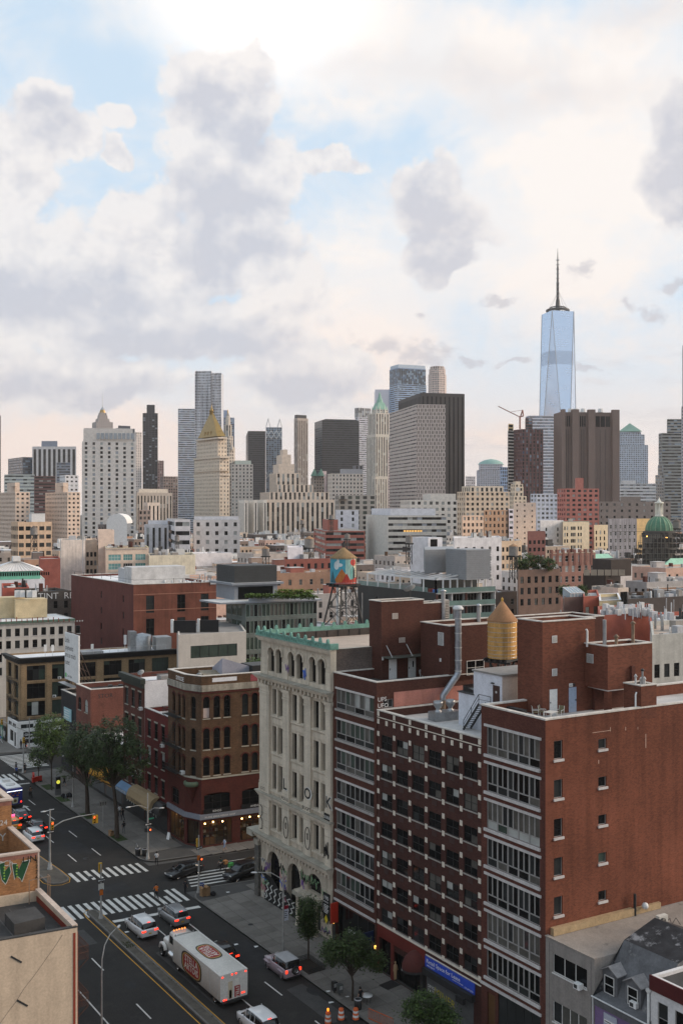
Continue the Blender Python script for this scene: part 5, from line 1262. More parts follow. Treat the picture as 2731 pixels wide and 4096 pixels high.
for x,y,h in((5.0,2.5,2.2),(6.5,3,2.0),(21,3,3.2),(23,3.5,2.6),(25.5,3,2.4),(14.5,4,1.6)):
 o=fbox(tan,'antenna_panel',TF[1],rzof(TF,1),x,x+.5,y,y+.3,16.6+h*.4,16.6+h,white_p);fbox(tan,'antenna_mast',TF[1],rzof(TF,1),x+.2,x+.28,y+.3,y+.38,16.31,16.6+h*.9,metal_l)
fbox(tan,'roof_deck',TF[1],rzof(TF,1),11.5,16.5,1.6,5,16.31,17.0,metal_g)
for x in range(12):fbox(tan,'railing_post',TF[1],rzof(TF,1),11+x*1.65,11.05+x*1.65,.9,.95,16.31,17.6,metal_l)
fbox(tan,'railing',TF[1],rzof(TF,1),11,29.2,.9,.95,17.603,17.65,metal_l)
b=MB(metal_g);q=Vector((*TF[1],0))+n9*25.6+Vector((0,4,0));b.lathe([(1.9,16.4),(1.9,19.4),(1.75,19.6),(0,20.0)],20,0,(q.x,q.y));local_part(tan,b,'steel_tank');fbox(tan,'tank_frame',TF[1],rzof(TF,1),22.3,23.6,3,5.5,16.31,20.4,metal_g);fbox(tan,'equipment_box',TF[1],rzof(TF,1),27.6,30.8,2.5,6,16.31,19.0,mat('eq_grey',(.38,.37,.36),.7,.2))
SF=foot_of(tuple((TC+Vector((-1.4,-2.9,0)))[:2]),6,17,9);wsh=thing('shop','white single-storey corner shop with black window posters','shop',(SF[1][0],SF[1][1],0))
hsS=[(1.2,5.6,.9,3.1),(6.3,10.3,.9,3.1),(11.2,15.5,.9,3.1)]+[(.7+i*2.7,3.1+i*2.7,3.75,4.6)for i in range(6)]
shell(wsh,SF,0,5.1,white_p,roof_k,{1:hsS,0:[(1.5,3.8,.9,3.1),(4.2,5.4,.2,3.0),(.5,2.6,3.75,4.6),(3.2,5.3,3.75,4.6)]},par=.25)
for j,(x0,x1,a,c)in enumerate(hsS):
 if j>2:window(wsh,SF[1],rzof(SF,1),x0,x1,a,c,'two1',fr=fr_white,glass=(g_dark,g_mid))
 else:
  o=fbox(wsh,'window_poster',SF[1],rzof(SF,1),x0,x1,.03,.08,a,c,sgn);tx=(('Glitter\nand glam','Bacon\nand eggs'),('Bacon\nand eggs',''),('Crush',''))[j]
  for q,tt in enumerate(tx):
   if tt:lettering(o,tt,.62,white_p,(.2+2.2*q,-.008,1.45),font_bold=True)
for x0,x1 in((1.5,3.8),(4.2,5.4)):window(wsh,SF[0],rzof(SF,0),x0,x1,.9 if x0<3 else .2,3.05,'one',fr=fr_white,glass=(g_dark,))
for x0,x1 in((.5,2.6),(3.2,5.3)):window(wsh,SF[0],rzof(SF,0),x0,x1,3.75,4.6,'two1',fr=fr_white,glass=(g_dark,))
hd_=thing('hoarding','graffiti-covered green site hoarding left of the white corner shop','fence',(57.6,201,0))
for i in range(9):
 b=MB(rnd.choice((sgn,mat('hoard_green',(.05,.16,.10),.7),mat('hoard_blue',(.1,.2,.3),.7))));b.box(-.06,.06,i*1.9,i*1.9+1.86,.15,3.0);b.build('board',hd_)
 r=random.Random(90+i);b=MB(whitep);b.tube([(-.09,i*1.9+.2+.17*j,1.5+1.1*math.sin(j*1.7+i)*r.uniform(.5,1))for j in range(9)],.05,4);b.build('graffiti',hd_)
 # ------------------------------------------------------------------ low houses at the lower right
gst=mat('grey_stucco',(.245,.22,.20),.9,.14,.6,streak=.14);roofsand=mat('roof_sand',(.27,.235,.205),.95,.22,.5,wear=((.12,.11,.10),.60,.55))
GF=foot_of((T0,53.0),5.1,20);gry=thing('house','grey stucco three-storey house with weathered flat roof beside the red brick wall','house',(T0,53.0,0))
gw=[(.78,4.35,8.9,10.42),(.78,4.35,5.0,6.65),(.78,4.35,1.0,3.4)]
shell(gry,GF,0,11.5,gst,roofsand,{0:gw},par=.03,pt=.1)
p0,rz0=GF[0],rzof(GF,0)
for(x0,x1,a,c),stl in zip(gw,('three','four','three')):
 o=window(gry,p0,rz0,x0,x1,a,c,stl,fr=fr_white,glass=(g_mid,g_dark,g_drape),rev=.16)
 fbox(gry,'sill',p0,rz0,x0-.06,x1+.06,-.06,.02,a-.1,a-.003,fr_white)
for x in(.4,4.75):fbox(gry,'wall_joint',p0,rz0,x,x+.025,-.006,0,.2,11.2,metal_d)
fbox(gry,'roof_edge',p0,rz0,-.02,5.14,-.08,.25,11.503,11.58,roofsand)
ac_unit(gry,p0,rz0,3.35,8.75);fl_w=mat('copper_flashing',(.50,.37,.22),.45,.2,1.5,metal=.35)
fbox(gry,'flashing',RF[1],-R(6),.5,9.2,-.42,-.01,11.5,12.1,fl_w);fbox(gry,'flashing',RF[1],-R(6),9.5,12.4,-.3,-.01,11.5,12.0,fl_w)
q=Vector((*RF[1],0))+n6*9.3;pipe(gry,[(q.x,q.y-.35,11.4),(q.x,q.y-.35,13.3)],.12,metal_d)
q2=q+n6*.9;b=MB(metal_l);b.lathe([(0,11.9),(.22,12.0),(.3,12.2),(.22,12.42),(0,12.5)],10,0,(q2.x,q2.y-.6));local_part(gry,b,'roof_ventilator')
q=P(2645,3626,82.5);cu=thing('condenser_unit','white wall-mounted condenser unit at the foot of the red brick wall','air conditioner',(q.x,q.y,11.5),r6)
b=MB(mat('ac_white',(.55,.53,.48),.5));b.box(-.48,.48,-.2,.2,.35,1.3);b.build('casing',cu);b=MB(metal_d);b.lathe([(.0,0),(.34,0),(.36,.02),(0,.03)],16);o=b.build('fan_grille',cu,(-.1,-.205,.82));o.rotation_euler=(math.pi/2,0,0)
b=MB(metal_d);b.box(-.4,-.34,-.2,.2,0,.35);b.box(.34,.4,-.2,.2,0,.35);b.build('stand',cu);b=MB(metal_d);b.tube([(.48,0,.6),(.8,-.1,.9),(1.1,0,.3),(1.7,.1,.7),(2.1,0,.1)],.03,5);b.build('cable',cu)
slate=mat('mansard_felt',(.115,.115,.12),.85,.35,.9,wear=((.22,.215,.21),.58,.7));slate_d=mat('tar_paint_roof',(.03,.03,.032),.7,.5,1.0,wear=((.26,.255,.26),.56,.8));dl=mat('dormer_felt',(.25,.235,.23),.85,.3,1.2)
mn_=thing('house','small old house with dark patched mansard roof and two dormer windows','house',(T0,47.84,0))
b=MB(mat('purple_front',(.17,.11,.22),.7,.2),slate)
F=foot_of((T0,47.84),5.13,12)
for i in range(4):wall(b,*wpt(F,i),0,8.7,(),m=0)
local_part(mn_,b,'wall')
A_=[Vector((T0-.25,53.0,8.75)),Vector((T0-.25,47.7,8.75)),Vector((62.3,47.5,12.5)),Vector((62.3,52.5,12.5))]
Rg=[Vector((65.8,52.4,13.45)),Vector((65.8,47.2,13.45))]
b=MB(slate,slate_d)
K0,K1=Vector((60.32,52.95,8.95)),Vector((60.32,47.65,8.95));b.face([A_[0],A_[1],K1,K0],0);b.face([K0,K1,A_[2],A_[3]],0);b.face([A_[3],A_[2],Rg[1],Rg[0]],1)
b.face([Rg[0],Rg[1],Vector((71,46.6,11.2)),Vector((71,51.8,11.2))],1)
b.face([A_[3],Rg[0],Vector((71,51.8,8.7)),Vector((T0,52.95,8.7)),A_[0]],1);b.face([A_[1],Vector((71,46.6,8.7)),Rg[1],A_[2]],0)
local_part(mn_,b,'roof')
b=MB(metal_l);b.tube([(T0-.3,53.05,8.78),(T0-.3,47.7,8.78)],.06,6);local_part(mn_,b,'gutter');b=MB(metal_l);b.tube([(T0-.15,53.05,8.75),(T0-.12,53.05,8.3),(T0-.12,53.05,0)],.06,6);local_part(mn_,b,'downpipe')
fbox(mn_,'fascia',F[0],rzof(F,0),0,5.1,-.12,-.003,8.1,8.68,slate);sg=fbox(mn_,'shop_sign',F[0],rzof(F,0),.95,2.2,-.1,-.02,6.6,7.9,mat('sign_lilac_grey',(.35,.36,.42),.6));b=MB(white_p);b.box(.05,1.2,-.01,-.002,.6,.85);b.build('print_line',sg);b=MB(sgn);b.box(.1,.7,-.013,-.011,.68,.75);b.build('print_line',sg)
for s_ in(52.2,49.98):
 d=thing('x','x','x')if False else None
 b=MB(slate,dl,fr_white);y0,y1=s_+.72,s_-.72;t0=60.3
 b.faces([(t0,y0,8.9),(t0,y1,8.9),(t0,y1,10.6),(t0,s_,11.05),(t0,y0,10.6)],[(0,1,2,3,4)],0)
 b.face([(t0,y1,8.9),(t0+3,y1,8.9),(t0+3,y1,10.6),(t0,y1,10.6)],0);b.face([(t0+3,y0,8.9),(t0,y0,8.9),(t0,y0,10.6),(t0+3,y0,10.6)],0)
 local_part(mn_,b,'dormer')
 b=MB(dl);e=.16
 for sg_ in(1,-1):
  yy=s_+sg_*.72+sg_*e
  q=[(t0-.18,s_,11.1),(t0-.18,yy,10.56),(t0+2.6,yy,10.56),(t0+2.6,s_,11.1)]
  b.face(q if sg_>0 else q[::-1]);q=[(x,y,z-.07)for x,y,z in q];b.face(q[::-1]if sg_>0 else q);
 b.face([(t0-.18,s_+.88,10.56),(t0-.18,s_,11.1),(t0-.18,s_,11.03),(t0-.18,s_+.88,10.49)]);b.face([(t0-.18,s_,11.1),(t0-.18,s_-.88,10.56),(t0-.18,s_-.88,10.49),(t0-.18,s_,11.03)])
 local_part(mn_,b,'dormer_roof')
 window(mn_,(t0-.04,s_+.47),-math.pi/2,0,.94,8.95,10.3,'sash',fr=fr_white,glass=(g_dark,),rev=.04)
ac_unit(mn_,(60.4,49.98+.4),-math.pi/2,.3,8.98)
wf=foot_of((T0,41.5),6.25,14);wht=thing('house','white painted house with dark red parapet at the lower right edge','house',(T0,41.5,0))
hw=[(.62,1.5,8.4,10.65),(2.1,3.0,8.4,10.65),(3.7,4.6,8.4,10.65),(.62,1.5,4.6,6.9),(2.1,3.0,4.6,6.9)]
shell(wht,wf,0,12.3,mat('white_house',(.60,.58,.57),.8,.15),roof_k,{0:hw},par=.25)
for(x0,x1,a,c)in hw:window(wht,wf[0],rzof(wf,0),x0,x1,a,c,'sash',fr=fr_grey,glass=(g_dark,g_mid));fbox(wht,'sill',wf[0],rzof(wf,0),x0-.08,x1+.08,-.1,.02,a-.14,a-.003,stone_w)
fbox(wht,'parapet_band',wf[0],rzof(wf,0),-.03,6.3,-.12,-.003,11.3,12.35,mat('oxblood_paint',(.075,.012,.012),.7,.2));b=MB(white_p);b.tube([(T0-.12,47.85,.2),(T0-.12,47.85,11.0)],.09,8);b.lathe([(.1,11.0),(.2,11.15),(.2,11.3)],8,0,(T0-.12,47.85));local_part(wht,b,'downpipe')
# ------------------------------------------------------------------ houses on the near side of the avenue, lower left
beige=mat('beige_stucco',(.54,.42,.305),.9,.12,.5,streak=.14,wear=((.30,.25,.20),.68,.35));TE=25.0
EF=[(TE-14,69.8+14*SK),(TE,69.8),(TE,78.3),(TE-14,78.3+14*SK)]
bei=thing('house','beige stuccoed party wall building with black tarred roof at the lower left','house',(TE,69.8,0))
EF=[EF[0],EF[1],EF[2],EF[3]]
shell(bei,EF,0,16.25,beige,roof_k,{},par=.75,pt=.25)
cpm=mat('coping_pink',(.50,.40,.33),.85,.2,1)
b=MB(cpm)
for i in range(7):
 y0=70.0+i*1.19;b.box(TE-.32,TE+.08,y0,y0+1.16,16.253,16.40)
local_part(bei,b,'coping_tiles');b=MB(roof_k);b.prism([(TE-14,69.78+14*SK),(TE-.02,69.78),(TE-.02,70.1),(TE-14,70.1+14*SK)],16.252,16.33);local_part(bei,b,'roof_edge')
b=MB(mat('red_front',(.20,.035,.02),.8,.2));b.box(TE-.3,TE+.05,69.82,78.2,0,15.9);local_part(bei,b,'street_front')
fbox(bei,'roof_hatch',(TE-3.6,72.6),0,0,2.2,0,2.4,15.5,16.35,roof_k)
for i in range(5):fbox(bei,'roof_seam',(TE-6+i*1.15,70.6),0,0,.07,0,7,15.503,15.53,mat('tar_seam',(.10,.095,.09),.7))
rsn,rsz=EF[0],rzof(EF,0);W=(Vector(EF[1])-Vector(EF[0])).length
for(x,z)in((W-4.55,15.0),(W-4.15,11.9)):
 o=fbox(bei,'tie_plate',rsn,rsz,0,.9,-.03,0,0,.12,metal_d);o.location=wl(bei,rsn,rsz,x,-.03,z);o.rotation_euler=(0,R(38),rsz)
crk=MB(mat('crack',(.16,.13,.10),.9));r=random.Random(3);pts=[(W-5.2,0,10.6)]
for i in range(9):pts.append((W-5.2+.52*i+r.uniform(-.03,.03),0,10.6+i*.66+r.uniform(-.05,.05)))
crk.tube(pts,.012,4);crk.build('wall_crack',bei,wl(bei,rsn,rsz,0,-.006,0),rsz)
fire_escape(bei,EF[1],math.pi/2,.8,4.4,[13.5,10.1,6.8],m=mat('rusty_iron',(.07,.035,.025),.8,.3),dep=1.1)
b=MB(rust);b.tube([(TE+.6,77.6,15.6),(TE+.6,77.6,17.4),(TE-1.0,77.6,17.4),(TE-1.0,77.6,15.6)],.04,6);b.tube([(TE+.6,78.1,15.6),(TE+.6,78.1,17.4),(TE+.6,77.6,17.4)],.04,6);local_part(bei,b,'ladder_hoops')
brk_o=mat('orange_brick',(.34,.155,.062),.85,.22,.8,brick=((.30,.17,.09),.215,.072),streak=.1);brk_cap=mat('red_soldier_brick',(.24,.06,.04),.85,.2,1,brick=((.3,.16,.12),.075,.3))
OF=[(TE-14,78.39+14*SK),(TE,78.39),(TE,86.0),(TE-14,86.0+14*SK)]
org=thing('house','orange brick house with green and white graffiti along its parapet at left edge','house',(TE,78.39,0))
shell(org,OF,0,19.2,brk_o,roof_k,{},par=2.0,pt=.28,cope=cpm,cope_h=.14,cope_o=.08)
W=(Vector(OF[1])-Vector(OF[0])).length;po,rzo=OF[0],rzof(OF,0)
fbox(org,'soldier_course',po,rzo,0,W,-.02,-.001,18.85,19.19,brk_cap);fbox(org,'corner_strip',po,rzo,W-.1,W+.03,-.04,0,15,19.2,cpm)
OF2=[(TE-14,85.55+14*SK),(TE-.02,85.55),(TE-.02,92),(TE-14,92+14*SK)]
org2=thing('house','taller orange brick house with white spray tags behind the graffiti parapet','house',(TE,85.55,0))
shell(org2,OF2,0,21.5,brk_o,roof_k,{},par=1.6,pt=.28,cope=cpm,cope_h=.16,cope_o=.12)
W2=(Vector(OF2[1])-Vector(OF2[0])).length;p2,rz2=OF2[0],rzof(OF2,0);fbox(org2,'soldier_course',p2,rz2,0,W2,-.02,-.001,21.1,21.49,brk_cap)
for t,x,z,s_ in(('24',W2-.95,19.5,.62),('Y',W2-.98,18.2,.9)):lettering(org2,t,s_,whitep,wl(org2,p2,rz2,x,-.012,z),rz=rz2,ext=.002)
fire=MB(metal_d);
gl_=mat('spray_lime',(.22,.40,.06),.7);gd_=mat('spray_darkgreen',(.015,.07,.03),.7)
def glet(px,sc=1.0):
 pass
letters=[[(0,0),(.25,1.25),(.62,1.3),(.95,.05),(.72,-.25),(.55,.1),(.45,.6),(.3,.05),(.12,-.3)],[(.0,1.25),(.4,1.3),(.35,.55),(.75,1.0),(.85,.5),(.55,-.2),(.45,-.35),(.2,.0),(.1,.5)],[(.0,1.1),(.35,1.05),(.5,.6),(.75,1.15),(1.3,1.2),(1.0,.4),(.72,-.35),(.6,-.1),(.35,.15),(.2,-.1)]]
xo=W-3.9
for i,pl in enumerate(letters):
 for k_,(m_,sc_,y_)in enumerate(((whitep,1.09,-.022),(gd_,1.0,-.026))):
  b=MB(m_);cx_=sum(x for x,z in pl)/len(pl);cz_=sum(z for x,z in pl)/len(pl);b.face([((x-cx_)*sc_+cx_,0,(z-cz_)*sc_+cz_)for x,z in pl])
  b.build('graffiti',org,wl(org,po,rzo,xo+i*.95,y_,17.45),rzo)
 for j in range(5):
  b=MB(gl_);b.lathe([(0,0),(.07,0)],8);o=b.build('graffiti',org,wl(org,po,rzo,xo+i*.95+.32+.1*rnd.random(),-.03,17.5+.22*j),rzo);o.rotation_euler[0]=math.pi/2
for t,x,z,s_,m_ in(('PCh',W-3.0,18.45,.62,whitep),('LIN',W-1.25,18.5,.7,blackp),('1776',W-.28,18.35,.42,blackp)):
 o=lettering(org,t if t!='1776' else '1\n7\n7\n6',s_,m_,wl(org,po,rzo,x,-.024,z),rz=rzo,ext=.002)
for i,(y0,y1,h,m_)in enumerate(((92.3,101,15,brk_tan),(101.3,112,13,gst))):
 mb=MB(m_);mb.prism([(TE-14,y0),(TE-.03,y0),(TE-.03,y1),(TE-14,y1)],0,h);o=mb.build('house');tag(o,('brown','grey')[i]+' brick house behind the orange house on the left side of the avenue','house')
 # ------------------------------------------------------------------ middle distance
SWIN={}
def swin_mesh(w,h,g,fr,nx=1,nz=2):
 key=(round(w,1),round(h,1),g.name,fr.name,nx,nz)
 if key not in SWIN:
  b=MB(fr,g);t=.07
  b.box(0,w,0,.05,0,t,0,'k');b.box(0,w,0,.05,h-t,h,0,'k');b.box(0,t,0,.05,t,h-t,0,'k');b.box(w-t,w,0,.05,t,h-t,0,'k')
  for i in range(1,nx):b.box(w*i/nx-t/2,w*i/nx+t/2,0,.05,t,h-t,0,'kbt')
  for j in range(1,nz):b.box(t,w-t,.01,.05,h*j/nz-t/2,h*j/nz+t/2,0,'klr')
  b.face([(t,.04,t),(w-t,.04,t),(w-t,.04,h-t),(t,.04,h-t)],1)
  SWIN[key]=b.mesh('window')
 return SWIN[key]
RES=[]
def reserve(f,pad=1.0):
 xs=[p[0]for p in f];ys=[p[1]for p in f];RES.append((min(xs)-pad,max(xs)+pad,min(ys)-pad,max(ys)+pad))
for f_ in(RF,KF,LF,BF,NF,srf,drf,lbf,blf,bkf,TF,SF,GF,F,wf):reserve(f_)
RES.append((-20,59,-50,500))
def mid(name,label,foot,h,wallm,roof=roof_s,faces={},par=.7,cope=None,cat='building',rev=.15,fr=None,glass=GLS,z0=0,sub=(1,2),edge_mats={},pt=.3,sills=None):
 t=thing(name,label,cat,(foot[1][0],foot[1][1],z0));reserve(foot)
 shell(t,foot,z0,h,wallm,roof,faces,par=par,cope=cope,rev=rev,edge_mats=edge_mats,pt=pt)
 for i,hs in faces.items():
  for(x0,x1,a,c,*_)in hs:
   o=ob('window',swin_mesh(x1-x0,c-a,pick(glass),fr or fr_grey,*sub),t,wl(t,foot[i],rzof(foot,i),x0,rev-.06,a),rzof(foot,i));o.scale=((x1-x0)/round(x1-x0,1),1,(c-a)/round(c-a,1))
   if sills:fbox(t,'sill',foot[i],rzof(foot,i),x0-.1,x1+.1,-.1,-.003,a-.16,a-.003,sills)
 return t
def flen(f,i):return(Vector(f[(i+1)%len(f)])-Vector(f[i])).length
PB={}
def pbox(t,name,x,y,z,sx,sy,sz,m,rz=r6):
 """small rooftop box part, shared unit mesh scaled"""
 if m.name not in PB:b=MB(m);b.box(-.5,.5,-.5,.5,0,1);PB[m.name]=b.mesh('box')
 o=ob(name,PB[m.name],t,Vector((x,y,z))-t.location,rz);o.scale=(sx,sy,sz);return o
PC={}
def pcyl(t,name,x,y,z,r,h,m):
 if m.name not in PC:b=MB(m);b.lathe([(0,0),(1,0),(1,1),(.7,1.03),(0,1.05)],10);PC[m.name]=b.mesh('pipe')
 o=ob(name,PC[m.name],t,Vector((x,y,z))-t.location);o.scale=(r,r,h);return o
acm=[mat('ac_a',(.58,.57,.55),.5,.15),mat('ac_b',(.42,.42,.43),.5,.2),metal_g,mat('ac_c',(.30,.27,.24),.6,.2)]
def clutter(t,f,z,n,seed,tall=1.0):
 r=random.Random(seed);A,B_,D_=Vector((*f[1],0)),Vector((*f[2],0)),Vector((*f[0],0));e1=B_-A;e2=D_-A
 for i in range(n):
  q=A+e1*r.uniform(.08,.9)+e2*r.uniform(.1,.88);k=r.random()
  if k<.34:pbox(t,'hvac_unit',q.x,q.y,z,r.uniform(.8,2.4),r.uniform(.7,1.5),r.uniform(.7,1.7)*tall,r.choice(acm))
  elif k<.62:pcyl(t,'vent_pipe',q.x,q.y,z,r.uniform(.08,.25),r.uniform(.8,2.6),r.choice((metal_g,metal_l,metal_d,white_p)))
  elif k<.74:pbox(t,'skylight',q.x,q.y,z,r.uniform(1,3),r.uniform(1,2),.5,r.choice((metal_g,g_mid,white_p)))
  elif k<.86:pbox(t,'chimney',q.x,q.y,z,.8,1.3,r.uniform(1.2,2.6),r.choice((brk_dk,brk_tan,brk_brown)))
  else:pbox(t,'duct',q.x,q.y,z+.3,r.uniform(2,4),.6,.6,r.choice((metal_g,metal_l)),r6+r.choice((0,1.57)))
def bulk(t,f,z,seed,m,sx=3.2,sy=4.0,h=3.0,a=None):
 r=random.Random(seed);A,B_,D_=Vector((*f[1],0)),Vector((*f[2],0)),Vector((*f[0],0));a=a or(r.uniform(.2,.7),r.uniform(.3,.7))
 q=A+(B_-A)*a[0]+(D_-A)*a[1];pbox(t,'bulkhead',q.x,q.y,z,sx,sy,h,m);pbox(t,'bulkhead_roof',q.x,q.y,z+h+.003,sx+.3,sy+.3,.12,roof_s)
f,h=cbox(286,535,866,2339,D=228,k=9)
mr1=mat('maroon_wall',(.125,.038,.030),.9,.15,.3,brick=((.13,.06,.05),.215,.075),streak=.12);mr2=mat('brick_red_mottled',(.165,.060,.040),.9,.35,.25,streak=.2)
W=flen(f,1);hs=[(x,x+1.9,z-3.9,z)for x in(2.85,10.1,15.7)for z in(26.0,20.8,15.6)]
hl=[(x,x+.7,z-1.6,z)for x in(20.8,34.5)for z in(25.8,22.0,18.2,14.6)]
m1=mid('warehouse','large dark red brick warehouse with few windows and white railed roof',f,h,mr1,roof_w,{1:hs,0:hl},par=.5,fr=fr_black,glass=(g_dark,g_mid,g_dark),sub=(2,2),edge_mats={1:mr2},cope=coping)
for z in(26.25,22.65):fbox(m1,'string_course',f[1],rzof(f,1),0,W,-.06,-.003,z,z+.15,mat('string_pink',(.34,.16,.11),.8))
zr=m1z=h-.5;pbox(m1,'bulkhead',*(P(620,2300,240)[:2]),zr,13,6,4.0,mat('pale_bulkhead',(.5,.49,.48),.8,.25));pbox(m1,'bulkhead',*(P(520,2300,246)[:2]),zr,4,6,3.2,acm[1])
for i in range(16):q=P(300+i*36,2300,262-2.2*i);pbox(m1,'railing_post',q.x,q.y,zr,.08,.08,1.3,metal_d)
for i in range(9):q=P(600+i*30,2320,238);pcyl(m1,'vent_pipe',q.x,q.y,zr,.25,.8,metal_l)
fbox(m1,'railing',f[1],rzof(f,1),0,W,.3,.36,h+1.0,h+1.06,metal_d);fbox(m1,'railing',f[0],rzof(f,0),0,flen(f,0),.3,.36,h+1.0,h+1.06,metal_d)
f,h=cbox(-160,-100,300,2492,D=219,k=9);W=flen(f,1)
hs=[(x,x+1.02,z-1.75,z)for x in[.9+1.87*i for i in range(12)]for z in(19.4,16.75,13.9,11.0)]
crm=mat('cream_paint',(.56,.52,.47),.85,.1,.4,streak=.12)
m3=mid('hotel','long cream painted building with three rows of black sash windows and white roof',f,h,crm,roof_w,{1:hs},fr=fr_black,glass=(g_dark,g_dark,g_mid),par=.1,sills=stone_w)
fbox(m3,'cornice',f[1],rzof(f,1),0,W,-.5,-.003,h-.45,h+.02,mat('cornice_green',(.10,.16,.12),.7));
for i in range(40):fbox(m3,'dentil',f[1],rzof(f,1),.2+i*.58,.45+i*.58,-.38,-.005,h-.72,h-.46,crm)
for(u,sx,hh,m)in((40,6,4.6,mat('yellow_render',(.55,.44,.27),.8)),(120,7,4.2,mat('yellow_render',(.55,.44,.27)))):q=P(u,2440,231);pbox(m3,'bulkhead',q.x,q.y,h,sx,4,hh,m)
for i in range(4):q=P(70+i*20+(8 if i>1 else 0),2400,229);pbox(m3,'cooling_unit',q.x,q.y,h+4.7,1.0,1.0,1.5,white_p)
for i in range(14):q=P(5+i*21,2480,221);pbox(m3,'roof_post',q.x,q.y,h,.15,.15,rnd.uniform(.5,1.1),mat('red_post',(.2,.03,.02),.7))
f,h=cbox(700,714,985,2540,D=187,k=9);W=flen(f,1);k_=W/271
hs=[(48*k_,234*k_,h-4.5,h-2.2),(60*k_,234*k_,h-9.0,h-6.6)]
m5=mid('studio_building','white rendered modern block with long horizontal window strips and roof hedge',f,h,mat('white_block',(.50,.46,.41),.85,.1,.4,streak=.06),roof_g,{1:hs},par=.3,fr=fr_black,glass=(g_green,g_mid),sub=(5,1))
for(u0,u1,v0,D_)in((690,785,2500,193),(795,875,2495,194)):
 a,c=P(u0,v0,D_),P(u1,v0,D_);pbox(m5,'roof_screen',(a.x+c.x)/2,(a.y+c.y)/2,h-.3,(c-a).length,.3,2.3,sgn,-TH);pbox(m5,'roof_screen_end',a.x,a.y,h-.3,.5,.9,2.5,white_p,-TH)
f,h=cbox(905,983,1267,2414,D=203,k=9);W=flen(f,1);zinc=mat('zinc_grey',(.22,.235,.26),.5,.12,.5);gfr=mat('mullion_green',(.20,.26,.23),.5)
n_=18;hs=[(W*i/n_+.06,W*(i+1)/n_-.06,z-2.75,z-.25)for i in range(n_)for z in(h,h-3.3,h-6.6,h-9.9)]
hl=[(.2+2.2*i,2.2+2.2*i,z-2.75,z-.25)for i in range(int(flen(f,0)/2.2))for z in(h,h-3.3,h-6.6,h-9.9)]
gb_=mid('glass_building','green glass curtain-wall building with projecting slab and planted roof terrace',f,h,mat('slab_edge_green',(.12,.14,.13),.6),roof_g,{1:hs,0:hl},par=.05,fr=gfr,glass=(g_green,g_green,g_drape,g_dark,g_dark),sub=(1,1),rev=.12)
ff=inset(f,-.7);ff[0]=tuple(Vector(ff[0])+Vector((-5.0,0)));ff[1]=tuple(Vector(ff[1])+Vector((-4.6,1.5)))
b=MB(metal_l,zinc);b.prism(ff,h+.02,h+.35,1,0);local_part(gb_,b,'canopy_slab')
f2,h2_=cbox(865,938,1110,2325,D=207,k=9);b=MB(zinc);b.prism(f2,h+.35,h2_-.8);local_part(gb_,b,'penthouse_wall');b=MB(metal_l,zinc);b.prism(inset(f2,-.9),h2_-.79,h2_-.35,1,0);local_part(gb_,b,'penthouse_slab')
f3,h3_=cbox(867,938,1107,2264,D=207,k=9);lvm=mat('louvre_dark',(.052,.055,.056),.6,.15)
b=MB(lvm);b.prism(f3,h2_-.34,h3_);local_part(gb_,b,'plant_screen')
for i in range(10):
 b=MB(lvm);b.prism(inset(f3,-.05),h2_-.2+i*.32,h2_-.05+i*.32);local_part(gb_,b,'screen_slat')
fbox(gb_,'penthouse_glazing',f2[1],rzof(f2,1),.8,flen(f2,1)-1,-.03,-.003,h+.4,h2_-1.2,g_dark)
hedge=mat('hedge_green',(.085,.135,.022),.8,.4,2.0);
def hedge_row(label,pts,w,h_,z,n,seed,m=hedge):
 r=random.Random(seed);b=MB(m)
 for i in range(n):
  t_=r.random()*(len(pts)-1);k=int(t_);q=Vector(pts[k]).lerp(Vector(pts[min(k+1,len(pts)-1)]),t_-k)
  x,y=q.x+r.uniform(-w,w)/2,q.y+r.uniform(-w,w)/2;zz=z+h_*math.sqrt(r.random())*r.uniform(.6,1.0);s=r.uniform(.10,.24)
  a,e=r.uniform(0,6.28),r.uniform(-.6,1.2);d1=Vector((math.cos(a),math.sin(a),e*.5))*s;d2=Vector((-math.sin(a),math.cos(a),r.uniform(-.6,.6)))*s
  b.face([Vector((x,y,zz))-d1-d2,Vector((x,y,zz))+d1-d2*.4,Vector((x,y,zz))+d1*.5+d2,Vector((x,y,zz))-d1*.6+d2*.7])
 return tag(b.build('hedge'),label,'hedge')
a,c,d_=P(985,2380,204),P(1120,2385,203),P(1262,2390,201);fbox(gb_,'planter',f[1],rzof(f,1),1.0,W-.4,.1,1.1,h+.36,h+1.0,zinc)
hedge_row('low clipped hedge in the planter of the glass building terrace',[(*a[:2],0),(*c[:2],0),(*d_[:2],0)],1.0,1.1,h+.9,1500,3)
hedge_row('taller bright green shrubs at the right end of the glass building terrace',[(*P(1110,2370,205)[:2],0),(*P(1245,2380,203)[:2],0)],1.6,2.0,h+.9,1300,4,mat('hedge_bright',(.12,.17,.02),.8,.4,2))
f,h=cbox(1430,1742,1972,2372,D=240,k=9);W=flen(f,1)
hs=[(.3+W/4*i,W/4*(i+1)-.3,z-2.7,z-.25)for i in range(4)for z in(h-.2,h-3.3,h-6.4)]
htl=mid('hotel','modern dark hotel with white pergola terrace and grey louvred plant boxes',f,h,mat('hotel_frame',(.36,.38,.37),.6),roof_k,{1:hs,0:[(x,x+1.0,h-4.6,h-2.6)for x in(8,16,24)]},par=.1,fr=fr_grey,glass=(g_dark,g_drape,g_mid,g_dark),sub=(4,1),edge_mats={0:mat('hotel_black',(.035,.037,.036),.6,.15)},rev=.7)
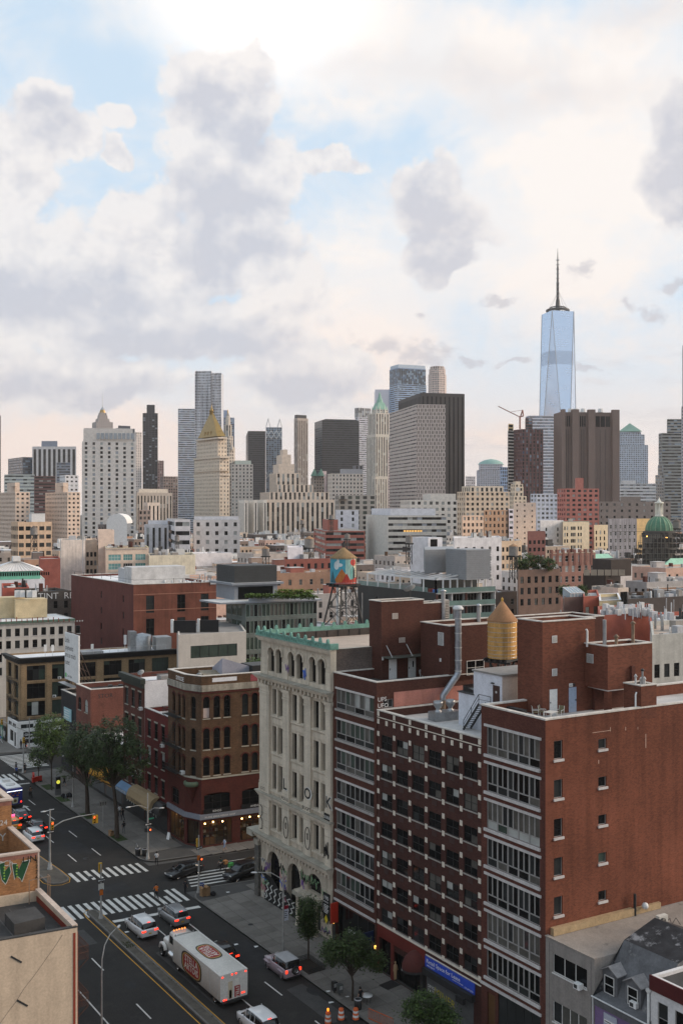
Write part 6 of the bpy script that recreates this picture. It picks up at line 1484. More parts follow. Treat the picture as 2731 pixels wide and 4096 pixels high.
for z in(h,h-3.1,h-6.2):fbox(htl,'balcony_glass',f[1],rzof(f,1),.1,W,-.9,-.84,z+.02,z+1.15,mat('balcony_glass',(.16,.24,.22),.15,spec=.7));fbox(htl,'balcony_slab',f[1],rzof(f,1),.0,W,-.95,-.003,z-.22,z+.0,mat('hotel_frame',(.36,.38,.37)))
for i in range(5):
 for z in(h-3.1,h-6.2):fbox(htl,'partition',f[1],rzof(f,1),W/4*i-.12+(.12 if i==0 else 0),W/4*i+.1,-.8,.6,z+.003,z+2.88,rnd.choice((metal_l,mat('brown_panel',(.10,.04,.03),.7))))
lvg=mat('louvre_grey',(.27,.28,.29),.5,.1)
for(ul,uc,ur,vb,lab)in((1643,1698,1822,2300,'a'),(1780,1864,1963,2320,'b')):
 f4,h4=cbox(ul,uc,ur,2197,D=246 if lab=='a' else 240,k=9);zb=HC-(vb-HOR)*240/FPX
 b=MB(lvg);b.prism(inset(f4,.12),zb,h4-.1);local_part(htl,b,'plant_box')
 for i in range(15):b=MB(lvg);z=zb+(h4-zb)*i/15;b.prism(f4,z,z+(h4-zb)/15*.5);local_part(htl,b,'louvre_blade')
pg=thing('pergola','white steel pergola over the dark hotel roof terrace','pergola',(*f[1],h));zt=HC-(2318-HOR)*240/FPX-h
e1=(Vector((*f[2],0))-Vector((*f[1],0))).normalized();e2=Vector((0,1,0))
for i in range(9):
 q=e1*(W*i/8*.98)
 b=MB(white_p);b.bar(q,q+Vector((0,0,zt)),.28);b.build('post',pg)
L0=flen(f,0)*.86
for i in range(7):q=e2*(L0*i/6);b=MB(white_p);b.bar(q,q+Vector((0,0,zt)),.28);b.build('post',pg)
for a_,c_ in((Vector((0,0,zt)),e1*W*.98+Vector((0,0,zt))),(Vector((0,0,zt)),e2*L0+Vector((0,0,zt))),(e2*L0+Vector((0,0,zt)),e2*L0+e1*5+Vector((0,0,zt)))):b=MB(white_p);b.bar(a_,c_,.26,.35);b.build('beam',pg)
for i in range(12):q=e2*(L0*i/11)+Vector((0,0,zt));b=MB(white_p);b.bar(q,q+e1*6.5+Vector((0,0,.9)),.2,.3);b.build('rafter',pg)
fbox(htl,'terrace_glass',f[0],rzof(f,0),0,flen(f,0)*.9,.1,.16,h+.02,h+1.1,mat('balcony_glass',(.16,.24,.22)))
for i in range(10):q=Vector((*f[1],0))+e1*rnd.uniform(1,W-1)+e2*rnd.uniform(1,6);pbox(htl,'terrace_seat',q.x,q.y,h-.1,1.6,.8,.8,rnd.choice((mat('seat_blue',(.06,.14,.35),.7),mat('seat_red',(.3,.08,.06),.7),metal_d)))
fbox(htl,'terrace_back_wall',f[1],rzof(f,1),.2,W-.2,7.0,7.3,h,h+2.9,mat('hotel_black',(.035,.037,.036)))
def grd(f,i,nx,z0,fh,nz,ww,wh,m0=None):return grid(flen(f,i),nx,[z0-fh*j for j in range(nz)],ww,wh,m0)
peach=wm((205,170,135),1.35,streak=.12)
f,h=cbox(46,73,209,2088,D=455);mt_=mid('loft_building','tall peach coloured loft building with triple windows and tanks on its roof',f,h,peach,roof_s,{1:grd(f,1,5,h-2,3.75,8,2.2,1.9),0:grd(f,0,5,h-2,3.75,8,1.5,1.9)},fr=fr_black,glass=(g_drape,g_dark,g_mid),sub=(3,2));clutter(mt_,f,h-.7,9,11,1.6);bulk(mt_,f,h-.7,3,white_p,6,6,4.5,(.62,.3))
f,h=cbox(238,245,343,2160,D=355);mb9=mid('apartment_building','tall pale grey blank-walled apartment slab with a drainpipe, left of centre',f,h,wm((205,192,180),1.5,streak=.18),roof_s,{0:grd(f,0,2,h-6,3.1,6,1.0,1.8)},fr=fr_black);clutter(mb9,f,h-.7,8,21,1.4)
q=P(333,2150,354);pcyl(mb9,'drainpipe',q.x,q.y,5,.18,h-3.5,metal_l)
f,h=cbox(342,344,390,2160,D=366);mid('apartment_building','narrow beige brick wing with small paired windows beside the blank slab',f,h,wm((196,172,150),1.4),roof_s,{1:grd(f,1,3,h-4.4,3.1,6,.9,1.7)},fr=fr_black,sub=(2,2))
f,h=cbox(390,394,458,2121,D=362);mid('stair_tower_building','plain cream stair tower rising left of the green-windowed building',f,h,wm((226,200,180),1.5),roof_s,{})
f,h=cbox(410,424,596,2193,D=346,k=9);mc=mid('office_building','cream office building with dentil cornice and wide turquoise windows',f,h,wm((222,196,172),1.5),roof_g,{1:[(x,x+w_,z-2.1,z)for x,w_ in((.9,4.3),(6.0,3.2),(10.2,3.6))for z in(h-2.2,h-5.3,h-8.4)]},fr=fr_white,glass=(mat('glass_turq',(.10,.26,.25),.12,spec=.6),mat('glass_turq2',(.16,.33,.32),.15,spec=.6),g_mid),sub=(4,2),cope=wm((170,160,120),1.3));clutter(mc,f,h-.7,16,5,1.5)
for i in range(24):fbox(mc,'dentil',f[1],rzof(f,1),.2+i*.6,.45+i*.6,-.3,-.003,h-.5,h-.15,crm)
f,h=cbox(590,597,782,2222,D=342,k=9);me_=mid('warehouse','windowless cream rendered warehouse wall right of the turquoise windows',f,h,wm((212,200,172),1.5,streak=.1),roof_k,{});clutter(me_,f,h-.7,18,8,1.5)
f,h=cbox(-70,-60,180,2306,D=300,k=9);mk=mid('market_hall','market hall with white ribbed hip roof over a green copper clerestory',f,h-1.2,wm((196,196,200),1.5),roof_w,{},par=.1);
A_,B_,C_,D_=[Vector((*q,h-1.3))for q in inset(f,1.0)];
b=MB(wm((90,165,140),1.3));ii=inset(f,1.2);b.prism(ii,h-1.2,h+1.3);local_part(mk,b,'clerestory')
for i in range(26):fbox(mk,'clerestory_pane',ii[1],rzof(ii,1),.6+i*.66,1.0+i*.66,-.05,-.003,h-.2,h+.8,g_dark)
b=MB(roof_w);oo=[Vector((*q,h+1.3))for q in inset(f,.3)];ap=P(66,2252,306);ap.z=h+4.6;a2_=ap+Vector((-2,1,0))
for i in range(4):b.face([oo[i],oo[(i+1)%4],ap])
local_part(mk,b,'roof')
for i in range(15):
 q=oo[1].lerp(oo[2],(i+.5)/15);b=MB(metal_l);b.bar(q+Vector((0,0,.05)),q.lerp(ap,.97)+Vector((0,0,.06)),.12);local_part(mk,b,'roof_rib')
pbox(mk,'cupola',ap.x,ap.y,ap.z-.4,2.2,2.2,1.5,white_p)
f,h=cbox(60,118,286,2368,D=262,k=9);tk=mid('tenement','dark grubby brick tenement with broken white roof lettering',f,h,mat('grubby_brick',(.085,.072,.062),.9,.3,.4,brick=((.07,.06,.055),.215,.075)),roof_k,{1:grd(f,1,4,h-2.6,3.2,3,1.0,1.9)},fr=fr_black);lettering(tk,'TINT  REPAK',2.3,white_p,wl(tk,f[1],rzof(f,1),2.2,-.02,h-2.0),rz=rzof(f,1),ext=.02);clutter(tk,f,h-.7,6,31)
f,h=cbox(5,12,118,2352,D=272,k=9);rk=mid('tenement','bright red brick tenement at the far left below the market hall',f,h,wm((150,66,48),1.5),roof_k,{1:grd(f,1,4,h-5,3.3,2,1.0,1.9)},fr=fr_black);clutter(rk,f,h-.7,7,33)
f,h=cbox(150,160,243,2236,D=330,k=9);mid('tenement','maroon brick building with white rooftop cabin near the peach lofts',f,h,wm((120,60,48),1.6),roof_s,{})
f,h=cbox(1128,1139,1330,2237,D=378,k=9);rb_=mid('tenement','long red-brown brick tenement row behind the mural water tower',f,h,wm((118,62,50),1.6),roof_k,{1:grd(f,1,7,h-1.8,3.2,3,1.1,2.0)},fr=fr_black,glass=(g_dark,g_mid));clutter(rb_,f,h-.7,18,41,1.6)
f,h=cbox(1150,1152,1212,2190,D=384);mid('rooftop_house','lilac and white rooftop house above the long red-brown tenement',f,h,wm((205,200,205),1.5),roof_w,{})
for(u,D_,r_,v0,v1,va,lab,m)in((1237,390,4.6,2190,2155,2144,'grey wooden water tank left of the mural tower','a'),(1388,420,2.6,2156,2138,2134,'small grey water tank just above the mural tower','b'),(1635,330,2.9,2172,2146,2140,'grey water tank left of the louvred hotel boxes','c'),(2052,290,2.6,2222,2185,2174,'grey water tank with orange cone over the green roof garden','d'),(1063,400,4.0,2224,2194,2184,'weathered tank with peach cone below the ribbed courthouse','e'),(709,470,3.2,2165,2145,2138,'grey water tank below the gold pyramid tower','f'),(137,440,5.0,2138,2112,2103,'brown roofed water tank right of the peach lofts','g'),(1325,520,3.2,2076,2062,2058,'tank on the red brick apartment block roof','h'),(1208,640,3.0,2095,2080,2076,'distant water tank among pale roofs, centre','i'),(2704,440,5.2,2112,2086,2073,'pale water tank right of the green dome','j'),(1890,470,3.0,2146,2134,2130,'small tank on a scaffold right of the louvred boxes','k')):
 z0=HC-(v0-HOR)*D_/FPX;z1=HC-(v1-HOR)*D_/FPX;za=HC-(va-HOR)*D_/FPX;r_={'a':19,'b':11,'c':14,'d':18,'e':15,'f':9,'g':14,'h':9,'i':7,'j':15,'k':9}[m]*D_/FPX
 water_tank('water_tower',lab,u,D_,r_,z0,z1,za,max(8,z0-7),mat('tank_grey_wood',(.24,.22,.20),.8,.25,.8,streak=.2),mat('tank_cone',(.34,.20,.11),.8,.2)if m in 'adeik' else mat('tank_cone_dk',(.14,.11,.09),.8,.2),'grey rooftop water tanks',bands=2)
f,h=cbox(2157,2160,2252,2083,D=575);mid('apartment_building','tall white blank-sided apartment building right of centre',f,h,wm((212,208,206),1.5,streak=.1),roof_w,{1:grd(f,1,2,h-4,3.3,9,1.2,1.9)},fr=fr_black)
f,h=cbox(2248,2250,2355,2088,D=572);cr_=mid('office_building','cream office building with green cornice and columns of dark windows',f,h,wm((226,205,168),1.5),roof_s,{1:[(x,x+1.1,z-2.0,z)for x in(.8,2.7,5.7,6.9,8.1,10.8,12.7)for z in[h-2.6-3.6*i for i in range(8)]]},fr=fr_black,cope=wm((130,150,130),1.3));clutter(cr_,f,h-.7,5,51,2)
f,h=cbox(2340,2375,2440,2102,D=590);mid('office_building','pale yellow narrow office building behind the scaffolding',f,h,wm((214,190,150),1.5),roof_s,{1:grd(f,1,4,h-3,3.5,8,1.0,2.2)},fr=fr_black)
f,h=cbox(2070,2110,2180,2128,D=480);mid('tenement','dark red brick building with terraces left of the white blank slab',f,h,wm((105,62,56),1.6),roof_k,{1:grd(f,1,4,h-4,3.5,6,1.5,1.8)},fr=fr_black)
f,h=cbox(1995,2003,2085,2164,D=400);yb=mid('tenement','tan brick building with turquoise roof trim right of the white roofs',f,h,wm((178,150,120),1.5),roof_s,{1:grd(f,1,5,h-2.5,3.3,5,1.1,1.8)},fr=fr_black);clutter(yb,f,h-.7,8,55,1.4)
f,h=cbox(1808,1815,2005,2152,D=345);ww_=mid('apartment_building','stepped white rendered apartment house behind the louvred boxes',f,h,wm((208,205,206),1.4,streak=.1),roof_w,{1:grd(f,1,6,h-3.2,3.3,4,1.1,1.7)},fr=fr_black,glass=(g_dark,g_mid,g_drape));clutter(ww_,f,h-.7,16,61,1.7)
f,h=cbox(1640,1712,1768,2150,D=330);mid('rooftop_house','white mechanical cabin with black opening above the louvred boxes',f,h,wm((214,214,218),1.5),roof_w,{1:[(.8,3.6,h-3.2,h-.6)]},fr=fr_black,glass=(g_dark,))
f,h=cbox(2170,2200,2380,2214,D=330,k=9);om=mid('tenement','brown mansard-roofed tenement row with stone dormers right of the roof garden',f,h,wm((130,90,76),1.6),roof_w,{1:grd(f,1,7,h-.8,3.4,3,1.2,2.0)},fr=fr_white,sub=(1,2),cope=wm((190,180,150),1.4));clutter(om,f,h-.7,8,71,1.2)
for i in range(8):fbox(om,'chimney',f[1],rzof(f,1),.2+i*flen(f,1)/8,1.0+i*flen(f,1)/8,-.15,.8,h-4,h+1.2,wm((110,70,58),1.6))
f,h=cbox(2330,2420,2480,2300,D=300,k=9);dkb=mid('apartment_building','stepped dark brown building with slatted roof railings',f,h,mat('dark_brown_render',(.055,.042,.036),.8,.2),roof_k,{1:grd(f,1,2,h-2,3,2,1.2,1.8)},fr=fr_black)
q=P(2445,2280,306);pbox(dkb,'upper_storey',q.x,q.y,h-.5,8,8,5.0,mat('dark_brown_render',(.055,.042,.036)));
for i in range(6):pbox(dkb,'slat_screen',*(P(2345+i*28,2295,298)[:2]),h,1.8,.2,1.7,mat('slat_tan',(.32,.26,.20),.8),-TH)
f,h=cbox(2365,2470,2512,2352,D=252,k=9);bm=mid('apartment_building','beige modern building with tall dark windows below the dark stepped one',f,h,wm((206,186,166),1.5),roof_g,{1:[(.7,3.0,h-5.2,h-1),(.7,3.0,h-10,h-6)]},fr=fr_black,glass=(g_dark,),sub=(2,1));clutter(bm,f,h-.7,7,75)
f,h=cbox(2325,2332,2396,2386,D=232,k=9);rbk=mid('rowhouse','orange-red brick row house beside the rooftop sunroom',f,h,wm((140,66,48),1.6),roof_s,{1:grd(f,1,2,h-2.4,3.1,3,1.1,2.0)},fr=fr_black,sub=(1,2))
f,h=cbox(2390,2397,2482,2404,D=224,k=9);crk_=mid('rowhouse','small cream row house with three windows and a black fire pipe',f,h,wm((206,184,138),1.5),roof_g,{1:grd(f,1,3,h-1.4,3.1,3,1.0,1.9)},fr=fr_black,cope=roof_w)
f,h=cbox(2215,2255,2332,2390,D=236,k=9);sb=mid('rowhouse','brown brick house carrying a glazed white rooftop sunroom',f,h,wm((96,74,66),1.6),roof_g,{1:grd(f,1,3,h-3.4,3.1,3,1.0,1.9)},fr=fr_black)
q=P(2292,2385,240);A0=Vector((q.x,q.y,h-.6));b=MB(fr_white,mat('sunroom_glass',(.30,.36,.40),.1,spec=.6));b.T=Matrix.Translation(A0)@Matrix.Rotation(-R(9),4,'Z')
b.faces([(-2,-1.5,0),(2,-1.5,0),(2,-1.5,1.4),(-2,-1.5,1.4),(-2,1.5,0),(2,1.5,0),(2,1.5,2.6),(-2,1.5,2.6)],[(0,1,2,3),(3,2,6,7),(0,3,7,4),(1,5,6,2)],1)
for x in(-2,-1,0,1,2):b.bar((x,-1.52,0),(x,-1.52,1.4),.12);b.bar((x,-1.52,1.42),(x,1.5,2.63),.12)
b.bar((-2,-1.52,1.42),(2,-1.52,1.42),.14);b.bar((-2,1.5,2.64),(2,1.5,2.64),.14);local_part(sb,b,'sunroom')
f,h=cbox(2505,2511,2760,2396,D=214,k=9);dw=mid('warehouse','long dark grey-brown wall with many rooftop ducts at the right edge',f,h,wm((66,58,54),1.7),roof_g,{1:grd(f,1,5,h-4.5,4,2,1.2,2)},fr=fr_black);clutter(dw,f,h-.7,22,81,1.2)
f,h=cbox(2390,2395,2620,2462,D=184,k=9);ac_=mid('rowhouse','low brick house whose roof is crowded with white air conditioners',f,h,wm((132,66,48),1.6),roof_w,{});
r=random.Random(9)
for i in range(34):q=P(2415+r.uniform(0,190),2470,184+r.uniform(2,12));pbox(ac_,'air_conditioner',q.x,q.y,h-.6+r.uniform(.0,.5),r.uniform(.7,1.2),r.uniform(.5,.9),r.uniform(.9,1.7),r.choice(acm[:2]))
for i in range(14):q=P(2400+r.uniform(0,300),2470,182+r.uniform(0,10));pcyl(ac_,'vent_pipe',q.x,q.y,h-.6,.1,r.uniform(1.5,3),r.choice((metal_g,metal_l)))
f,h=cbox(2560,2600,2780,2496,D=168,k=9);rr=mid('rowhouse','orange-red party wall house behind the red brick lift block',f,h,wm((140,64,46),1.5),roof_w,{});clutter(rr,f,h-.7,14,91,1.1)
f,h=cbox(2520,2606,2800,2540,D=142,k=9);ggb=mid('rowhouse','grey-green rendered building with flat canopy at the right edge',f,h,wm((150,148,140),1.5,streak=.15),roof_t,{1:grd(f,1,5,h-4.2,3.4,3,1.0,1.9)},fr=fr_black);lettering(ggb,'SERFU',.9,sgn,wl(ggb,f[0],rzof(f,0),1.0,-.02,h-1.4),rz=rzof(f,0),ext=.01);clutter(ggb,f,h-.7,10,95)
D_=430;c0=P(2634,2150,D_);pol=thing('domed_hall','domed civic hall with ribbed green copper dome, white lantern and scaffolded drum','building',(c0.x,c0.y,0));zz=lambda v:HC-(v-HOR)*D_/FPX
dg=mat('dome_copper',(.085,.20,.125),.7,.25,.6,wear=((.22,.30,.20),.62,.6));st_=wm((190,186,172),1.5)
b=MB(dg);rd=5.5;b.lathe([(rd*math.cos(t)*1.0+.001,zz(2122)+(zz(2064)-zz(2122))*math.sin(t))for t in[i*math.pi/2/8 for i in range(8)]]+[(1.4,zz(2064))],32,0);b.build('dome',pol)
for i in range(16):
 a=2*math.pi*i/16;b=MB(mat('dome_rib',(.20,.30,.20),.7));b.tube([((rd+.06)*math.cos(t)*math.cos(a),(rd+.06)*math.cos(t)*math.sin(a),zz(2122)+(zz(2064)-zz(2122))*math.sin(t))for t in[k*math.pi/2/8*.93 for k in range(9)]],.22,5);b.build('dome_rib',pol)
b=MB(st_);b.lathe([(1.7,zz(2066)),(1.7,zz(2060)),(1.2,zz(2058)),(1.2,zz(2016)),(1.9,zz(2014)),(1.9,zz(2009)),(.8,zz(2006)),(.25,zz(1995)),(0,zz(1988))],12);b.build('lantern',pol)
for i in range(8):a=6.28*i/8;b=MB(st_);b.tube([(1.5*math.cos(a),1.5*math.sin(a),zz(2058)),(1.5*math.cos(a),1.5*math.sin(a),zz(2016))],.2,6);b.build('lantern_column',pol)
dr_=mat('drum_dark',(.06,.052,.045),.9,.3,.3);b=MB(dr_);b.lathe([(rd+1.2,10),(rd+1.2,zz(2126)),(rd,zz(2122))],24);b.build('drum',pol)
net=mat('scaffold_net',(.055,.048,.043),.9,.3,.6);pole_m=mat('scaffold_pole',(.13,.115,.10),.6)
sc_=thing('scaffolding','dark scaffolding tower wrapped round the domed hall','scaffolding',(c0.x,c0.y,0))
b=MB(pole_m);nb=MB(net);a0=P(2445,2200,416);a1_=P(2780,2200,416);ex=(a1_-a0).normalized();Ls=(a1_-a0).length
for i in range(23):
 q=a0+ex*Ls*i/22;zt=zz(2200)if i<5 else(zz(2136)if i<20 else zz(2160))
 if i<8:zt=zz(2330-i*24)
 b.bar((q.x-c0.x,q.y-c0.y,0),(q.x-c0.x,q.y-c0.y,zt),.16);q2=q+FW*3;b.bar((q2.x-c0.x,q2.y-c0.y,0),(q2.x-c0.x,q2.y-c0.y,zt),.16)
b.build('standards',sc_,kind='stuff');b=MB(pole_m)
for j in range(15):
 z=4+j*2.3;i0=0
 for i in range(22):
  if z<(zz(2330-i*24)if i<8 else zz(2136)):i0=i;break
 q0,q1=a0+ex*Ls*i0/22-c0,a1_-c0;b.bar((q0.x,q0.y,z),(q1.x,q1.y,z),.14);b.bar((q0.x,q0.y,z+1),(q1.x,q1.y,z+1),.07);b.box
b.build('ledgers',sc_,kind='stuff')
r=random.Random(77)
for j in range(15):
 z=3+j*2.2
 for i in range(22):
  lim=zz(2330-i*24)if i<8 else(zz(2134)if i<20 else zz(2160))
  if z>lim-1:continue
  q0,q1=a0+ex*Ls*i/22-c0,a0+ex*Ls*(i+1)/22-c0;o_=FW*r.uniform(.2,1.4)
  nb.face([(q0.x,q0.y,z),(q1.x,q1.y,z),(q1.x+FW.x*1.6,q1.y+FW.y*1.6,z),(q0.x+FW.x*1.6,q0.y+FW.y*1.6,z)])
  if r.random()<.72:nb.face([Vector((q0.x,q0.y,z+.1))+o_,Vector((q1.x,q1.y,z+.1))+o_,Vector((q1.x,q1.y,z+r.uniform(1.2,2.1)))+o_,Vector((q0.x,q0.y,z+r.uniform(1.2,2.1)))+o_])
nb.build('deck_boards',sc_,kind='stuff')
for u,v in((2586,2146),(2665,2137),(2664,2150)):q=P(u,v,421)-c0;b=MB(mat('work_lamp',(1.,.5,.1),emit=6.));b.lathe([(0,-.35),(.35,0),(0,.35)],8);b.build('work_lamp',sc_,(q.x,q.y,HC-(v-HOR)*421/FPX))
f,h=cbox(2490,2510,2800,2265,D=428,k=9);mid('civic_hall','stone body of the domed hall behind the dark scaffolding',f,h,wm((92,84,76),1.5),roof_k,{1:grd(f,1,9,h-3,4.5,4,1.4,2.6)},fr=fr_black)
for(ul,uc,ur,v,lab)in((2332,2340,2476,2264,'left'),(2632,2640,2800,2282,'right')):
 f,h=cbox(ul,uc,ur,v,D=400,k=9);t=mid('hall_wing','pale stone wing with shallow green copper roof on the %s of the domed hall'%lab,f,h,st_,roof_s,{1:grd(f,1,5,h-1.6,4,3,1.3,2.4)},fr=fr_black,par=.05)
 b=MB(wm((130,178,150),1.35),st_);o=[Vector((*q_,h+.05))for q_ in inset(f,-.5)];r0,r1=(o[0]+o[1])/2+Vector((6,-1,4.2)),(o[2]+o[3])/2+Vector((-6,1,4.2));b.face([o[1],o[2],r1,r0]);b.face([o[0],o[1],r0]);b.face([o[2],o[3],r1]);b.face([o[3],o[0],r0,r1]);local_part(t,b,'roof')
 fbox(t,'cornice',f[1],rzof(f,1),-.3,flen(f,1)+.3,-.5,-.003,h-.4,h+.04,st_)
f,h=cbox(2425,2432,2545,2076,D=520);mid('wrapped_building','building wrapped in pale translucent construction netting',f,h,mat('pale_net',(.30,.285,.30),.9,.3,.12,streak=.4),roof_s,{1:grd(f,1,6,h-3,3.6,7,1.2,2)},fr=metal_l,glass=(g_mid,g_drape));
f,h=cbox(2540,2543,2600,2076,D=530);mid('office_building','mustard yellow building peeping left of the green dome',f,h,wm((196,160,98),1.5),roof_k,{})
f,GT_H=cbox(2045,2072,2240,2280,D=291,k=9);gt_=mid('terrace_building','brown brick building carrying a planted roof garden with trees',f,GT_H,wm((110,84,70),1.4),roof_g,{1:grd(f,1,6,GT_H-2,3.2,3,1.1,1.9)},fr=fr_black);clutter(gt_,f,GT_H-.7,7,99)
r=random.Random(5)
for i in range(26):q=P(560+r.uniform(0,300),2300,236+r.uniform(0,22));(pcyl if i%2 else pbox)(m1,'roof_vent',q.x,q.y,m1z,*((.15,r.uniform(.5,1.6))if i%2 else(r.uniform(.5,1.6),.7,r.uniform(.5,1.1))),r.choice(acm))
# ------------------------------------------------------------------ skyline
glz=(g_dark,g_dark,g_mid,g_mid,g_drape,g_blind);FR=TH
def facade(mb,pn,p0,p1,z0,z1,style,bay,fh,fw,fz,rev,gl,r):
 W=(Vector(p1)-Vector(p0)).length;H_=z1-z0
 if style=='blank' or W<bay*.8:wall(mb,p0,p1,z0,z1);return
 nx=max(1,round(W/bay));nz=max(1,round(H_/fh));bx,bz=W/nx,H_/nz;ex,ez=bx*(1-fw)/2,bz*(1-fz)/2
 if style=='vert':hs=[(bx*i+ex,bx*(i+1)-ex,z0+.5,z1-min(4,H_*.05))for i in range(nx)]
 elif style=='horz':hs=[(.4,W-.4,z0+bz*j+ez,z0+bz*(j+1)-ez)for j in range(nz)]
 else:hs=[(bx*i+ex,bx*(i+1)-ex,z0+bz*j+ez,z0+bz*(j+1)-ez)for i in range(nx)for j in range(nz)]
 wall(mb,p0,p1,z0,z1,hs,rev)
 d=(Vector(p1)-Vector(p0)).normalized();n=Vector((-d.y,d.x))*rev*.96
 for(a,c,za,zb)in hs:
  nsub=1 if style=='grid' else max(1,round(((zb-za)/fh)if style=='vert' else(c-a)/bay))
  for k in range(nsub):
   if style=='horz':a_,c_,y0,y1=a+(c-a)*k/nsub,a+(c-a)*(k+1)/nsub,za,zb
   elif style=='vert':a_,c_,y0,y1=a,c,za+(zb-za)*k/nsub,za+(zb-za)*(k+1)/nsub
   else:a_,c_,y0,y1=a,c,za,zb
   q0,q1=Vector(p0)+d*a_+n,Vector(p0)+d*c_+n
   pn.face([(*q0,y0),(*q1,y0),(*q1,y1),(*q0,y1)],r.choice(gl))
def mass(t,foot,z0,h,wallm,style='grid',bay=3.5,fh=3.8,fw=.55,fz=.55,gl=glz,roof=roof_g,rev=.4,seed=1,name='wall',sides=(0,1)):
 mb=MB(wallm);pn=MB();r=random.Random(seed);n=len(foot)
 for i in range(n):facade(mb,pn,foot[i],foot[(i+1)%n],z0,h,style if i in sides else 'blank',bay,fh,fw,fz,rev,gl,r)
 mb.face([(*q,h)for q in foot],roof);local_part(t,mb,name)
 if pn.f:local_part(t,pn,'windows',kind='stuff')
def tower(name,label,ul,uc,ur,vt,D,col,style='grid',bay=3.5,fh=3.8,fw=.55,fz=.55,gl=glz,k=0.,yaw=0.,kk=1.45,tiers=(),cat='building',z0=0,seed=None,**kw):
 f,h=cbox(ul,uc,ur,vt,D=D,k=k,yaw=yaw);t=thing(name,label,cat,(f[1][0],f[1][1],0));m=wm(col,kk)if isinstance(col,tuple)else col
 sd=seed or int(uc);mass(t,f,z0,h,m,style,bay,fh,fw,fz,gl,seed=sd,**kw)
 if D<1000:reserve(f)
 for i,(a,b_,c_,v,*o)in enumerate(tiers):
  f2,h2=cbox(a,b_,c_,v,D=D+(o[1]if len(o)>1 else 4+3*i),k=k,yaw=yaw);st2=o[0]if o else style;mass(t,f2,h-1,h2,(wm(o[2],kk)if isinstance(o[2],tuple)else o[2])if len(o)>2 else m,st2,bay,fh,fw,fz,gl,seed=sd+i,name='upper_tier',**kw)
  h=max(h,h2)
 return t,f,h
def Z(v,D):return HC-(v-HOR)*D/FPX
gdk=(g_dark,g_dark,g_dark,g_mid,mat('glass_black',(.02,.021,.024),.12,spec=.6));gbl=(g_sky,g_sky,g_mid,mat('glass_blue',(.06,.11,.18),.08,spec=.9),mat('glass_paleblue',(.20,.27,.34),.12,spec=.8));gwh=(g_blind,g_mid,g_drape,mat('glass_pale',(.30,.33,.36),.2,spec=.6))
blk=mat('tower_black',(.022,.022,.026),.4,.15,spec=.5);dkb_=mat('tower_darkblue',(.05,.058,.078),.4,.15,spec=.5)
tower('tower','sliver of a brown tower cut by the left edge',-40,-30,5,1661,1600,(128,112,104),'grid')
tower('office_tower','dark blue glass office block at far left behind the striped tower',34,92,145,1828,1500,dkb_,'horz',4,4,.9,.5,gbl)
tower('office_tower','office tower with white vertical piers and dark window strips, left of the grey courthouse',110,131,306,1786,1500,(205,196,192),'vert',7.0,4,.55,.7,gdk,yaw=FR,k=0,tiers=[(165,168,231,1764,'blank',10,(120,126,140))])
tower('office_building','low office block with pale green horizontal glass bands at the left',10,19,140,1898,1150,(178,178,168),'horz',4,3.9,.9,.45,gwh,yaw=FR)
tower('apartment_tower','dark reddish brown apartment tower between two tan towers',120,139,223,1904,1000,(104,70,64),'horz',4,3.2,.9,.42,glz,yaw=FR*.7)
tower('office_tower','small grey glazed tower beside the striped tower',210,228,282,1850,1350,(120,122,130),'horz',3,3.6,.9,.5,gbl,yaw=FR)
tower('office_block','white patterned low block left of the grey courthouse',240,262,315,1900,1200,(205,203,206),'grid',5,5,.5,.4)
tpk=(182,158,138)
for(ul,uc,ur,cl,cr,lab)in((-70,63,121,30,80,'left tan apartment tower with notched balconies at the picture edge'),(182,271,322,222,274,'tan apartment tower with notched balconies left of the grey courthouse')):
 t,f,h=tower('apartment_tower',lab,ul,uc,ur,1968,690,tpk,'grid',3.4,2.95,.5,.45,kk=1.5,tiers=[(cl,(cl+cr)//2+6,cr,1930,'blank',8),(cl+8,cl+26,cl+44,1945,'blank',2)])
t,f,h=tower('courthouse','large pale grey courthouse slab with rows of narrow windows',309,330,545,1765,950,(184,176,168),'grid',6.6,4.1,.34,.62,(g_dark,g_dark,g_blind,gwh[3],g_mid),yaw=FR*.72,k=0,kk=1.35,tiers=[(320,336,532,1712,'blank',8)])
for i in range(9):fbox(t,'attic_window',*(lambda f3:(f3[1],rzof(f3,1)))(cbox(320,336,532,1712,D=957,yaw=FR*.72)[0]),12+i*4.0,15+i*4.0,-.3,-.003,Z(1756,957),Z(1732,957),gwh[3])
def spire_tower(name,label,u,D,secs,col,crown=None,kk=1.45,yaw=.3,n=4,gl=glz,style='grid',bay=3.4,fh=3.8):
 c=P(u,2000,D);t=thing(name,label,'tower',(c.x,c.y,0));z0=0
 for i,(w,v,*o)in enumerate(secs):
  h=Z(v,D);r=w/FPX*D/2;rr=r*(math.sqrt(2)if n==4 else 1.05)
  f=[(c.x+rr*math.cos(yaw+2*math.pi*j/n+math.pi/4-TH),c.y+rr*math.sin(yaw+2*math.pi*j/n+math.pi/4-TH))for j in range(n)]
  mass(t,f,z0,h,wm(o[1],kk)if len(o)>1 else wm(col,kk),o[0]if o else style,bay,fh,.45,.55,gl,seed=int(u)+i,name='shaft' if i==0 else 'setback',sides=tuple(range(n)));z0=h-.5
 return t,c
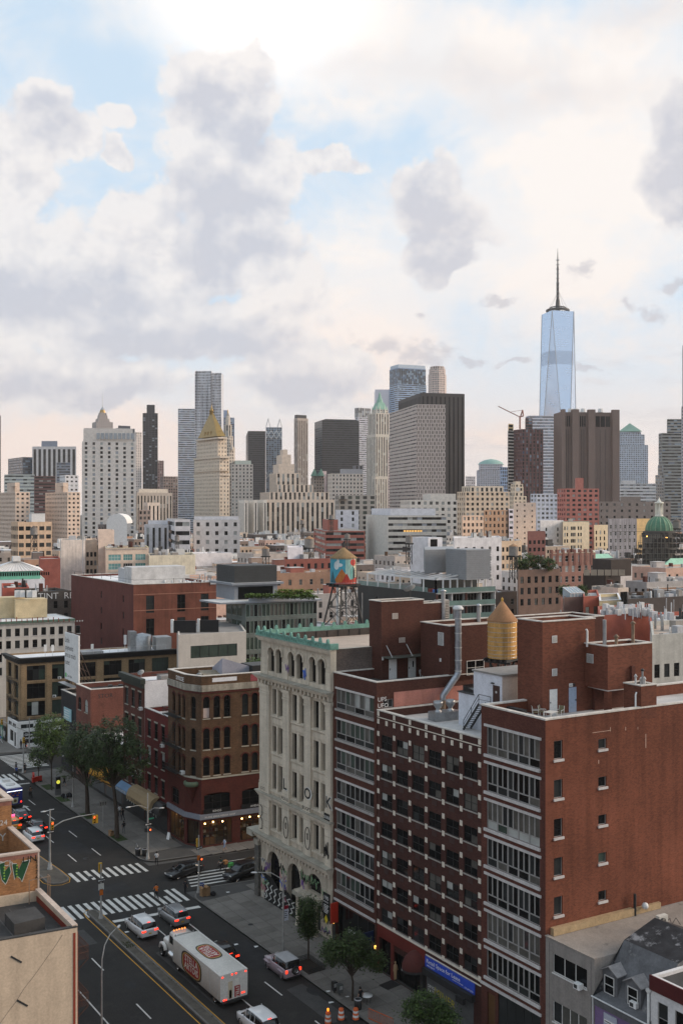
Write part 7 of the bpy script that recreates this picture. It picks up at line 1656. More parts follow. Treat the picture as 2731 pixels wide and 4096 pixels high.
def cone(t,c,r0,z0,r1,z1,m,name,n=4,yaw=.3):
 b=MB(m);k=math.sqrt(2)if n==4 else 1.0
 b.T=Matrix.Rotation(yaw+math.pi/n-TH,4,'Z');sm=n>6
 pts=[(r*k*math.cos(2*math.pi*j/n),r*k*math.sin(2*math.pi*j/n),z)for r,z in((r0,z0),(max(r1,.02),z1))for j in range(n)]
 b.faces(pts,[(j,(j+1)%n,n+(j+1)%n,n+j)for j in range(n)]+[tuple(range(n,2*n))]);return b.build(name,t)
goldm=mat('gilt',(.33,.215,.07),.35,.2,.3,metal=.5)
t,c=spire_tower('skyscraper','slim stepped skyscraper with glowing lantern and needle behind the grey courthouse',411,2100,((66,1690),(44,1676),(32,1662),(26,1652)),(150,140,136),yaw=.5,bay=4.5)
cone(t,c,6.5,Z(1652,2100),5,Z(1640,2100),goldm,'lantern',8);cone(t,c,5,Z(1640,2100),.8,Z(1628,2100),metal_g,'lantern_roof',8);cone(t,c,.8,Z(1629,2100),.2,Z(1572,2100),metal_g,'needle',6)
tower('office_tower','dark mansard-topped tower peeping over the right end of the grey courthouse',455,470,540,1712,1600,(84,90,100),'grid',4,4,.6,.6,gdk,tiers=[(468,474,522,1702,'blank',6,dkb_)])
tower('tower','slim pale masonry tower between the grey courthouse and the black tower',536,545,568,1728,1500,(196,184,176),'grid',3,3.8,.4,.55)
tower('tower','black glass apartment tower with rooftop box left of centre skyline',566,572,632,1652,1700,blk,'grid',5,3.4,.7,.6,gdk+(gwh[3],),yaw=FR*.8,tiers=[(580,588,620,1619,'blank',6)])
tower('tower','brown stepped tower right of the black apartment tower',628,632,656,1842,1500,(112,92,90),'grid');tower('office_block','low brown block in the gap of the skyline',640,655,712,1905,1300,(126,108,100),'grid')
tower('office_building','grey ribbed low slab with flat overhanging roof below the black tower',535,548,690,1970,1000,(150,140,130),'vert',3.4,4,.4,.7,glz,tiers=[(548,556,672,1955,'blank',8,(176,166,152))])
tower('office_tower','white and blue banded office tower left of the wavy steel tower',700,713,785,1634,1850,(206,206,212),'horz',4,4,.95,.5,gbl,yaw=FR*.75)
D=1630;c=P(832,2000,D);t=thing('skyscraper','tall rippling stainless steel apartment tower left of the gold pyramid','tower',(c.x,c.y,0))
stl=mat('rippled_steel',(.62,.62,.65),.38,.12,.05,metal=.3)
for nm,u0,u1,vt,off in(('west_shaft',781,846,1484,0),('east_shaft',842,886,1490,6)):
 b=MB(stl);pn=MB(g_mid,gwh[3]);zt=Z(vt,D);A_=P(u0,2000,D+off);B_=P(u1,2000,D+off);nx,nz=12 if off==0 else 8,60;d=(B_-A_);r=random.Random(4+off);ph=[r.uniform(0,6.28)for _ in range(nx+1)]
 def pt(i,j):
  z=zt*j/nz;y=1.6*math.sin(ph[i]+z*.022+1.1*math.sin(z*.013+i*.9))+(2.2 if i in(0,nx)else 0);q=A_+d*(i/nx)-FW*y;return Vector((q.x-c.x,q.y-c.y,z))
 for i in range(nx):
  for j in range(nz):
   a0,a1,a2_,a3=pt(i,j),pt(i+1,j),pt(i+1,j+1),pt(i,j+1);b.face([a0,a1,a2_,a3])
   if j>3:
    m_=(a0+a1+a2_+a3)/4;s_=lambda q:m_+(q-m_)*Vector((.62,.62,.55))-FW*.12;m2=m_-FW*.15
    pn.face([Vector((m_.x+(q.x-m_.x)*.5,m_.y+(q.y-m_.y)*.5,m_.z+(q.z-m_.z)*.45))-FW*.2 for q in(a0,a1,a2_,a3)],r.choice((0,0,1)))
 q=[A_-c,B_-c,B_-c+FW*30,A_-c+FW*30]
 b.face([(q[1].x,q[1].y,0),(q[2].x,q[2].y,0),(q[2].x,q[2].y,zt),(q[1].x,q[1].y,zt)]);b.face([(q[3].x,q[3].y,0),(q[0].x,q[0].y,0),(q[0].x,q[0].y,zt),(q[3].x,q[3].y,zt)]);b.face([(p_.x,p_.y,zt)for p_ in q])
 b.build(nm,t);pn.build('windows',t,kind='stuff')
tower('tower','blue glass slab right of the rippling steel tower',880,905,938,1669,2000,(92,112,142),'horz',4,4,.95,.6,gbl,tiers=[(884,890,914,1640,'blank',6)])
stn=(196,178,156)
t,f,h=tower('courthouse_tower','stone courthouse tower crowned by a gold pyramid roof',777,879,919,1895,1080,stn,'grid',3.7,4.1,.34,.5,kk=1.4,tiers=[(777,879,918,1826,'grid',2),(787,872,908,1750,'grid',5)])
for(a,b_,c_,v,hh)in((774,880,922,1894,2.2),(774,880,921,1824,2.0),(784,873,911,1748,1.6),(776,880,920,1880,.8)):
 f2,h2=cbox(a,b_,c_,v,D=1079);b=MB(wm(stn,1.4));b.prism(f2,h2-hh,h2);local_part(t,b,'cornice')
f2,h2=cbox(792,868,903,1744,D=1088);ctr=sum((Vector(q)for q in f2),Vector((0,0)))/4;zt=Z(1652,1100);b=MB(goldm);tp=[Vector(q).lerp(ctr,.86)for q in f2]
for i in range(4):j=(i+1)%4;b.face([(*f2[i],h2),(*f2[j],h2),(*tp[j],zt),(*tp[i],zt)])
local_part(t,b,'roof');b=MB(goldm);b.lathe([(2.2,zt-1),(2.2,zt+2.5),(2.8,zt+3),(1.5,zt+5),(.5,zt+8),(0,zt+12)],8,0,tuple(ctr));local_part(t,b,'lantern')
for i in range(2):
 for s_ in(.3,.5,.7):q=Vector(f2[i]).lerp(Vector(f2[i+1]),s_).lerp(ctr,.22);b=MB(goldm);b.prism([(q.x-1,q.y-1),(q.x+1,q.y-1),(q.x+1,q.y+1),(q.x-1,q.y+1)],h2+2,h2+6);local_part(t,b,'roof_dormer')
t,c=spire_tower('municipal_tower','ornate tiered wedding-cake tower with gilt statue right of the gold pyramid',912,1290,((58,1850),(54,1790),(40,1745),(30,1700,'vert'),(20,1680)),(172,160,146),n=8)
cone(t,c,3.2,Z(1681,1290),2.4,Z(1664,1290),wm((172,160,146),1.4),'cupola',8);cone(t,c,2.4,Z(1664,1290),.3,Z(1650,1290),wm((130,120,108),1.4),'cupola_roof',8);cone(t,c,.8,Z(1652,1290),.3,Z(1638,1290),goldm,'statue',6)
for du in(-18,18):cone(t,0,2.5,Z(1800,1290),.3,Z(1758,1290),wm((172,160,146),1.4),'pinnacle',6).location=RT*(du*1290/FPX)-FW*6
tower('municipal_building','broad white granite building with colonnaded upper storeys beside the gold pyramid',905,925,1012,1856,1260,(184,172,160),'grid',4.2,4.3,.4,.55,yaw=FR*.8,kk=1.35,tiers=[(928,940,998,1842,'blank',5,(176,182,168))])
tower('office_tower','black office tower left of the cross-braced blue tower',984,992,1062,1724,1900,blk,'horz',4,4,.9,.5,gdk,yaw=FR*.8)
t,f,h=tower('office_tower','blue tower with white cross bracing and two triangular masts',1058,1064,1128,1709,2000,(128,142,156),'grid',5,4,.7,.7,gbl,yaw=FR*.9)
for u0,u1,va in((1064,1082,1674),(1110,1128,1676)):
 a_,c_,tp_=P(u0,1709,1995),P(u1,1709,1995),P((u0+u1)/2,va,1995);b=MB(white_p)
 for q in(a_,c_):b.bar(q,tp_,1.2)
 local_part(t,b,'mast')
for u0 in(1064,1085,1106):
 for v0,v1 in((1722,1755),(1890,1915)):
  b=MB(white_p);b.bar(P(u0,v0,1997),P(u0+21,v1,1997),1.6);b.bar(P(u0+21,v0,1997),P(u0,v1,1997),1.6);local_part(t,b,'cross_brace')
cc_=(190,170,150);t,f,h=tower('courts_building','broad ziggurat courts building with close vertical stone ribs',954,1062,1338,1998,900,cc_,'vert',4.4,4,.45,.7,glz,kk=1.4,k=0,yaw=FR*.55,tiers=[(1040,1078,1316,1968,'vert',12),(1078,1110,1252,1938,'vert',22),(1078,1105,1200,1892,'vert',30),(1092,1115,1178,1856,'blank',34),(1106,1128,1164,1818,'blank',38),(1120,1132,1150,1798,'blank',40)])
for i in range(3):
 f2,h2=cbox(955+i*38,978+i*38,992+i*38,2000,D=888+i*4,yaw=FR*.3);mass(t,f2,0,h2,wm((206,198,186),1.4),'vert',2.6,4,.35,.7,gdk,seed=i,name='wing')
tower('office_tower','slender ribbed beige tower with dark cap left of the big black tower',1176,1190,1232,1672,1700,(158,142,130),'vert',3.4,4,.45,.7,glz,tiers=[(1178,1188,1226,1659,'blank',3,blk)])
tower('office_tower','wide black glass office tower with scattered lit windows',1258,1288,1436,1680,1800,blk,'horz',4.5,4,.92,.45,gdk+(gwh[3],)if False else gdk,yaw=FR*.55,tiers=[(1280,1300,1425,1676,'blank',14)])
tower('office_tower','pale tower with dark central stripe right of the black glass tower',1420,1432,1474,1668,1900,(196,192,198),'horz',4,4,.8,.4,gwh,tiers=[(1418,1434,1482,1630,'vert',4,(206,200,200))]);tower('office_tower','light blue slab touching the white gothic skyscraper',1470,1474,1492,1668,2000,(150,170,200),'horz',4,4,.9,.5,gbl)
tower('office_building','beige palazzo block with arcaded top floors in mid skyline',1310,1327,1452,1894,1150,(196,182,168),'grid',4.2,4.4,.45,.5,kk=1.4,yaw=FR*.6,tiers=[(1360,1368,1450,1876,'blank',10,(150,146,148)),(1410,1420,1452,1862,'vert',14,(110,108,112))])
t,c=spire_tower('copper_turreted_building','small building with twin green copper turrets',1270,1300,((44,1912),(40,1900)),(130,118,108));
for du in(-12,14):cone(t,0,5,Z(1905,1300),.4,Z(1876,1300),wm((84,120,104),1.3),'turret',8).location=RT*(du*1300/FPX)-FW*8
tower('tower','white striped narrow tower right of the copper turrets',1276,1282,1306,1884,1350,(190,170,172),'vert',3,4,.4,.7)
t,c=spire_tower('skyscraper','white gothic skyscraper with green copper pyramid crown',1518,1500,((78,1740,'vert'),(70,1655,'vert'),(50,1640)),(208,196,180),kk=1.4,yaw=.45,bay=4.2)
vd=wm((116,160,140),1.3);cone(t,c,9.0,Z(1641,1500),5.0,Z(1612,1500),vd,'roof',4,.45);cone(t,c,5.2,Z(1613,1500),3.6,Z(1596,1500),vd,'upper_roof',8);cone(t,c,3.0,Z(1596,1500),.2,Z(1567,1500),vd,'spire',8)
for du,df in((-30,0),(30,0),(0,-11),(-14,-11),(20,-8)):cone(t,0,1.8,Z(1660,1500),.2,Z(1626,1500),wm((190,186,172),1.4),'pinnacle',6).location=RT*(du*1500/FPX)+FW*df
f2,h2=cbox(1488,1500,1566,1905,D=1470);mass(t,f2,0,h2,wm((200,188,172),1.4),'vert',4,4,.4,.7,glz,name='lower_wing')
tower('tower','pinkish grey gridded block between the gothic skyscraper and federal slab',1548,1552,1566,1802,1350,(172,158,158),'grid',3,3.6,.4,.5)
tower('skyscraper','blue glass skyscraper with louvred crown behind the dark federal slab',1557,1590,1704,1535,2050,(150,176,206),'horz',4,4.2,.95,.6,gbl,yaw=FR*.35,tiers=[(1557,1590,1702,1470,'vert',2,(120,140,168)),(1560,1592,1700,1457,'blank',8,(190,205,220))])
tower('skyscraper','pale mirrored slab left of the blue glass skyscraper',1496,1500,1562,1558,2100,mat('pale_mirror',(.55,.56,.62),.25,.05,.01,spec=.8,metal=.4),'blank',yaw=FR)
t,c=spire_tower('skyscraper','cream stone-clad tower with chamfered crown above the federal slab',1748,1750,((70,1500),(64,1478),(56,1468,'vert')),(198,178,168),n=8,yaw=.1,kk=1.4)
fed=mat('federal_dark',(.055,.048,.046),.6,.15);t,f,h=tower('federal_building','huge dark slab with lighter lower wing of patterned windows',1592,1683,1857,1571,1190,fed,'vert',5.2,4,.35,.7,(g_dark,),yaw=FR*.62)
f2,h2=cbox(1557,1665,1781,1617,D=1120,yaw=FR*.62);flm=wm((168,154,146),1.35)
mb=MB(flm);pn=MB(g_dark,g_mid)
wall(mb,f2[2],f2[3],0,h2);wall(mb,f2[3],f2[0],0,h2);facade(mb,pn,f2[0],f2[1],0,h2,'horz',4,4.1,.9,.34,.4,(g_mid,g_drape),random.Random(1))
W=flen(f2,1);nz=int(h2/4.1);nx=16;hs=[(W/nx*i+.45+(.5 if(i+j)%2 else 0),W/nx*i+W/nx*.56+(.5 if(i+j)%2 else 0),4.1*j+.5,4.1*j+3.7)for i in range(nx)for j in range(2,nz)]
wall(mb,f2[1],f2[2],0,h2,(),.4)
for(a,c_,za,zb)in hs:
 d=(Vector(f2[2])-Vector(f2[1])).normalized();n_=Vector((-d.y,d.x))*-.05;q0,q1=Vector(f2[1])+d*a+n_,Vector(f2[1])+d*c_+n_;pn.face([(*q0,za),(*q1,za),(*q1,zb),(*q0,zb)],0)
mb.face([(*q,h2)for q in f2],roof_g);local_part(t,mb,'patterned_wing');local_part(t,pn,'windows',kind='stuff')
D=1955;c=P(2229,2000,D);wtc=thing('skyscraper','tallest tapering blue glass skyscraper with faceted sides and a spire','tower',(c.x,c.y,0));zb,zt=55,Z(1252,D)
rb=36.4*1.16;rt_=rb*.70;a0=-TH-math.pi/2+R(14)
bot=[Vector((rb*math.cos(a0+i*math.pi/2),rb*math.sin(a0+i*math.pi/2),zb))for i in range(4)];top=[Vector((rt_*1.08*math.cos(a0+math.pi/4+i*math.pi/2),rt_*1.08*math.sin(a0+math.pi/4+i*math.pi/2),zt))for i in range(4)]
gw_=bpy.data.materials.new('tower_blue_glass');gw_.use_nodes=True;nt=gw_.node_tree;bs=nt.nodes['Principled BSDF'];bs.inputs['Base Color'].default_value=(.56,.68,.85,1);bs.inputs['Roughness'].default_value=.16;bs.inputs['Metallic'].default_value=.7;bs.inputs['Specular IOR Level'].default_value=.9
_g=nt.nodes.new('ShaderNodeNewGeometry');_s=nt.nodes.new('ShaderNodeSeparateXYZ');nt.links.new(_g.outputs[0],_s.inputs[0]);_m=nt.nodes.new('ShaderNodeMath');_m.operation='PINGPONG';_m.inputs[1].default_value=2.1;nt.links.new(_s.outputs[2],_m.inputs[0])
_n=nt.nodes.new('ShaderNodeTexNoise');_n.inputs['Scale'].default_value=.06;_n.inputs['Detail'].default_value=5;nt.links.new(_g.outputs[0],_n.inputs[0]);_a=nt.nodes.new('ShaderNodeMath');_a.operation='MULTIPLY_ADD';nt.links.new(_m.outputs[0],_a.inputs[0]);_a.inputs[1].default_value=.05;nt.links.new(_n.outputs[0],_a.inputs[2])
_r=nt.nodes.new('ShaderNodeMapRange');nt.links.new(_a.outputs[0],_r.inputs[0]);_r.inputs[1].default_value=.3;_r.inputs[2].default_value=.75;_r.inputs[3].default_value=.10;_r.inputs[4].default_value=.30;nt.links.new(_r.outputs[0],bs.inputs['Roughness'])
b=MB(gw_)
for i in range(4):b.face([bot[i],bot[(i+1)%4],top[i]]);b.face([bot[(i+1)%4],top[(i+1)%4],top[i]])
b.face(top);b.build('glass_shaft',wtc);b=MB(gw_)
b.prism([(v.x,v.y)for v in bot],0,zb);b.build('podium',wtc);
b=MB(metal_l)
for i in range(4):
 b.tube([bot[i],top[i-1]],.8,4);b.tube([bot[i],top[i]],.8,4)
b.build('edge_trim',wtc)
b=MB(mat('louvre_band',(.50,.62,.80),.3,spec=.6))
for i in range(4):
 for(f0,f1,n_)in((.72,.79,22),):
  for k_ in range(n_):
   for tri in((bot[i],bot[(i+1)%4],top[i]),(bot[(i+1)%4],top[(i+1)%4],top[i])):
    lo0,lo1=tri[0].lerp(tri[2],f0),tri[1].lerp(tri[2],f0)if tri[1].z<100 else tri[0].lerp(tri[1],f0);hi0,hi1=tri[0].lerp(tri[2],f1),tri[1].lerp(tri[2],f1)if tri[1].z<100 else tri[0].lerp(tri[1],f1)
    s0,s1=(k_+.15)/n_,(k_+.45)/n_;q=[lo0.lerp(lo1,s0),lo0.lerp(lo1,s1),hi0.lerp(hi1,s1),hi0.lerp(hi1,s0)];nn=(q[1]-q[0]).cross(q[3]-q[0]).normalized()*.3
    if nn.dot(Vector((q[0].x,q[0].y,0)))<0:nn=-nn
    b.face([x+nn for x in q])
b.build('louvre_strips',wtc,kind='stuff')
b=MB(metal_d);b.lathe([(21,zt+2),(22.5,zt+3),(22.5,zt+6),(21,zt+7)],24);b.lathe([(15,zt+9),(16,zt+10),(15,zt+11)],20)
for i in range(16):a=6.28*i/16;b.bar((21*math.cos(a),21*math.sin(a),zt),(15*math.cos(a),15*math.sin(a),zt+10),.7)
b.build('crown_ring',wtc);b=MB(metal_d);zs=Z(993,D);hz=zs-zt;b.lathe([(5,zt),(3.6,zt+hz*.2),(2.6,zt+hz*.22),(2.4,zt+hz*.45),(3.0,zt+hz*.46),(2.0,zt+hz*.48),(1.6,zt+hz*.68),(2.2,zt+hz*.69),(1.2,zt+hz*.72),(.8,zt+hz*.88),(.2,zs)],10);b.build('spire',wtc)
b=MB(metal_d)
for i in range(6):a=6.28*i/6;b.bar((20*math.cos(a),20*math.sin(a),zt+5),(2,0,zt+hz*.34),.25)
b.build('guy_cables',wtc);b=MB(metal_g)
for k_ in range(9):z=zt+hz*(.25+.07*k_);b.lathe([(2.2,z),(3.4,z+.5),(3.4,z+1.3),(2.2,z+1.8)],10)
b.build('spire_rings',wtc)
t,f,h=tower('tower_under_construction','reddish brown tower under construction with blue glass strips',2053,2085,2171,1716,1050,(104,68,64),'grid',4.6,3.7,.5,.72,gbl+gdk,yaw=FR*.4,kk=1.3,tiers=[(2090,2100,2128,1672,'horz',10)])
t,f,h=tower('tower_under_construction','narrow concrete frame tower with open floors beside the reddish one',2015,2030,2056,1722,1060,(176,168,158),'horz',4,3.4,.9,.6,gdk,tiers=[(2026,2032,2052,1695,'horz',2,(200,170,110))])
cr=thing('tower_crane','red tower crane jib on top of the unfinished towers','crane',tuple(P(2078,1700,1045)));cl=lambda u,v:P(u,v,1045)-cr.location;rdp=mat('crane_red',(.30,.13,.10),.6)
for nm,a_,c_,w_ in(('mast',(2078,1716),(2078,1665),1.2),('jib',(2078,1668),(1991,1625),.8),('counter_jib',(2076,1668),(2092,1664),1.2),('a_frame',(2080,1668),(2089,1640),1.0)):b=MB(rdp);b.bar(cl(*a_),cl(*c_),w_);b.build(nm,cr)
b=MB(rdp);b.bar(cl(2089,1640),cl(2092,1664),.8);b.bar(cl(2089,1640),cl(2040,1648),.35);b.build('stays',cr)
tower('office_tower','white banded office slab left of the brown windowless tower',2100,2114,2222,1662,1500,(206,202,208),'horz',4,4.4,.95,.42,gbl,yaw=FR*.9);tower('office_tower','bright blue low glass block by the construction towers',1990,2000,2052,1868,1150,(110,145,190),'grid',3,4,.8,.8,gbl)
brn_=mat('granite_brown',(.205,.148,.125),.8,.1,.02,streak=.1);t,f,h=tower('windowless_tower','massive windowless brown granite tower with vertical shafts and roof vents',2213,2240,2469,1648,1050,brn_,'blank',yaw=FR*.82)
W=flen(f,1)
for x0,x1 in((.0,.06),(.18,.30),(.46,.58),(.88,1.0)):fbox(t,'shaft',f[1],rzof(f,1),W*x0,W*x1,-5.0,-.01,0,h+2.5,brn_)
for x0,x1 in((.07,.17),(.33,.44),(.60,.87)):
 for k_ in range(3):ww2=(x1-x0)/3;fbox(t,'vent_opening',f[1],rzof(f,1),W*(x0+ww2*k_+.008),W*(x0+ww2*(k_+1)-.008),-.3,-.01,h-15,h-4,g_dark)
 for k_ in range(1,3):fbox(t,'panel_joint',f[1],rzof(f,1),W*(x0+(x1-x0)*k_/3)-.3,W*(x0+(x1-x0)*k_/3)+.3,-.25,-.01,0,h-18,mat('granite_joint',(.12,.09,.078),.8))
for u in(2280,2300,2330,2400):q=P(u,1645,1056);cone(t,0,3,h,2.4,h+4,white_p,'roof_dish',8).location=Vector((q.x,q.y,0))-t.location
t,f,h=tower('office_tower','grey-blue tower with a shallow green pyramid roof right of the brown tower',2462,2476,2590,1780,1950,(160,168,180),'grid',3.4,4,.6,.6,gbl,yaw=FR,tiers=[(2470,2480,2576,1738,'grid',2),(2474,2484,2562,1728,'grid',4)])
f2,h2=cbox(2468,2478,2566,1726,D=1954,yaw=FR);ctr=sum((Vector(q)for q in f2),Vector((0,0)))/4;b=MB(wm((120,160,142),1.3))
for i in range(4):b.face([(*f2[i],h2),(*f2[(i+1)%4],h2),(*ctr,Z(1694,1970))])
local_part(t,b,'roof')
t,f,h=tower('office_tower','grey tower with a low green dome left of the crane',1905,1912,2018,1880,2000,(176,172,178),'grid',3.4,4,.6,.5,gbl,yaw=FR,tiers=[(1914,1920,2008,1856,'grid',3)]);q=P(1962,1856,2030);b=MB(wm((120,160,150),1.3));b.lathe([(26,Z(1857,2000)),(22,Z(1846,2000)),(12,Z(1837,2000)),(0,Z(1833,2000))],16,0,(q.x,q.y));local_part(t,b,'dome')
tower('office_tower','olive glass tower stepping up at the right edge',2632,2645,2760,1732,1300,(128,128,122),'horz',4,4,.95,.5,gbl+gdk,yaw=FR,tiers=[(2660,2666,2760,1676,'horz',6)]);tower('office_block','dark stepped block at the foot of the olive tower',2612,2620,2740,1900,1290,(104,104,104),'grid',4,4,.7,.5,gbl,tiers=[(2622,2630,2700,1860,'grid',4)])
tower('tower','grey lattice-clad tower cut by the right edge',2718,2724,2790,1625,900,(120,122,134),'grid',2.5,3,.5,.6,gbl,tiers=[(2726,2728,2790,1380,'grid',3)])
tower('office_building','ornate tan office block with arcaded storeys below the construction towers',1827,1860,2036,1966,780,(184,160,134),'grid',4.0,3.9,.5,.55,kk=1.4,yaw=FR*.5,tiers=[(1846,1880,2012,1944,'grid',10,(196,178,156))])
t,c=spire_tower('clock_tower_building','cream building with small clock tower left of the red apartments',2066,850,((56,1985),(38,1948),(36,1936),(22,1926,'blank')),(206,186,160));b=MB(fr_white);b.lathe([(0,0),(1.8,0)],14);o=b.build('clock_face',t,Vector((-FW.x*4.6,-FW.y*4.6,Z(1958,850))));o.rotation_euler=(math.pi/2,0,-TH)
tower('apartment_building','large red brick apartment block with balcony stripes right of centre',2227,2260,2394,1954,620,(160,92,78),'grid',3.6,2.95,.55,.5,kk=1.4,yaw=FR*.7,tiers=[(2282,2300,2332,1912,'blank',8)]);tower('office_building','wide grey-brown building below the windowless tower',2395,2411,2680,2006,680,(118,106,98),'grid',5.5,4.2,.3,.4,glz,yaw=FR*.8,tiers=[(2470,2480,2560,1986,'blank',12)])
tower('office_block','white low blocks with dark screen left of the olive tower',2470,2478,2622,1934,1250,(208,204,202),'horz',4,4,.9,.4,gwh,yaw=FR,tiers=[(2480,2490,2540,1922,'blank',6)]);tower('apartment_building','tan brick building with paired windows and parapet finials',1820,1848,1932,2062,560,(198,166,140),'grid',3.0,3.5,.5,.55,kk=1.4);tower('apartment_building','brown brick tower block behind the tan one with arched top windows',1915,1935,2034,2040,600,(150,116,88),'grid',3.2,3.6,.45,.55,kk=1.4)
tower('apartment_building','blank cream apartment wall below the clock tower',2040,2052,2142,2010,640,(216,196,176),'grid',7,3.6,.2,.35,kk=1.45);tower('apartment_building','pale lilac striped narrow building beside the cream wall',2030,2034,2052,2036,610,(196,190,200),'horz',4,3.2,.8,.5);tower('office_block','grey blocky offices left of the red apartment building',2120,2145,2230,1975,900,(170,172,182),'grid',5,4,.6,.5,gwh)
t,f,h=tower('office_building','grey school-like block with window strips and a white upper storey, a few windows lit',1463,1550,1786,2062,620,(176,172,162),'horz',3.0,3.9,.95,.42,gwh+(g_mid,g_dark),yaw=FR*.75,sides=(1,),kk=1.4,tiers=[(1485,1560,1740,2034,'blank',8,(214,214,220))])
for i in range(7):fbox(t,'lit_window',f[1],rzof(f,1),10+i*1.7,11.3+i*1.7,.1,.2,Z(2128,620),Z(2121,620),g_warm)
tower('apartment_building','red brick apartment block with pale balcony bands left of the grey school block',1255,1300,1459,2124,520,(146,78,62),'horz',4,2.9,.95,.5,glz,yaw=FR*.8,kk=1.4,tiers=[(1290,1310,1352,2078,'blank',10)])
tower('office_building','white rendered block with narrow slots above the red balconies',1340,1344,1434,2040,660,(206,202,206),'grid',8,4,.2,.6,yaw=FR);tower('office_building','greenish glazed mid-rise behind the white rendered block',1340,1355,1504,1980,800,(140,132,122),'grid',6,4,.55,.6,(g_green,g_mid),yaw=FR*.7,tiers=[(1344,1356,1400,1996,'blank',-12,(130,92,90))])
tower('office_block','white stepped museum-like block with arched loggia right of the federal slab',1600,1640,1830,2000,860,(206,196,184),'grid',5,5,.5,.5,yaw=FR*.8,tiers=[(1690,1720,1822,1975,'blank',12)]);tower('office_block','pale small office blocks in the gap right of the federal slab',1855,1862,1900,1905,1500,(206,196,196),'grid',4,4,.5,.5);
tower('courthouse','long low pale grey courthouse with square windows below the gold pyramid',760,775,960,2080,560,(178,172,168),'grid',5.2,5,.35,.45,yaw=FR*.8,kk=1.4,tiers=[(765,780,955,2066,'blank',12,(200,196,198))]);tower('office_building','light grey concrete block with dark slots left of the long courthouse',668,700,762,2078,545,(190,184,184),'horz',4,5,.5,.45,yaw=FR*.6);tower('courthouse','grey colonnaded low building left of the concrete block',570,580,675,2098,570,(170,166,168),'vert',3.4,4,.4,.7,yaw=FR*.8,tiers=[(585,595,672,2082,'blank',10,(186,184,190))])
t,f,h=tower('hall','low hall with white barrel-vaulted roof below the grey courthouse',393,418,500,2098,520,(96,86,82),'grid',5,4,.3,.4);b=MB(white_p);q=P(468,2120,515);b.T=Matrix.Translation((q.x,q.y,0))@Matrix.Rotation(-TH,4,'Z');pr_=[(5.2*math.cos(math.pi*i/10),Z(2094,515)+5*math.sin(math.pi*i/10))for i in range(11)];n_=len(pr_)
b.faces([(x,y,z)for y in(0,14)for x,z in pr_]+[(x,y,0)for y in(0,14)for x in(5.2,-5.2)],[tuple(range(n_))[::-1]+(22,23)]+[(i,i+1,n_+i+1,n_+i)for i in range(n_-1)]);local_part(t,b,'vault')
tower('apartment_building','brown-grey mid-rise behind the barrel vault',545,556,604,2040,700,(120,104,96),'grid');tower('apartment_building','tan mid-rise with ribbed corner near the black tower foot',575,592,640,2010,780,(176,160,146),'vert',3,4,.4,.6)
# ------------------------------------------------------------------ ordinary low blocks filling the middle distance
pal=[((128,108,94),'umber'),((104,92,88),'charcoal'),((196,190,186),'pale grey'),((214,196,176),'light cream'),((170,158,148),'greige'),((206,184,160),'cream'),((186,160,134),'tan'),((140,76,60),'red brick'),((110,66,54),'maroon brick'),((152,146,142),'grey'),((206,200,200),'white'),((96,84,78),'dark brown'),((190,150,128),'peach'),((120,112,106),'slate grey'),((150,112,86),'brown')]
LMK=[(0,'near the left edge'),(180,'right of the peach lofts'),(390,'behind the big red warehouse'),(640,'below the gold pyramid tower'),(870,'behind the glass building'),(1090,'left of the mural water tower'),(1300,'behind the mural water tower'),(1450,'right of the mural water tower'),(1640,'behind the white pergola'),(1830,'behind the louvred boxes'),(2010,'behind the yellow water tank'),(2200,'behind the red brick penthouse'),(2400,'left of the green dome'),(2600,'below the green dome')]
SEEN={};rf_=random.Random(21);fill=[];x=64.0
while x<760:
 y=-160+rf_.uniform(0,8)
 while y<900:
  Lw=rf_.uniform(8,17);dp=rf_.uniform(20,27);D0=depth(x,y)
  if 150<D0<1150:
   u=CX+FPX*(x*RT.x+y*RT.y)/D0
   if-150<u<2900 and not any(x<r_[1]and x+dp>r_[0]and y<r_[3]and y+Lw>r_[2]for r_ in RES):fill.append((D0,x,y,Lw,dp,u))
  y+=Lw+(.1 if rf_.random()<.88 else 11)
 x+=dp+(.5 if int(x/27)%2 else 13)
fill.sort();far_b=[MB()for _ in range(1)];fb_=MB();nfi=0;roofs=(roof_s,roof_w,roof_g,roof_k,roof_t,roof_w);rn={roof_s:'silver',roof_w:'white',roof_g:'gravel',roof_k:'tar',roof_t:'tan'}
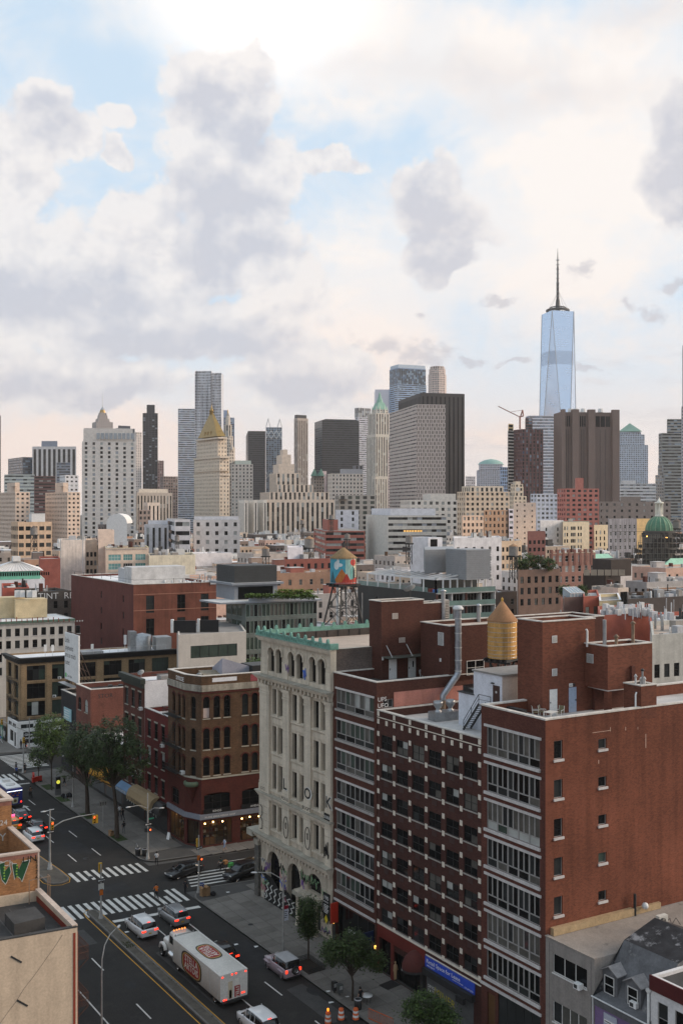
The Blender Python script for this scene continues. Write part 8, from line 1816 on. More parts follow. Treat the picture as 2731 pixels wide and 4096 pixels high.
for D0,x,y,Lw,dp,u in fill:
 vmin=2062+rf_.uniform(0,90)if D0>420 else(2215 if u>1980 else 2170)+rf_.uniform(0,130)
 h=min(rf_.choice((13,16,17,19,20,22,25)),HC-(vmin-HOR)*D0/FPX)
 if D0<300:h=min(h,rf_.uniform(10,17))
 if D0<215:h=min(h,9+rf_.uniform(0,4))
 if h<5:continue
 col,cn=rf_.choice(pal);rfm=rf_.choice(roofs);f=foot_of((x,y),Lw,dp,6)
 if D0<470 and nfi<210:
  nfi+=1;lm=[n_ for u_,n_ in LMK if u_<=max(u,0)][-1]
  lb='%s %s building with %s roof %s'%('low' if h<15 else 'taller',cn,rn[rfm],lm);SEEN[lb]=SEEN.get(lb,0)+1
  t=thing('low_rise_building',lb+('','',', further back',', furthest back')[min(3,SEEN[lb])],'building',(x,y,0),0,'ordinary low-rise city buildings')
  hs1=grid(dp,max(2,int(dp/3.4)),[h-2.2,h-5.4],1.1,1.8)if rf_.random()<.7 else[];hs0=grid(Lw,max(2,int(Lw/2.8)),[h-2.2,h-5.4],1.1,1.8)
  shell(t,f,0,h,wm(col,1.22),rfm,{0:hs0,1:hs1},par=rf_.uniform(.4,1.1),cope=rf_.choice((None,roof_s,coping)))
  for i,hs in((0,hs0),(1,hs1)):
   for(x0,x1,a,c_)in hs:ob('window',swin_mesh(x1-x0,c_-a,rf_.choice((g_dark,g_dark,g_mid,g_drape)),rf_.choice((fr_black,fr_grey)),1,2),t,wl(t,f[i],rzof(f,i),x0,.1,a),rzof(f,i))
  clutter(t,f,h-.9,rf_.randint(6,11),int(x*7+y),1.2)
  if rf_.random()<.75:bulk(t,f,h-.9,int(x+y),wm(rf_.choice(pal)[0],1.5),rf_.uniform(2.5,5),rf_.uniform(3,5),rf_.uniform(2.2,3.6))
 else:
  fb_.prism(f,0,h,wm(col,1.22),rfm,False);f2=inset(f,.8);
  for k_ in range(rf_.randint(4,9)):
   a,c_=rf_.uniform(.05,.8),rf_.uniform(.1,.7);q=Vector(f[1])+(Vector(f[2])-Vector(f[1]))*a+(Vector(f[0])-Vector(f[1]))*c_;s1,s2=rf_.choice((.8,1.2,2,4)),rf_.choice((.8,1.4,3));fb_.prism([(q.x,q.y),(q.x+s1,q.y),(q.x+s1,q.y+s2),(q.x,q.y+s2)],h,h+rf_.uniform(.8,4),rf_.choice((wm(rf_.choice(pal)[0],1.5),white_p,acm[0],acm[1],metal_d)),None,False)
  for i in(0,1):
   p,q=Vector(f[i]),Vector(f[i+1]);W=(q-p).length;d=(q-p)/W;n_=Vector((d.y,-d.x))*.05
   for k_ in range(int(W/2.6)):
    for z in(h-2,h-5.2):
     a=p+d*(.8+2.6*k_)+n_;b2=p+d*(1.9+2.6*k_)+n_;fb_.face([(*a,z-1.7),(*b2,z-1.7),(*b2,z),(*a,z)],g_dark)
tag(fb_.build('distant_city_blocks'),'far low-rise city blocks seen as one mass of roofs below the skyline','buildings',kind='stuff')
# ------------------------------------------------------------------ thin summer haze over the whole place
hm=bpy.data.materials.new('haze');hm.use_nodes=True;nt=hm.node_tree;nt.nodes.clear();_o=nt.nodes.new('ShaderNodeOutputMaterial');_v=nt.nodes.new('ShaderNodeVolumePrincipled')
_v.inputs['Color'].default_value=(.96,.92,.90,1);_v.inputs['Density'].default_value=.00006;_v.inputs['Anisotropy'].default_value=.1;nt.links.new(_v.outputs[0],_o.inputs['Volume'])
b=MB(hm);b.box(-3010,5010,-3010,6010,-1.2,575);tag(b.build('haze'),'thin pale haze between the near roofs and the skyline','haze',kind='stuff')
# ------------------------------------------------------------------ trees
barkm=mat('bark',(.055,.042,.032),.95,.3,3);soil=mat('tree_pit_soil',(.03,.022,.016),.95,.3,2)
LEAF=[mat('leaf_a',(.036,.055,.014),.6,.35,2),mat('leaf_b',(.050,.078,.020),.6,.35,2),mat('leaf_c',(.024,.038,.012),.65,.3,2)]
LEAF_BRIGHT=[mat('leaf_bright',(.085,.13,.024),.6,.3,2),mat('leaf_bright2',(.06,.10,.02),.6,.3,2)]  # fresher green leaf colours, mixed into the young and garden tree crowns
def tree(label,x,y,z,trunk,limbs,crowns,n,leaf=.2,mats=LEAF,seed=1,group='street trees',fork=.45):
 """trunk: list of (dx,dy,dz,r); limbs: crown centres to reach; crowns: (dx,dy,dz,rx,ry,rz)"""
 r=random.Random(seed);t=thing('tree',label,'tree',(x,y,z),0,group);b=MB(barkm)
 tp=[Vector(q[:3])for q in trunk];b.tube(tp,[q[3]for q in trunk],8);top=tp[-1];r1=trunk[-1][3]
 for c in crowns:
  for k in range(limbs):
   st=tp[-2].lerp(top,r.uniform(fork,1));e=Vector(c[:3])+Vector((r.uniform(-.75,.75)*c[3],r.uniform(-.75,.75)*c[4],r.uniform(-.6,.6)*c[5]));m_=st.lerp(e,.5)+Vector((r.uniform(-.4,.4),r.uniform(-.4,.4),.5));b.tube([st,m_,e],[r1*.5,r1*.28,.02],5)
 b.build('trunk',t);fb=MB(*mats);wts=[c[3]*c[4]*c[5]for c in crowns];cl=[]
 for i in range(max(30,n//32)):
  c=r.choices(crowns,wts)[0]
  while True:
   p=Vector((r.uniform(-1,1),r.uniform(-1,1),r.uniform(-1,1)))
   if p.length<1:break
  p=p.normalized()*p.length**.45;cl.append((Vector((c[0]+p.x*c[3],c[1]+p.y*c[4],c[2]+p.z*c[5])),r.uniform(.3,.75),r.randrange(len(mats))))
 for i in range(n):
  c,s,mi=r.choice(cl);p=c+Vector((r.gauss(0,s*.55),r.gauss(0,s*.55),r.gauss(0,s*.4)));l=leaf*r.uniform(.6,1.3)
  d=Vector((r.uniform(-1,1),r.uniform(-1,1),r.uniform(-.7,.4))).normalized();e=d.cross(Vector((r.uniform(-.4,.4),r.uniform(-.4,.4),1))).normalized()
  fb.face([p,p+d*l*.5+e*l*.32,p+d*l,p+d*l*.5-e*l*.32],mi if r.random()<.75 else r.randrange(len(mats)))
 fb.build('crown',t);return t
tree('big dark street tree nearer the corner shop, on the far pavement',53.5,133.6,.15,[(0,0,0,.36),(-.05,.1,3.2,.28),(-.2,.5,6.2,.24),(-.3,.8,7.6,.2)],10,[(-.4,.6,12.6,3.6,3.8,2.9),(.9,-2.4,11.6,2.6,2.8,2.4),(-1.0,4.2,11.6,2.8,3.0,2.6),(.2,1.0,15.0,2.6,3.0,1.6),(1.4,-4.4,10.2,1.7,1.8,1.5),(-.8,2.2,9.4,1.8,2.6,1.4),(-1.6,3.4,7.4,1.2,1.2,1.0)],15000,.30,seed=2)
tree('big dark street tree further down the pavement beside the parked kiosk',53.7,145.6,.15,[(0,0,0,.38),(0,.2,3.0,.30),(-.1,.4,5.6,.22)],9,[(-.4,.4,9.8,2.7,3.2,2.6),(.1,3.8,9.2,2.5,2.8,2.4),(0,-2.6,9.4,2.3,2.6,2.3),(-.6,.8,12.2,2.2,2.8,1.6),(-1.6,4.6,6.0,1.2,1.4,1.5)],11500,.30,seed=3)
tree('bright green young tree left of the big dark ones',53.8,162.2,.15,[(0,0,0,.13),(0,.1,3.0,.11),(0,.2,5.0,.08)],7,[(-.2,-.2,9.8,2.5,3.4,2.4),(0,2.4,8.4,2.0,2.6,1.9),(-.4,-3,8.2,1.8,2.4,1.9)],9500,.30,LEAF_BRIGHT+LEAF[:1],4)
tree('small sapling by the red barrier at the far crossing',53.6,168.3,.15,[(0,0,0,.08),(0,0,2.5,.06)],5,[(0,0,4.2,1.4,2.2,1.4)],2200,.28,LEAF+LEAF_BRIGHT,5)
tree('narrow columnar street tree behind the lilac jeep',54.95,86.5,.15,[(0,0,0,.1),(.02,0,1.5,.09),(0,0,3.4,.06)],7,[(0,0,3.9,.85,.85,1.5),(0,0,5.1,.9,.9,1.3),(0,.1,3.0,.6,.6,.8)],6500,.2,LEAF,6)
tree('spreading small street tree in front of the maroon awning',53.9,77.2,.15,[(0,0,0,.12),(.05,0,1.7,.10),(-.1,.1,2.6,.08)],8,[(-1.2,1.1,4.4,1.2,1.3,1.0),(.8,-.6,4.3,1.2,1.2,.9),(0,0,5.3,1.3,1.3,.9),(-.2,2.0,3.7,.8,.9,.7),(1.6,-1.5,3.8,.9,.9,.8)],8000,.23,LEAF,7)
tree('leafy street tree cut by the bottom edge beside the roller shutter',54.6,66.9,.15,[(0,0,0,.13),(0,0,2.4,.1)],6,[(0,.1,3.2,1.3,1.8,1.1),(.6,-1.2,2.8,1.1,1.3,1.0),(-.7,1.3,2.7,.9,1.0,.8)],7000,.22,LEAF+LEAF_BRIGHT[1:],8)
q=P(1030,2680,150);tree('garden tree behind the brown corner building roof',q.x,q.y,12,[(0,0,0,.3),(0,0,4,.2)],7,[(0,0,9.6,2.2,2.2,2.0),(-1.5,1.0,8,1.8,1.8,1.6),(1.6,-.6,10.6,1.6,1.6,1.4)],3000,.3,LEAF_BRIGHT+LEAF[:1],9,'garden trees')
gz=GT_H-.72
for i,(u,D_,s_,z_)in enumerate(((2112,300,3.0,gz),(2152,298,2.6,gz),(2084,297,2.2,gz),(2192,296,2.2,gz),(2320,243,1.7,24.28),(2262,246,1.6,24.28))):
 q=P(u,2200,D_);tree(('roof garden tree just right of the orange-coned tank','larger roof garden tree before the mansard row','small tree below the orange-coned tank','low garden tree at the foot of the mansard row','bush on the roof right of the glazed sunroom','bush on the roof left of the glazed sunroom')[i],q.x,q.y,z_,[(0,0,0,.12),(0,0,s_*.7,.08)],4,[(0,0,s_*.95,s_,s_,s_*.75)],1900,.45,LEAF_BRIGHT+LEAF[:1],20+i,'garden trees')
for(x,y)in((53.7,133.6),(53.8,145.6),(53.9,164.2),(53.6,156.2)):
 b=MB(soil,mat('pit_grass',(.03,.05,.012),.9,.4,4));b.prism([(x-.75,y-1.6),(x+.75,y-1.6),(x+.75,y+1.6),(x-.75,y+1.6)],.14,.17,1);b.build('tree_pit',pv2)
tg=thing('tree_guard','low black iron guard round the columnar tree pit','railing',(54.3,85.2,.15));b=MB(soil);b.box(-.95,.95,-1.3,1.7,0,.03);b.build('soil',tg);pts=[(-.95,1.7),(.95,1.7),(.95,-1.3),(-.95,-1.3)]
for k in range(3):
 a,c=Vector((*pts[k],0)),Vector((*pts[k+1],0));b=MB(metal_d)
 for z in(.15,.32,.48):b.bar(a+Vector((0,0,z)),c+Vector((0,0,z)),.04)
 for j in range(13):q=a.lerp(c,j/12);b.bar(q,q+Vector((0,0,.48)),.035)
 b.build('railing',tg)
 # ------------------------------------------------------------------ vehicles (front towards +Y)
chrome=mat('chrome',(.6,.6,.6),.2,0,metal=.9);car_gl=mat('car_glass',(.010,.011,.012),.04,0,spec=.6);redl=mat('tail_light',(1.,.03,.01),emit=3.2);amb=mat('amber_light',(1.,.28,.04),emit=2.0);lens_r=mat('red_lens',(.22,.01,.01),.2,0,spec=.5);headl=mat('head_lamp',(.55,.55,.5),.15,0,spec=.7);plate_y=mat('plate_gold',(.55,.36,.05),.5)
def paint(n,c,coat=.8,metal=.0):return mat('paint_'+n,c,.35,.05,1,coat=coat,metal=metal,fine=0)
def loft(b,secs,m,cap=True):
 """secs: (y, [(x,z)...]) half sections from the bottom centre round to the top centre, mirrored"""
 rings=[]
 for y,h in secs:rings.append([(x,y,z)for x,z in h]+[(-x,y,z)for x,z in h[::-1]])
 n=len(rings[0]);pts=[p for r_ in rings for p in r_];sm=b.smooth;b.smooth=True
 b.faces(pts,[(i*n+k,i*n+(k+1)%n,(i+1)*n+(k+1)%n,(i+1)*n+k)for i in range(len(rings)-1)for k in range(n)],m)
 if cap:b.faces(rings[0],[tuple(range(n))[::-1]],m);b.faces(rings[-1],[tuple(range(n))],m)
 b.smooth=sm
def wheel(t,x,y,r=.34,w=.22):
 o=MB(rubber);o.T=Matrix.Rotation(math.pi/2,4,'Y');o.lathe([(r*.62,-w/2),(r*.93,-w/2),(r,-w*.3),(r,w*.3),(r*.93,w/2),(r*.62,w/2)],20);o=o.build('wheel',t,(x,y,r))
 b=MB(chrome,metal_d);b.T=Matrix.Rotation(math.pi/2,4,'Y');b.lathe([(0,w*.34),(r*.15,w*.36),(r*.6,w*.42),(r*.64,w*.5)],14);b.lathe([(0,-w*.34),(r*.15,-w*.36),(r*.6,-w*.42),(r*.64,-w*.5)],14)
 for k in range(5):
  a=k*1.2566
  for s in(1,-1):b.faces([(r*.22*math.cos(a),r*.22*math.sin(a),s*w*.45),(r*.55*math.cos(a+.35),r*.55*math.sin(a+.35),s*w*.45),(r*.55*math.cos(a+.9),r*.55*math.sin(a+.9),s*w*.45)],[(0,1,2)],1)
 b.build('rim',o)
def car(label,x,y,rz,m,L=4.7,W=1.84,H=1.45,belt=.92,kind='sedan',brake=True,cat='car',plate=white_p,group='cars in the avenue',name='car',trim=None):
 """origin at the middle of the rear bumper on the ground"""
 t=thing(name,label,cat,(x,y,0),rz,group);hw=W/2;b=MB(m)
 def sec(k,zb,zm,zt):return[(hw*k*.86,zb),(hw*k*.98,zb+.06),(hw*k,zm),(hw*k*.985,zt-.07),(hw*k*.93,zt)]
 tail={'sedan':belt+.04,'suv':belt+.1,'van':belt+.12,'jeep':belt}[kind];nose=belt-.17 if kind!='jeep' else belt
 st=[(0,sec(.86,.34,.55,tail-.12)),(.10,sec(.95,.26,.6,tail)),(.6,sec(1,.2,.62,tail+.02)),(L*.5,sec(1,.18,.62,belt)),(L*.72,sec(1,.18,.62,belt-.02)),(L*.88,sec(.98,.2,.58,nose+.02)),(L*.965,sec(.9,.24,.52,nose-.07)),(L,sec(.78,.32,.48,nose-.2))]
 loft(b,st,0);b.build('body',t)
 if kind=='sedan':g=[(L*.05,.70,belt),(L*.20,.72,H-.07),(L*.27,.74,H),(L*.45,.75,H+.01),(L*.55,.73,H-.03),(L*.74,.68,belt-.02)]
 elif kind=='jeep':g=[(.12,.86,belt),(.18,.80,H),(L*.35,.80,H+.01),(L*.55,.80,H),(L*.62,.86,belt)]
 else:g=[(.10,.80,belt+.08),(.34,.74,H-.1),(.55,.75,H),(L*.4,.76,H+.02),(L*.6,.74,H-.05),(L*(.80 if kind=='van' else .76),.70,belt)]
 b=MB(car_gl);rf_b=MB(m);secs=[]
 for(yy,k,z)in g:
  kb=.90 if kind!='jeep' else .92
  secs.append((yy,[(hw*kb,belt-.06),(hw*(kb-.02),belt),(hw*k,max(z-.03,belt+.01)),(hw*k*.6,z)]))
 loft(b,secs,0);b.build('windows',t)
 up=[(yy,k,z)for yy,k,z in g if z>belt+.25];b=MB(trim or m)
 loft(b,[(yy,[(hw*k*1.01,z-.05),(hw*k*1.015,z-.02),(hw*k*.97,z+.012),(hw*k*.6,z+.03)])for yy,k,z in up],0);b.build('roof',t)
 for fr_ in((.33,.48,.64)if kind!='sedan' else(.36,.56)):
  for s in(1,-1):b=MB(m);b.bar((s*hw*.895,L*fr_,belt-.04),(s*hw*.765,L*(fr_-.005 if kind!='sedan' else fr_*.97+.012),H-.03),.045,.04);b.build('pillar',t)
 for s in(1,-1):
  for yy in(L*.19,L*.80):wheel(t,s*(hw-.12),yy,.35 if kind!='jeep' else .42)
  b=MB(redl if brake else lens_r);zt=tail-.16
  if kind=='jeep':b.box(s*hw*.83-.09,s*hw*.83+.09,-.05,.03,.85,1.12)
  else:b.box(min(s*hw*.50,s*hw*.93),max(s*hw*.50,s*hw*.93),-.03,.12,zt-.09,zt+.06)
  b.build('tail_light',t);b=MB(headl);b.box(s*hw*.66-.16,s*hw*.66+.16,L-.18,L-.06,nose-.22,nose-.08);b.build('headlight',t)
  b=MB(m);b.box(s*(hw+.09)-.1,s*(hw+.09)+.1,L*.66,L*.70,belt+.0,belt+.13);b.build('door_mirror',t)
  b=MB(metal_d);b.box(s*hw*1.001-.004,s*hw*1.001+.004,L*.30,L*.33,belt-.16,belt-.13);b.build('door_handle',t)
 if brake and kind!='jeep':b=MB(redl);b.box(-.16,.16,.1 if kind=='sedan' else .36,.14 if kind=='sedan' else .42,(belt+.2 if kind=='sedan' else H-.06),(belt+.24 if kind=='sedan' else H-.02));b.build('high_brake_light',t)
 b=MB(plate);b.box(-.16,.16,-.035,.0,.62,.74);b.build('licence_plate',t);b=MB(metal_d);b.box(-hw*.84,hw*.84,-.02,.2,.26,.4);b.build('rear_bumper',t)
 return t
wht_c=paint('white',(.68,.67,.66));blk_c=paint('black',(.010,.010,.011));slv_c=paint('silver',(.30,.30,.30),metal=.4);lil_c=paint('lilac',(.32,.25,.27));org_c=paint('taxi',(.62,.24,.012));dkg_c=paint('graphite',(.02,.022,.026))
t=car('white minivan braking at the stop line, left lane',43.95,100.5,0,wht_c,5.1,1.95,1.76,1.02,'van',plate=plate_y)
t=car('silver sport utility car with roof rails beside the white minivan',48.1,101.3,0,slv_c,4.9,1.93,1.72,1.03,'suv',plate=plate_y)
for s in(1,-1):b=MB(chrome);b.bar((s*.66,.8,1.80),(s*.66,3.2,1.80),.05);b.build('roof_rail',t)
car('black hatchback half hidden behind the beer truck',48.2,90.2,0,blk_c,4.7,1.85,1.5,.95,'sedan')
t=car('lilac off-road jeep with spare wheel parked at the right kerb',51.65,84.0,0,lil_c,4.3,1.88,1.86,1.15,'jeep',trim=mat('jeep_roof',(.36,.35,.35),.6));wheel(t,.15,0,.40,.24);t.children[-1]
for s in(1,-1):
 for yy in(.82,3.44):b=MB(lil_c);b.bar((s*1.0,yy-.5,.86),(s*1.0,yy+.5,.90),.22,.06);b.build('wing',t)
sp=[c for c in t.children if c.name.startswith('wheel')and abs(c.location.x-.15)<.01][0];sp.location=(.15,-.16,1.0);sp.rotation_euler[2]=math.pi/2
car('white van cut by the bottom edge of the picture',44.2,75.4,0,wht_c,4.9,1.95,1.85,1.1,'van')
car('black saloon turning out of the side street',57.6,116.2,math.pi/2+R(9),blk_c,4.9,1.86,1.45,.93,'sedan',brake=False);car('black sport utility car in the shadow of the bank corner',63.4,111.6,math.pi/2+R(9),blk_c,5.0,2.0,1.8,1.1,'suv',brake=False)
car('black saloon with glowing brake lights right behind the blue truck',45.2,148.0,0,dkg_c,4.7);car('dark saloon in the middle lane beside the white car',45.55,141.7,0,dkg_c,4.7);car('white hatchback third from the crossing in the far queue',43.9,137.9,0,wht_c,4.5,1.85,1.6,.98,'suv',plate=plate_y)
t=car('orange taxi mostly hidden by the brick parapet',42.75,144.5,0,org_c,4.6,1.85,1.6,.98,'suv');b=MB(mat('taxi_sign',(1.,.12,.3),emit=1.6));b.box(-.5,.5,2.0,2.2,1.68,1.95);b.build('roof_sign',t)
car('white car parked below the fire escapes at bottom left',31.8,80.6,0,wht_c,4.5,1.85,1.6,.98,'suv',brake=False)
bt=thing('box_truck','white beer delivery truck with red oval labels on side and roof','truck',(44.55,82.9,0));wp=paint('truck_white',(.64,.62,.58));lid=mat('truck_side_white',(.58,.55,.50),.5,.1)
b=MB(lid);
loft(b,[(y_,[(1.38,.62),(1.42,.7),(1.42,2.75),(1.36,2.98),(1.2,3.06)])for y_ in(0,.05,10.1,10.15)],0);b.build('cargo_box',bt)
for s in(1,-1):
 for k in range(7):b=MB(metal_l);b.box(s*1.43-.012,s*1.43+.012,.5+k*1.6-.02,.5+k*1.6+.02,.75,2.7);b.build('door_seam',bt)
 b=MB(wp);b.tube([(s*1.38,.02,2.98),(s*1.38,10.12,2.98)],.08,6);b.build('roof_rail',bt);b=MB(metal_d);b.box(s*1.3-.06,s*1.3+.06,2.2,8.6,.38,.62);b.build('side_skirt',bt)
 for yy in(1.3,1.3+8.7-.15):
  wheel(bt,s*1.18,yy if yy<5 else 9.3,.48,.3)
 wheel(bt,s*1.12,13.3,.48,.28)
redlab=mat('label_red',(.32,.022,.022),.5,.1);goldl=mat('label_gold',(.42,.27,.08),.5,.15);whl_=mat('label_white',(.66,.62,.55),.5);crl=mat('label_cream',(.50,.42,.30),.5,.2)
def beer(par,T_,sc,on):
 for m_,k_,y_ in((mat('label_dark',(.05,.04,.032),.6,.3),1.2,0),(goldl,1.07,.004),(redlab,.97,.008)):
  b=MB(m_);pts=[]
  for i in range(24):
   a=6.283*i/24;rx,rz_=1.75*k_*sc,.86*k_*sc;e=.62;pts.append((math.copysign(abs(math.cos(a))**e,math.cos(a))*rx,-y_,math.copysign(abs(math.sin(a))**e,math.sin(a))*rz_))
  b.T=T_;b.face(pts);b.build('label',par)
 for i,tx in enumerate(('STELLA','ARTOIS')):
  me=text_mesh(tx,.82*sc,whl_,True,.002,'CENTER');me.transform(T_@Matrix.Translation((0,-.013,(.12-.68*i)*sc))@Matrix.Rotation(math.pi/2,4,'X'));ob('lettering',me,par)
beer(bt,Matrix.Translation((-1.437,6.0,1.72))@Matrix.Rotation(-math.pi/2,4,'Z'),1.05,0);beer(bt,Matrix.Translation((1.437,6.0,1.72))@Matrix.Rotation(math.pi/2,4,'Z'),.92,0)
beer(bt,Matrix.Translation((.05,5.2,3.075))@Matrix.Rotation(math.pi/2,4,'Z')@Matrix.Rotation(-math.pi/2,4,'X'),.86,0)
for(x0,x1,z0,z1,m_)in((-.62,-.15,.75,2.3,crl),(.05,.62,.72,1.75,redlab),(-.5,-.25,.72,1.5,redlab),(.1,.5,1.8,2.4,whl_)):b=MB(m_);b.box(x0,x1,-.012,-.002,z0,z1);b.build('rear_print',bt)
me=text_mesh('STELLA',.42,whl_,True,.002);me.transform(Matrix.Translation((.2,-.02,1.7))@Matrix.Rotation(math.pi/2,4,'X')@Matrix.Rotation(-math.pi/2,4,'Z'));ob('lettering',me,bt)
for xx,zz_ in((-1.2,2.85),(1.2,2.85),(-.2,2.9),(.2,2.9),(-1.05,.72),(-.85,.72),(.85,.95),(1.05,.95)):b=MB(redl);b.box(xx-.07,xx+.07,-.04,0,zz_-.05,zz_+.05);b.build('marker_light',bt)
b=MB(metal_d);b.box(-1.35,1.35,-.2,.1,.42,.6);b.build('rear_bumper',bt)
b=MB(wp);loft(b,[(10.6,[(.95,.75),(1.0,.9),(1.02,2.0),(.98,2.85),(.7,3.0)]),(11.9,[(.95,.75),(1.0,.9),(1.02,1.9),(.95,2.8),(.7,2.95)]),(12.15,[(.95,.75),(1.0,.9),(1.02,1.75),(.98,1.8),(.7,1.85)])],0);b.build('cab',bt)
b=MB(wp);loft(b,[(12.1,[(.8,.8),(.9,1.0),(.9,1.6),(.8,1.78),(.5,1.85)]),(13.9,[(.65,.75),(.75,.9),(.75,1.45),(.65,1.6),(.4,1.65)])],0);b.build('bonnet',bt)
for s in(1,-1):
 b=MB(wp);b.tube([(s*1.05,12.7,.75),(s*1.05,12.85,1.1),(s*1.05,13.3,1.25),(s*1.05,13.8,1.1),(s*1.05,13.95,.7)],.2,8);b.build('wing',bt);b=MB(car_gl);b.box(s*1.01-.02,s*1.01+.02,11.0,11.8,1.85,2.6);b.build('side_window',bt);b=MB(chrome);b.lathe([(.33,0),(.35,.05),(.35,1.1),(.33,1.15)],12);o=b.build('fuel_tank',bt,(s*.95,10.6,.75));o.rotation_euler[0]=-math.pi/2
 b=MB(chrome);b.tube([(s*1.0,10.5,1.0),(s*1.0,10.5,3.1)],.06,6);b.build('exhaust_stack',bt)
b=MB(car_gl);b.box(-.75,.75,10.57,10.6,1.9,2.6);b.build('rear_window',bt);b=MB(car_gl);b.faces([(-.85,12.17,1.88),(.85,12.17,1.88),(.8,11.93,2.7),(-.8,11.93,2.7)],[(0,3,2,1)]);b.build('windscreen',bt)
for k in range(5):b=MB(amb);b.box(-.6+.3*k-.05,-.6+.3*k+.05,11.6,11.75,2.97,3.06);b.build('roof_marker',bt)
ad=thing('food_truck','dark blue snack truck with lit strip and food pictures on its back','truck',(46.0,156.0,0));bl_t=paint('truck_blue',(.015,.025,.16));b=MB(bl_t);b.box(-1.2,1.2,0,6.5,.6,3.0);b.build('body',ad)
b=MB(white_p);b.box(-1.1,1.1,.3,6.3,3.003,3.12);b.build('roof',ad);b=MB(mat('led_strip',(.9,.95,1.),emit=3.));b.box(-1.15,1.15,-.03,0,2.62,2.68);b.build('led_strip',ad);b=MB(mat('scallop_blue',(.03,.04,.25),.5));b.box(-1.18,1.18,-.05,-.001,2.7,3.0);b.build('header_board',ad)
for i,(xx,zz_)in enumerate(((-.6,2.3),(.1,2.35),(.7,2.3),(-.2,2.0),(.45,1.9))):b=MB(mat('snack_brown',(.24,.09,.03),.6));b.box(xx-.15,xx+.15,-.025,-.002,zz_-.1,zz_+.1);b.build('snack_picture',ad)
b=MB(mat('cup_cream',(.42,.42,.30),.6));b.faces([(-.3,-.02,.75),(.45,-.02,.75),(.6,-.02,1.6),(-.4,-.02,1.6)],[(0,1,2,3)]);b.build('cup_picture',ad);b=MB(mat('cup_logo',(.12,.07,.02),.6));b.lathe([(0,0),(.24,0)],14);o=b.build('cup_logo',ad,(.1,-.03,1.15));o.rotation_euler[0]=math.pi/2
for s in(1,-1):
 b=MB(redl);b.box(s*1.0-.1,s*1.0+.1,-.04,0,.8,1.0);b.build('tail_light',ad)
 for yy in(1.2,5.2):wheel(ad,s*1.0,yy,.42,.28)
b=MB(metal_d);b.box(-1.2,1.2,-.15,.1,.45,.6);b.build('rear_bumper',ad);b=MB(metal_l);b.lathe([(0,3.12),(.7,3.12),(.7,3.25),(0,3.3)],16,0,(0,2.2));b.box(-.5,.5,4,5,3.12,3.5);b.build('roof_unit',ad)
# ------------------------------------------------------------------ people and bicycles
skinm=[mat('skin_a',(.40,.24,.17),.6),mat('skin_b',(.22,.12,.08),.6),mat('skin_c',(.30,.18,.12),.6)];hairm=mat('hair_dark',(.015,.012,.01),.7)
def cloth(n,c):return mat('cloth_'+n,c,.9,.15,3)
CB,CW,CN,CO,CG=cloth('black',(.014,.014,.016)),cloth('white',(.6,.6,.6)),cloth('navy',(.03,.06,.2)),cloth('orange',(.5,.13,.02)),cloth('grey',(.12,.12,.12))
POSE={'walk':dict(el=((-.27,-.10,1.15),(.27,.12,1.14)),wr=((-.26,.10,.95),(.28,.30,1.0)),kn=((-.10,.20,.50),(.10,-.08,.50)),an=((-.10,.24,.09),(.10,-.32,.12))),'stand':dict(el=((-.27,-.03,1.15),(.27,-.02,1.15)),wr=((-.27,.06,.9),(.27,.06,.9)),kn=((-.11,.03,.50),(.11,.02,.50)),an=((-.12,0,.08),(.12,0,.08))),'hold':dict(el=((-.26,.02,1.16),(.26,0,1.15)),wr=((-.12,.28,1.2),(.27,.08,.9)),kn=((-.11,.12,.5),(.11,-.06,.5)),an=((-.11,.16,.08),(.11,-.22,.1))),'ride':dict(el=((-.30,.28,1.12),(.30,.28,1.12)),wr=((-.26,.52,1.02),(.26,.52,1.02)),kn=((-.13,.36,.74),(.13,.30,.52)),an=((-.12,.20,.32),(.12,.12,.16)))}
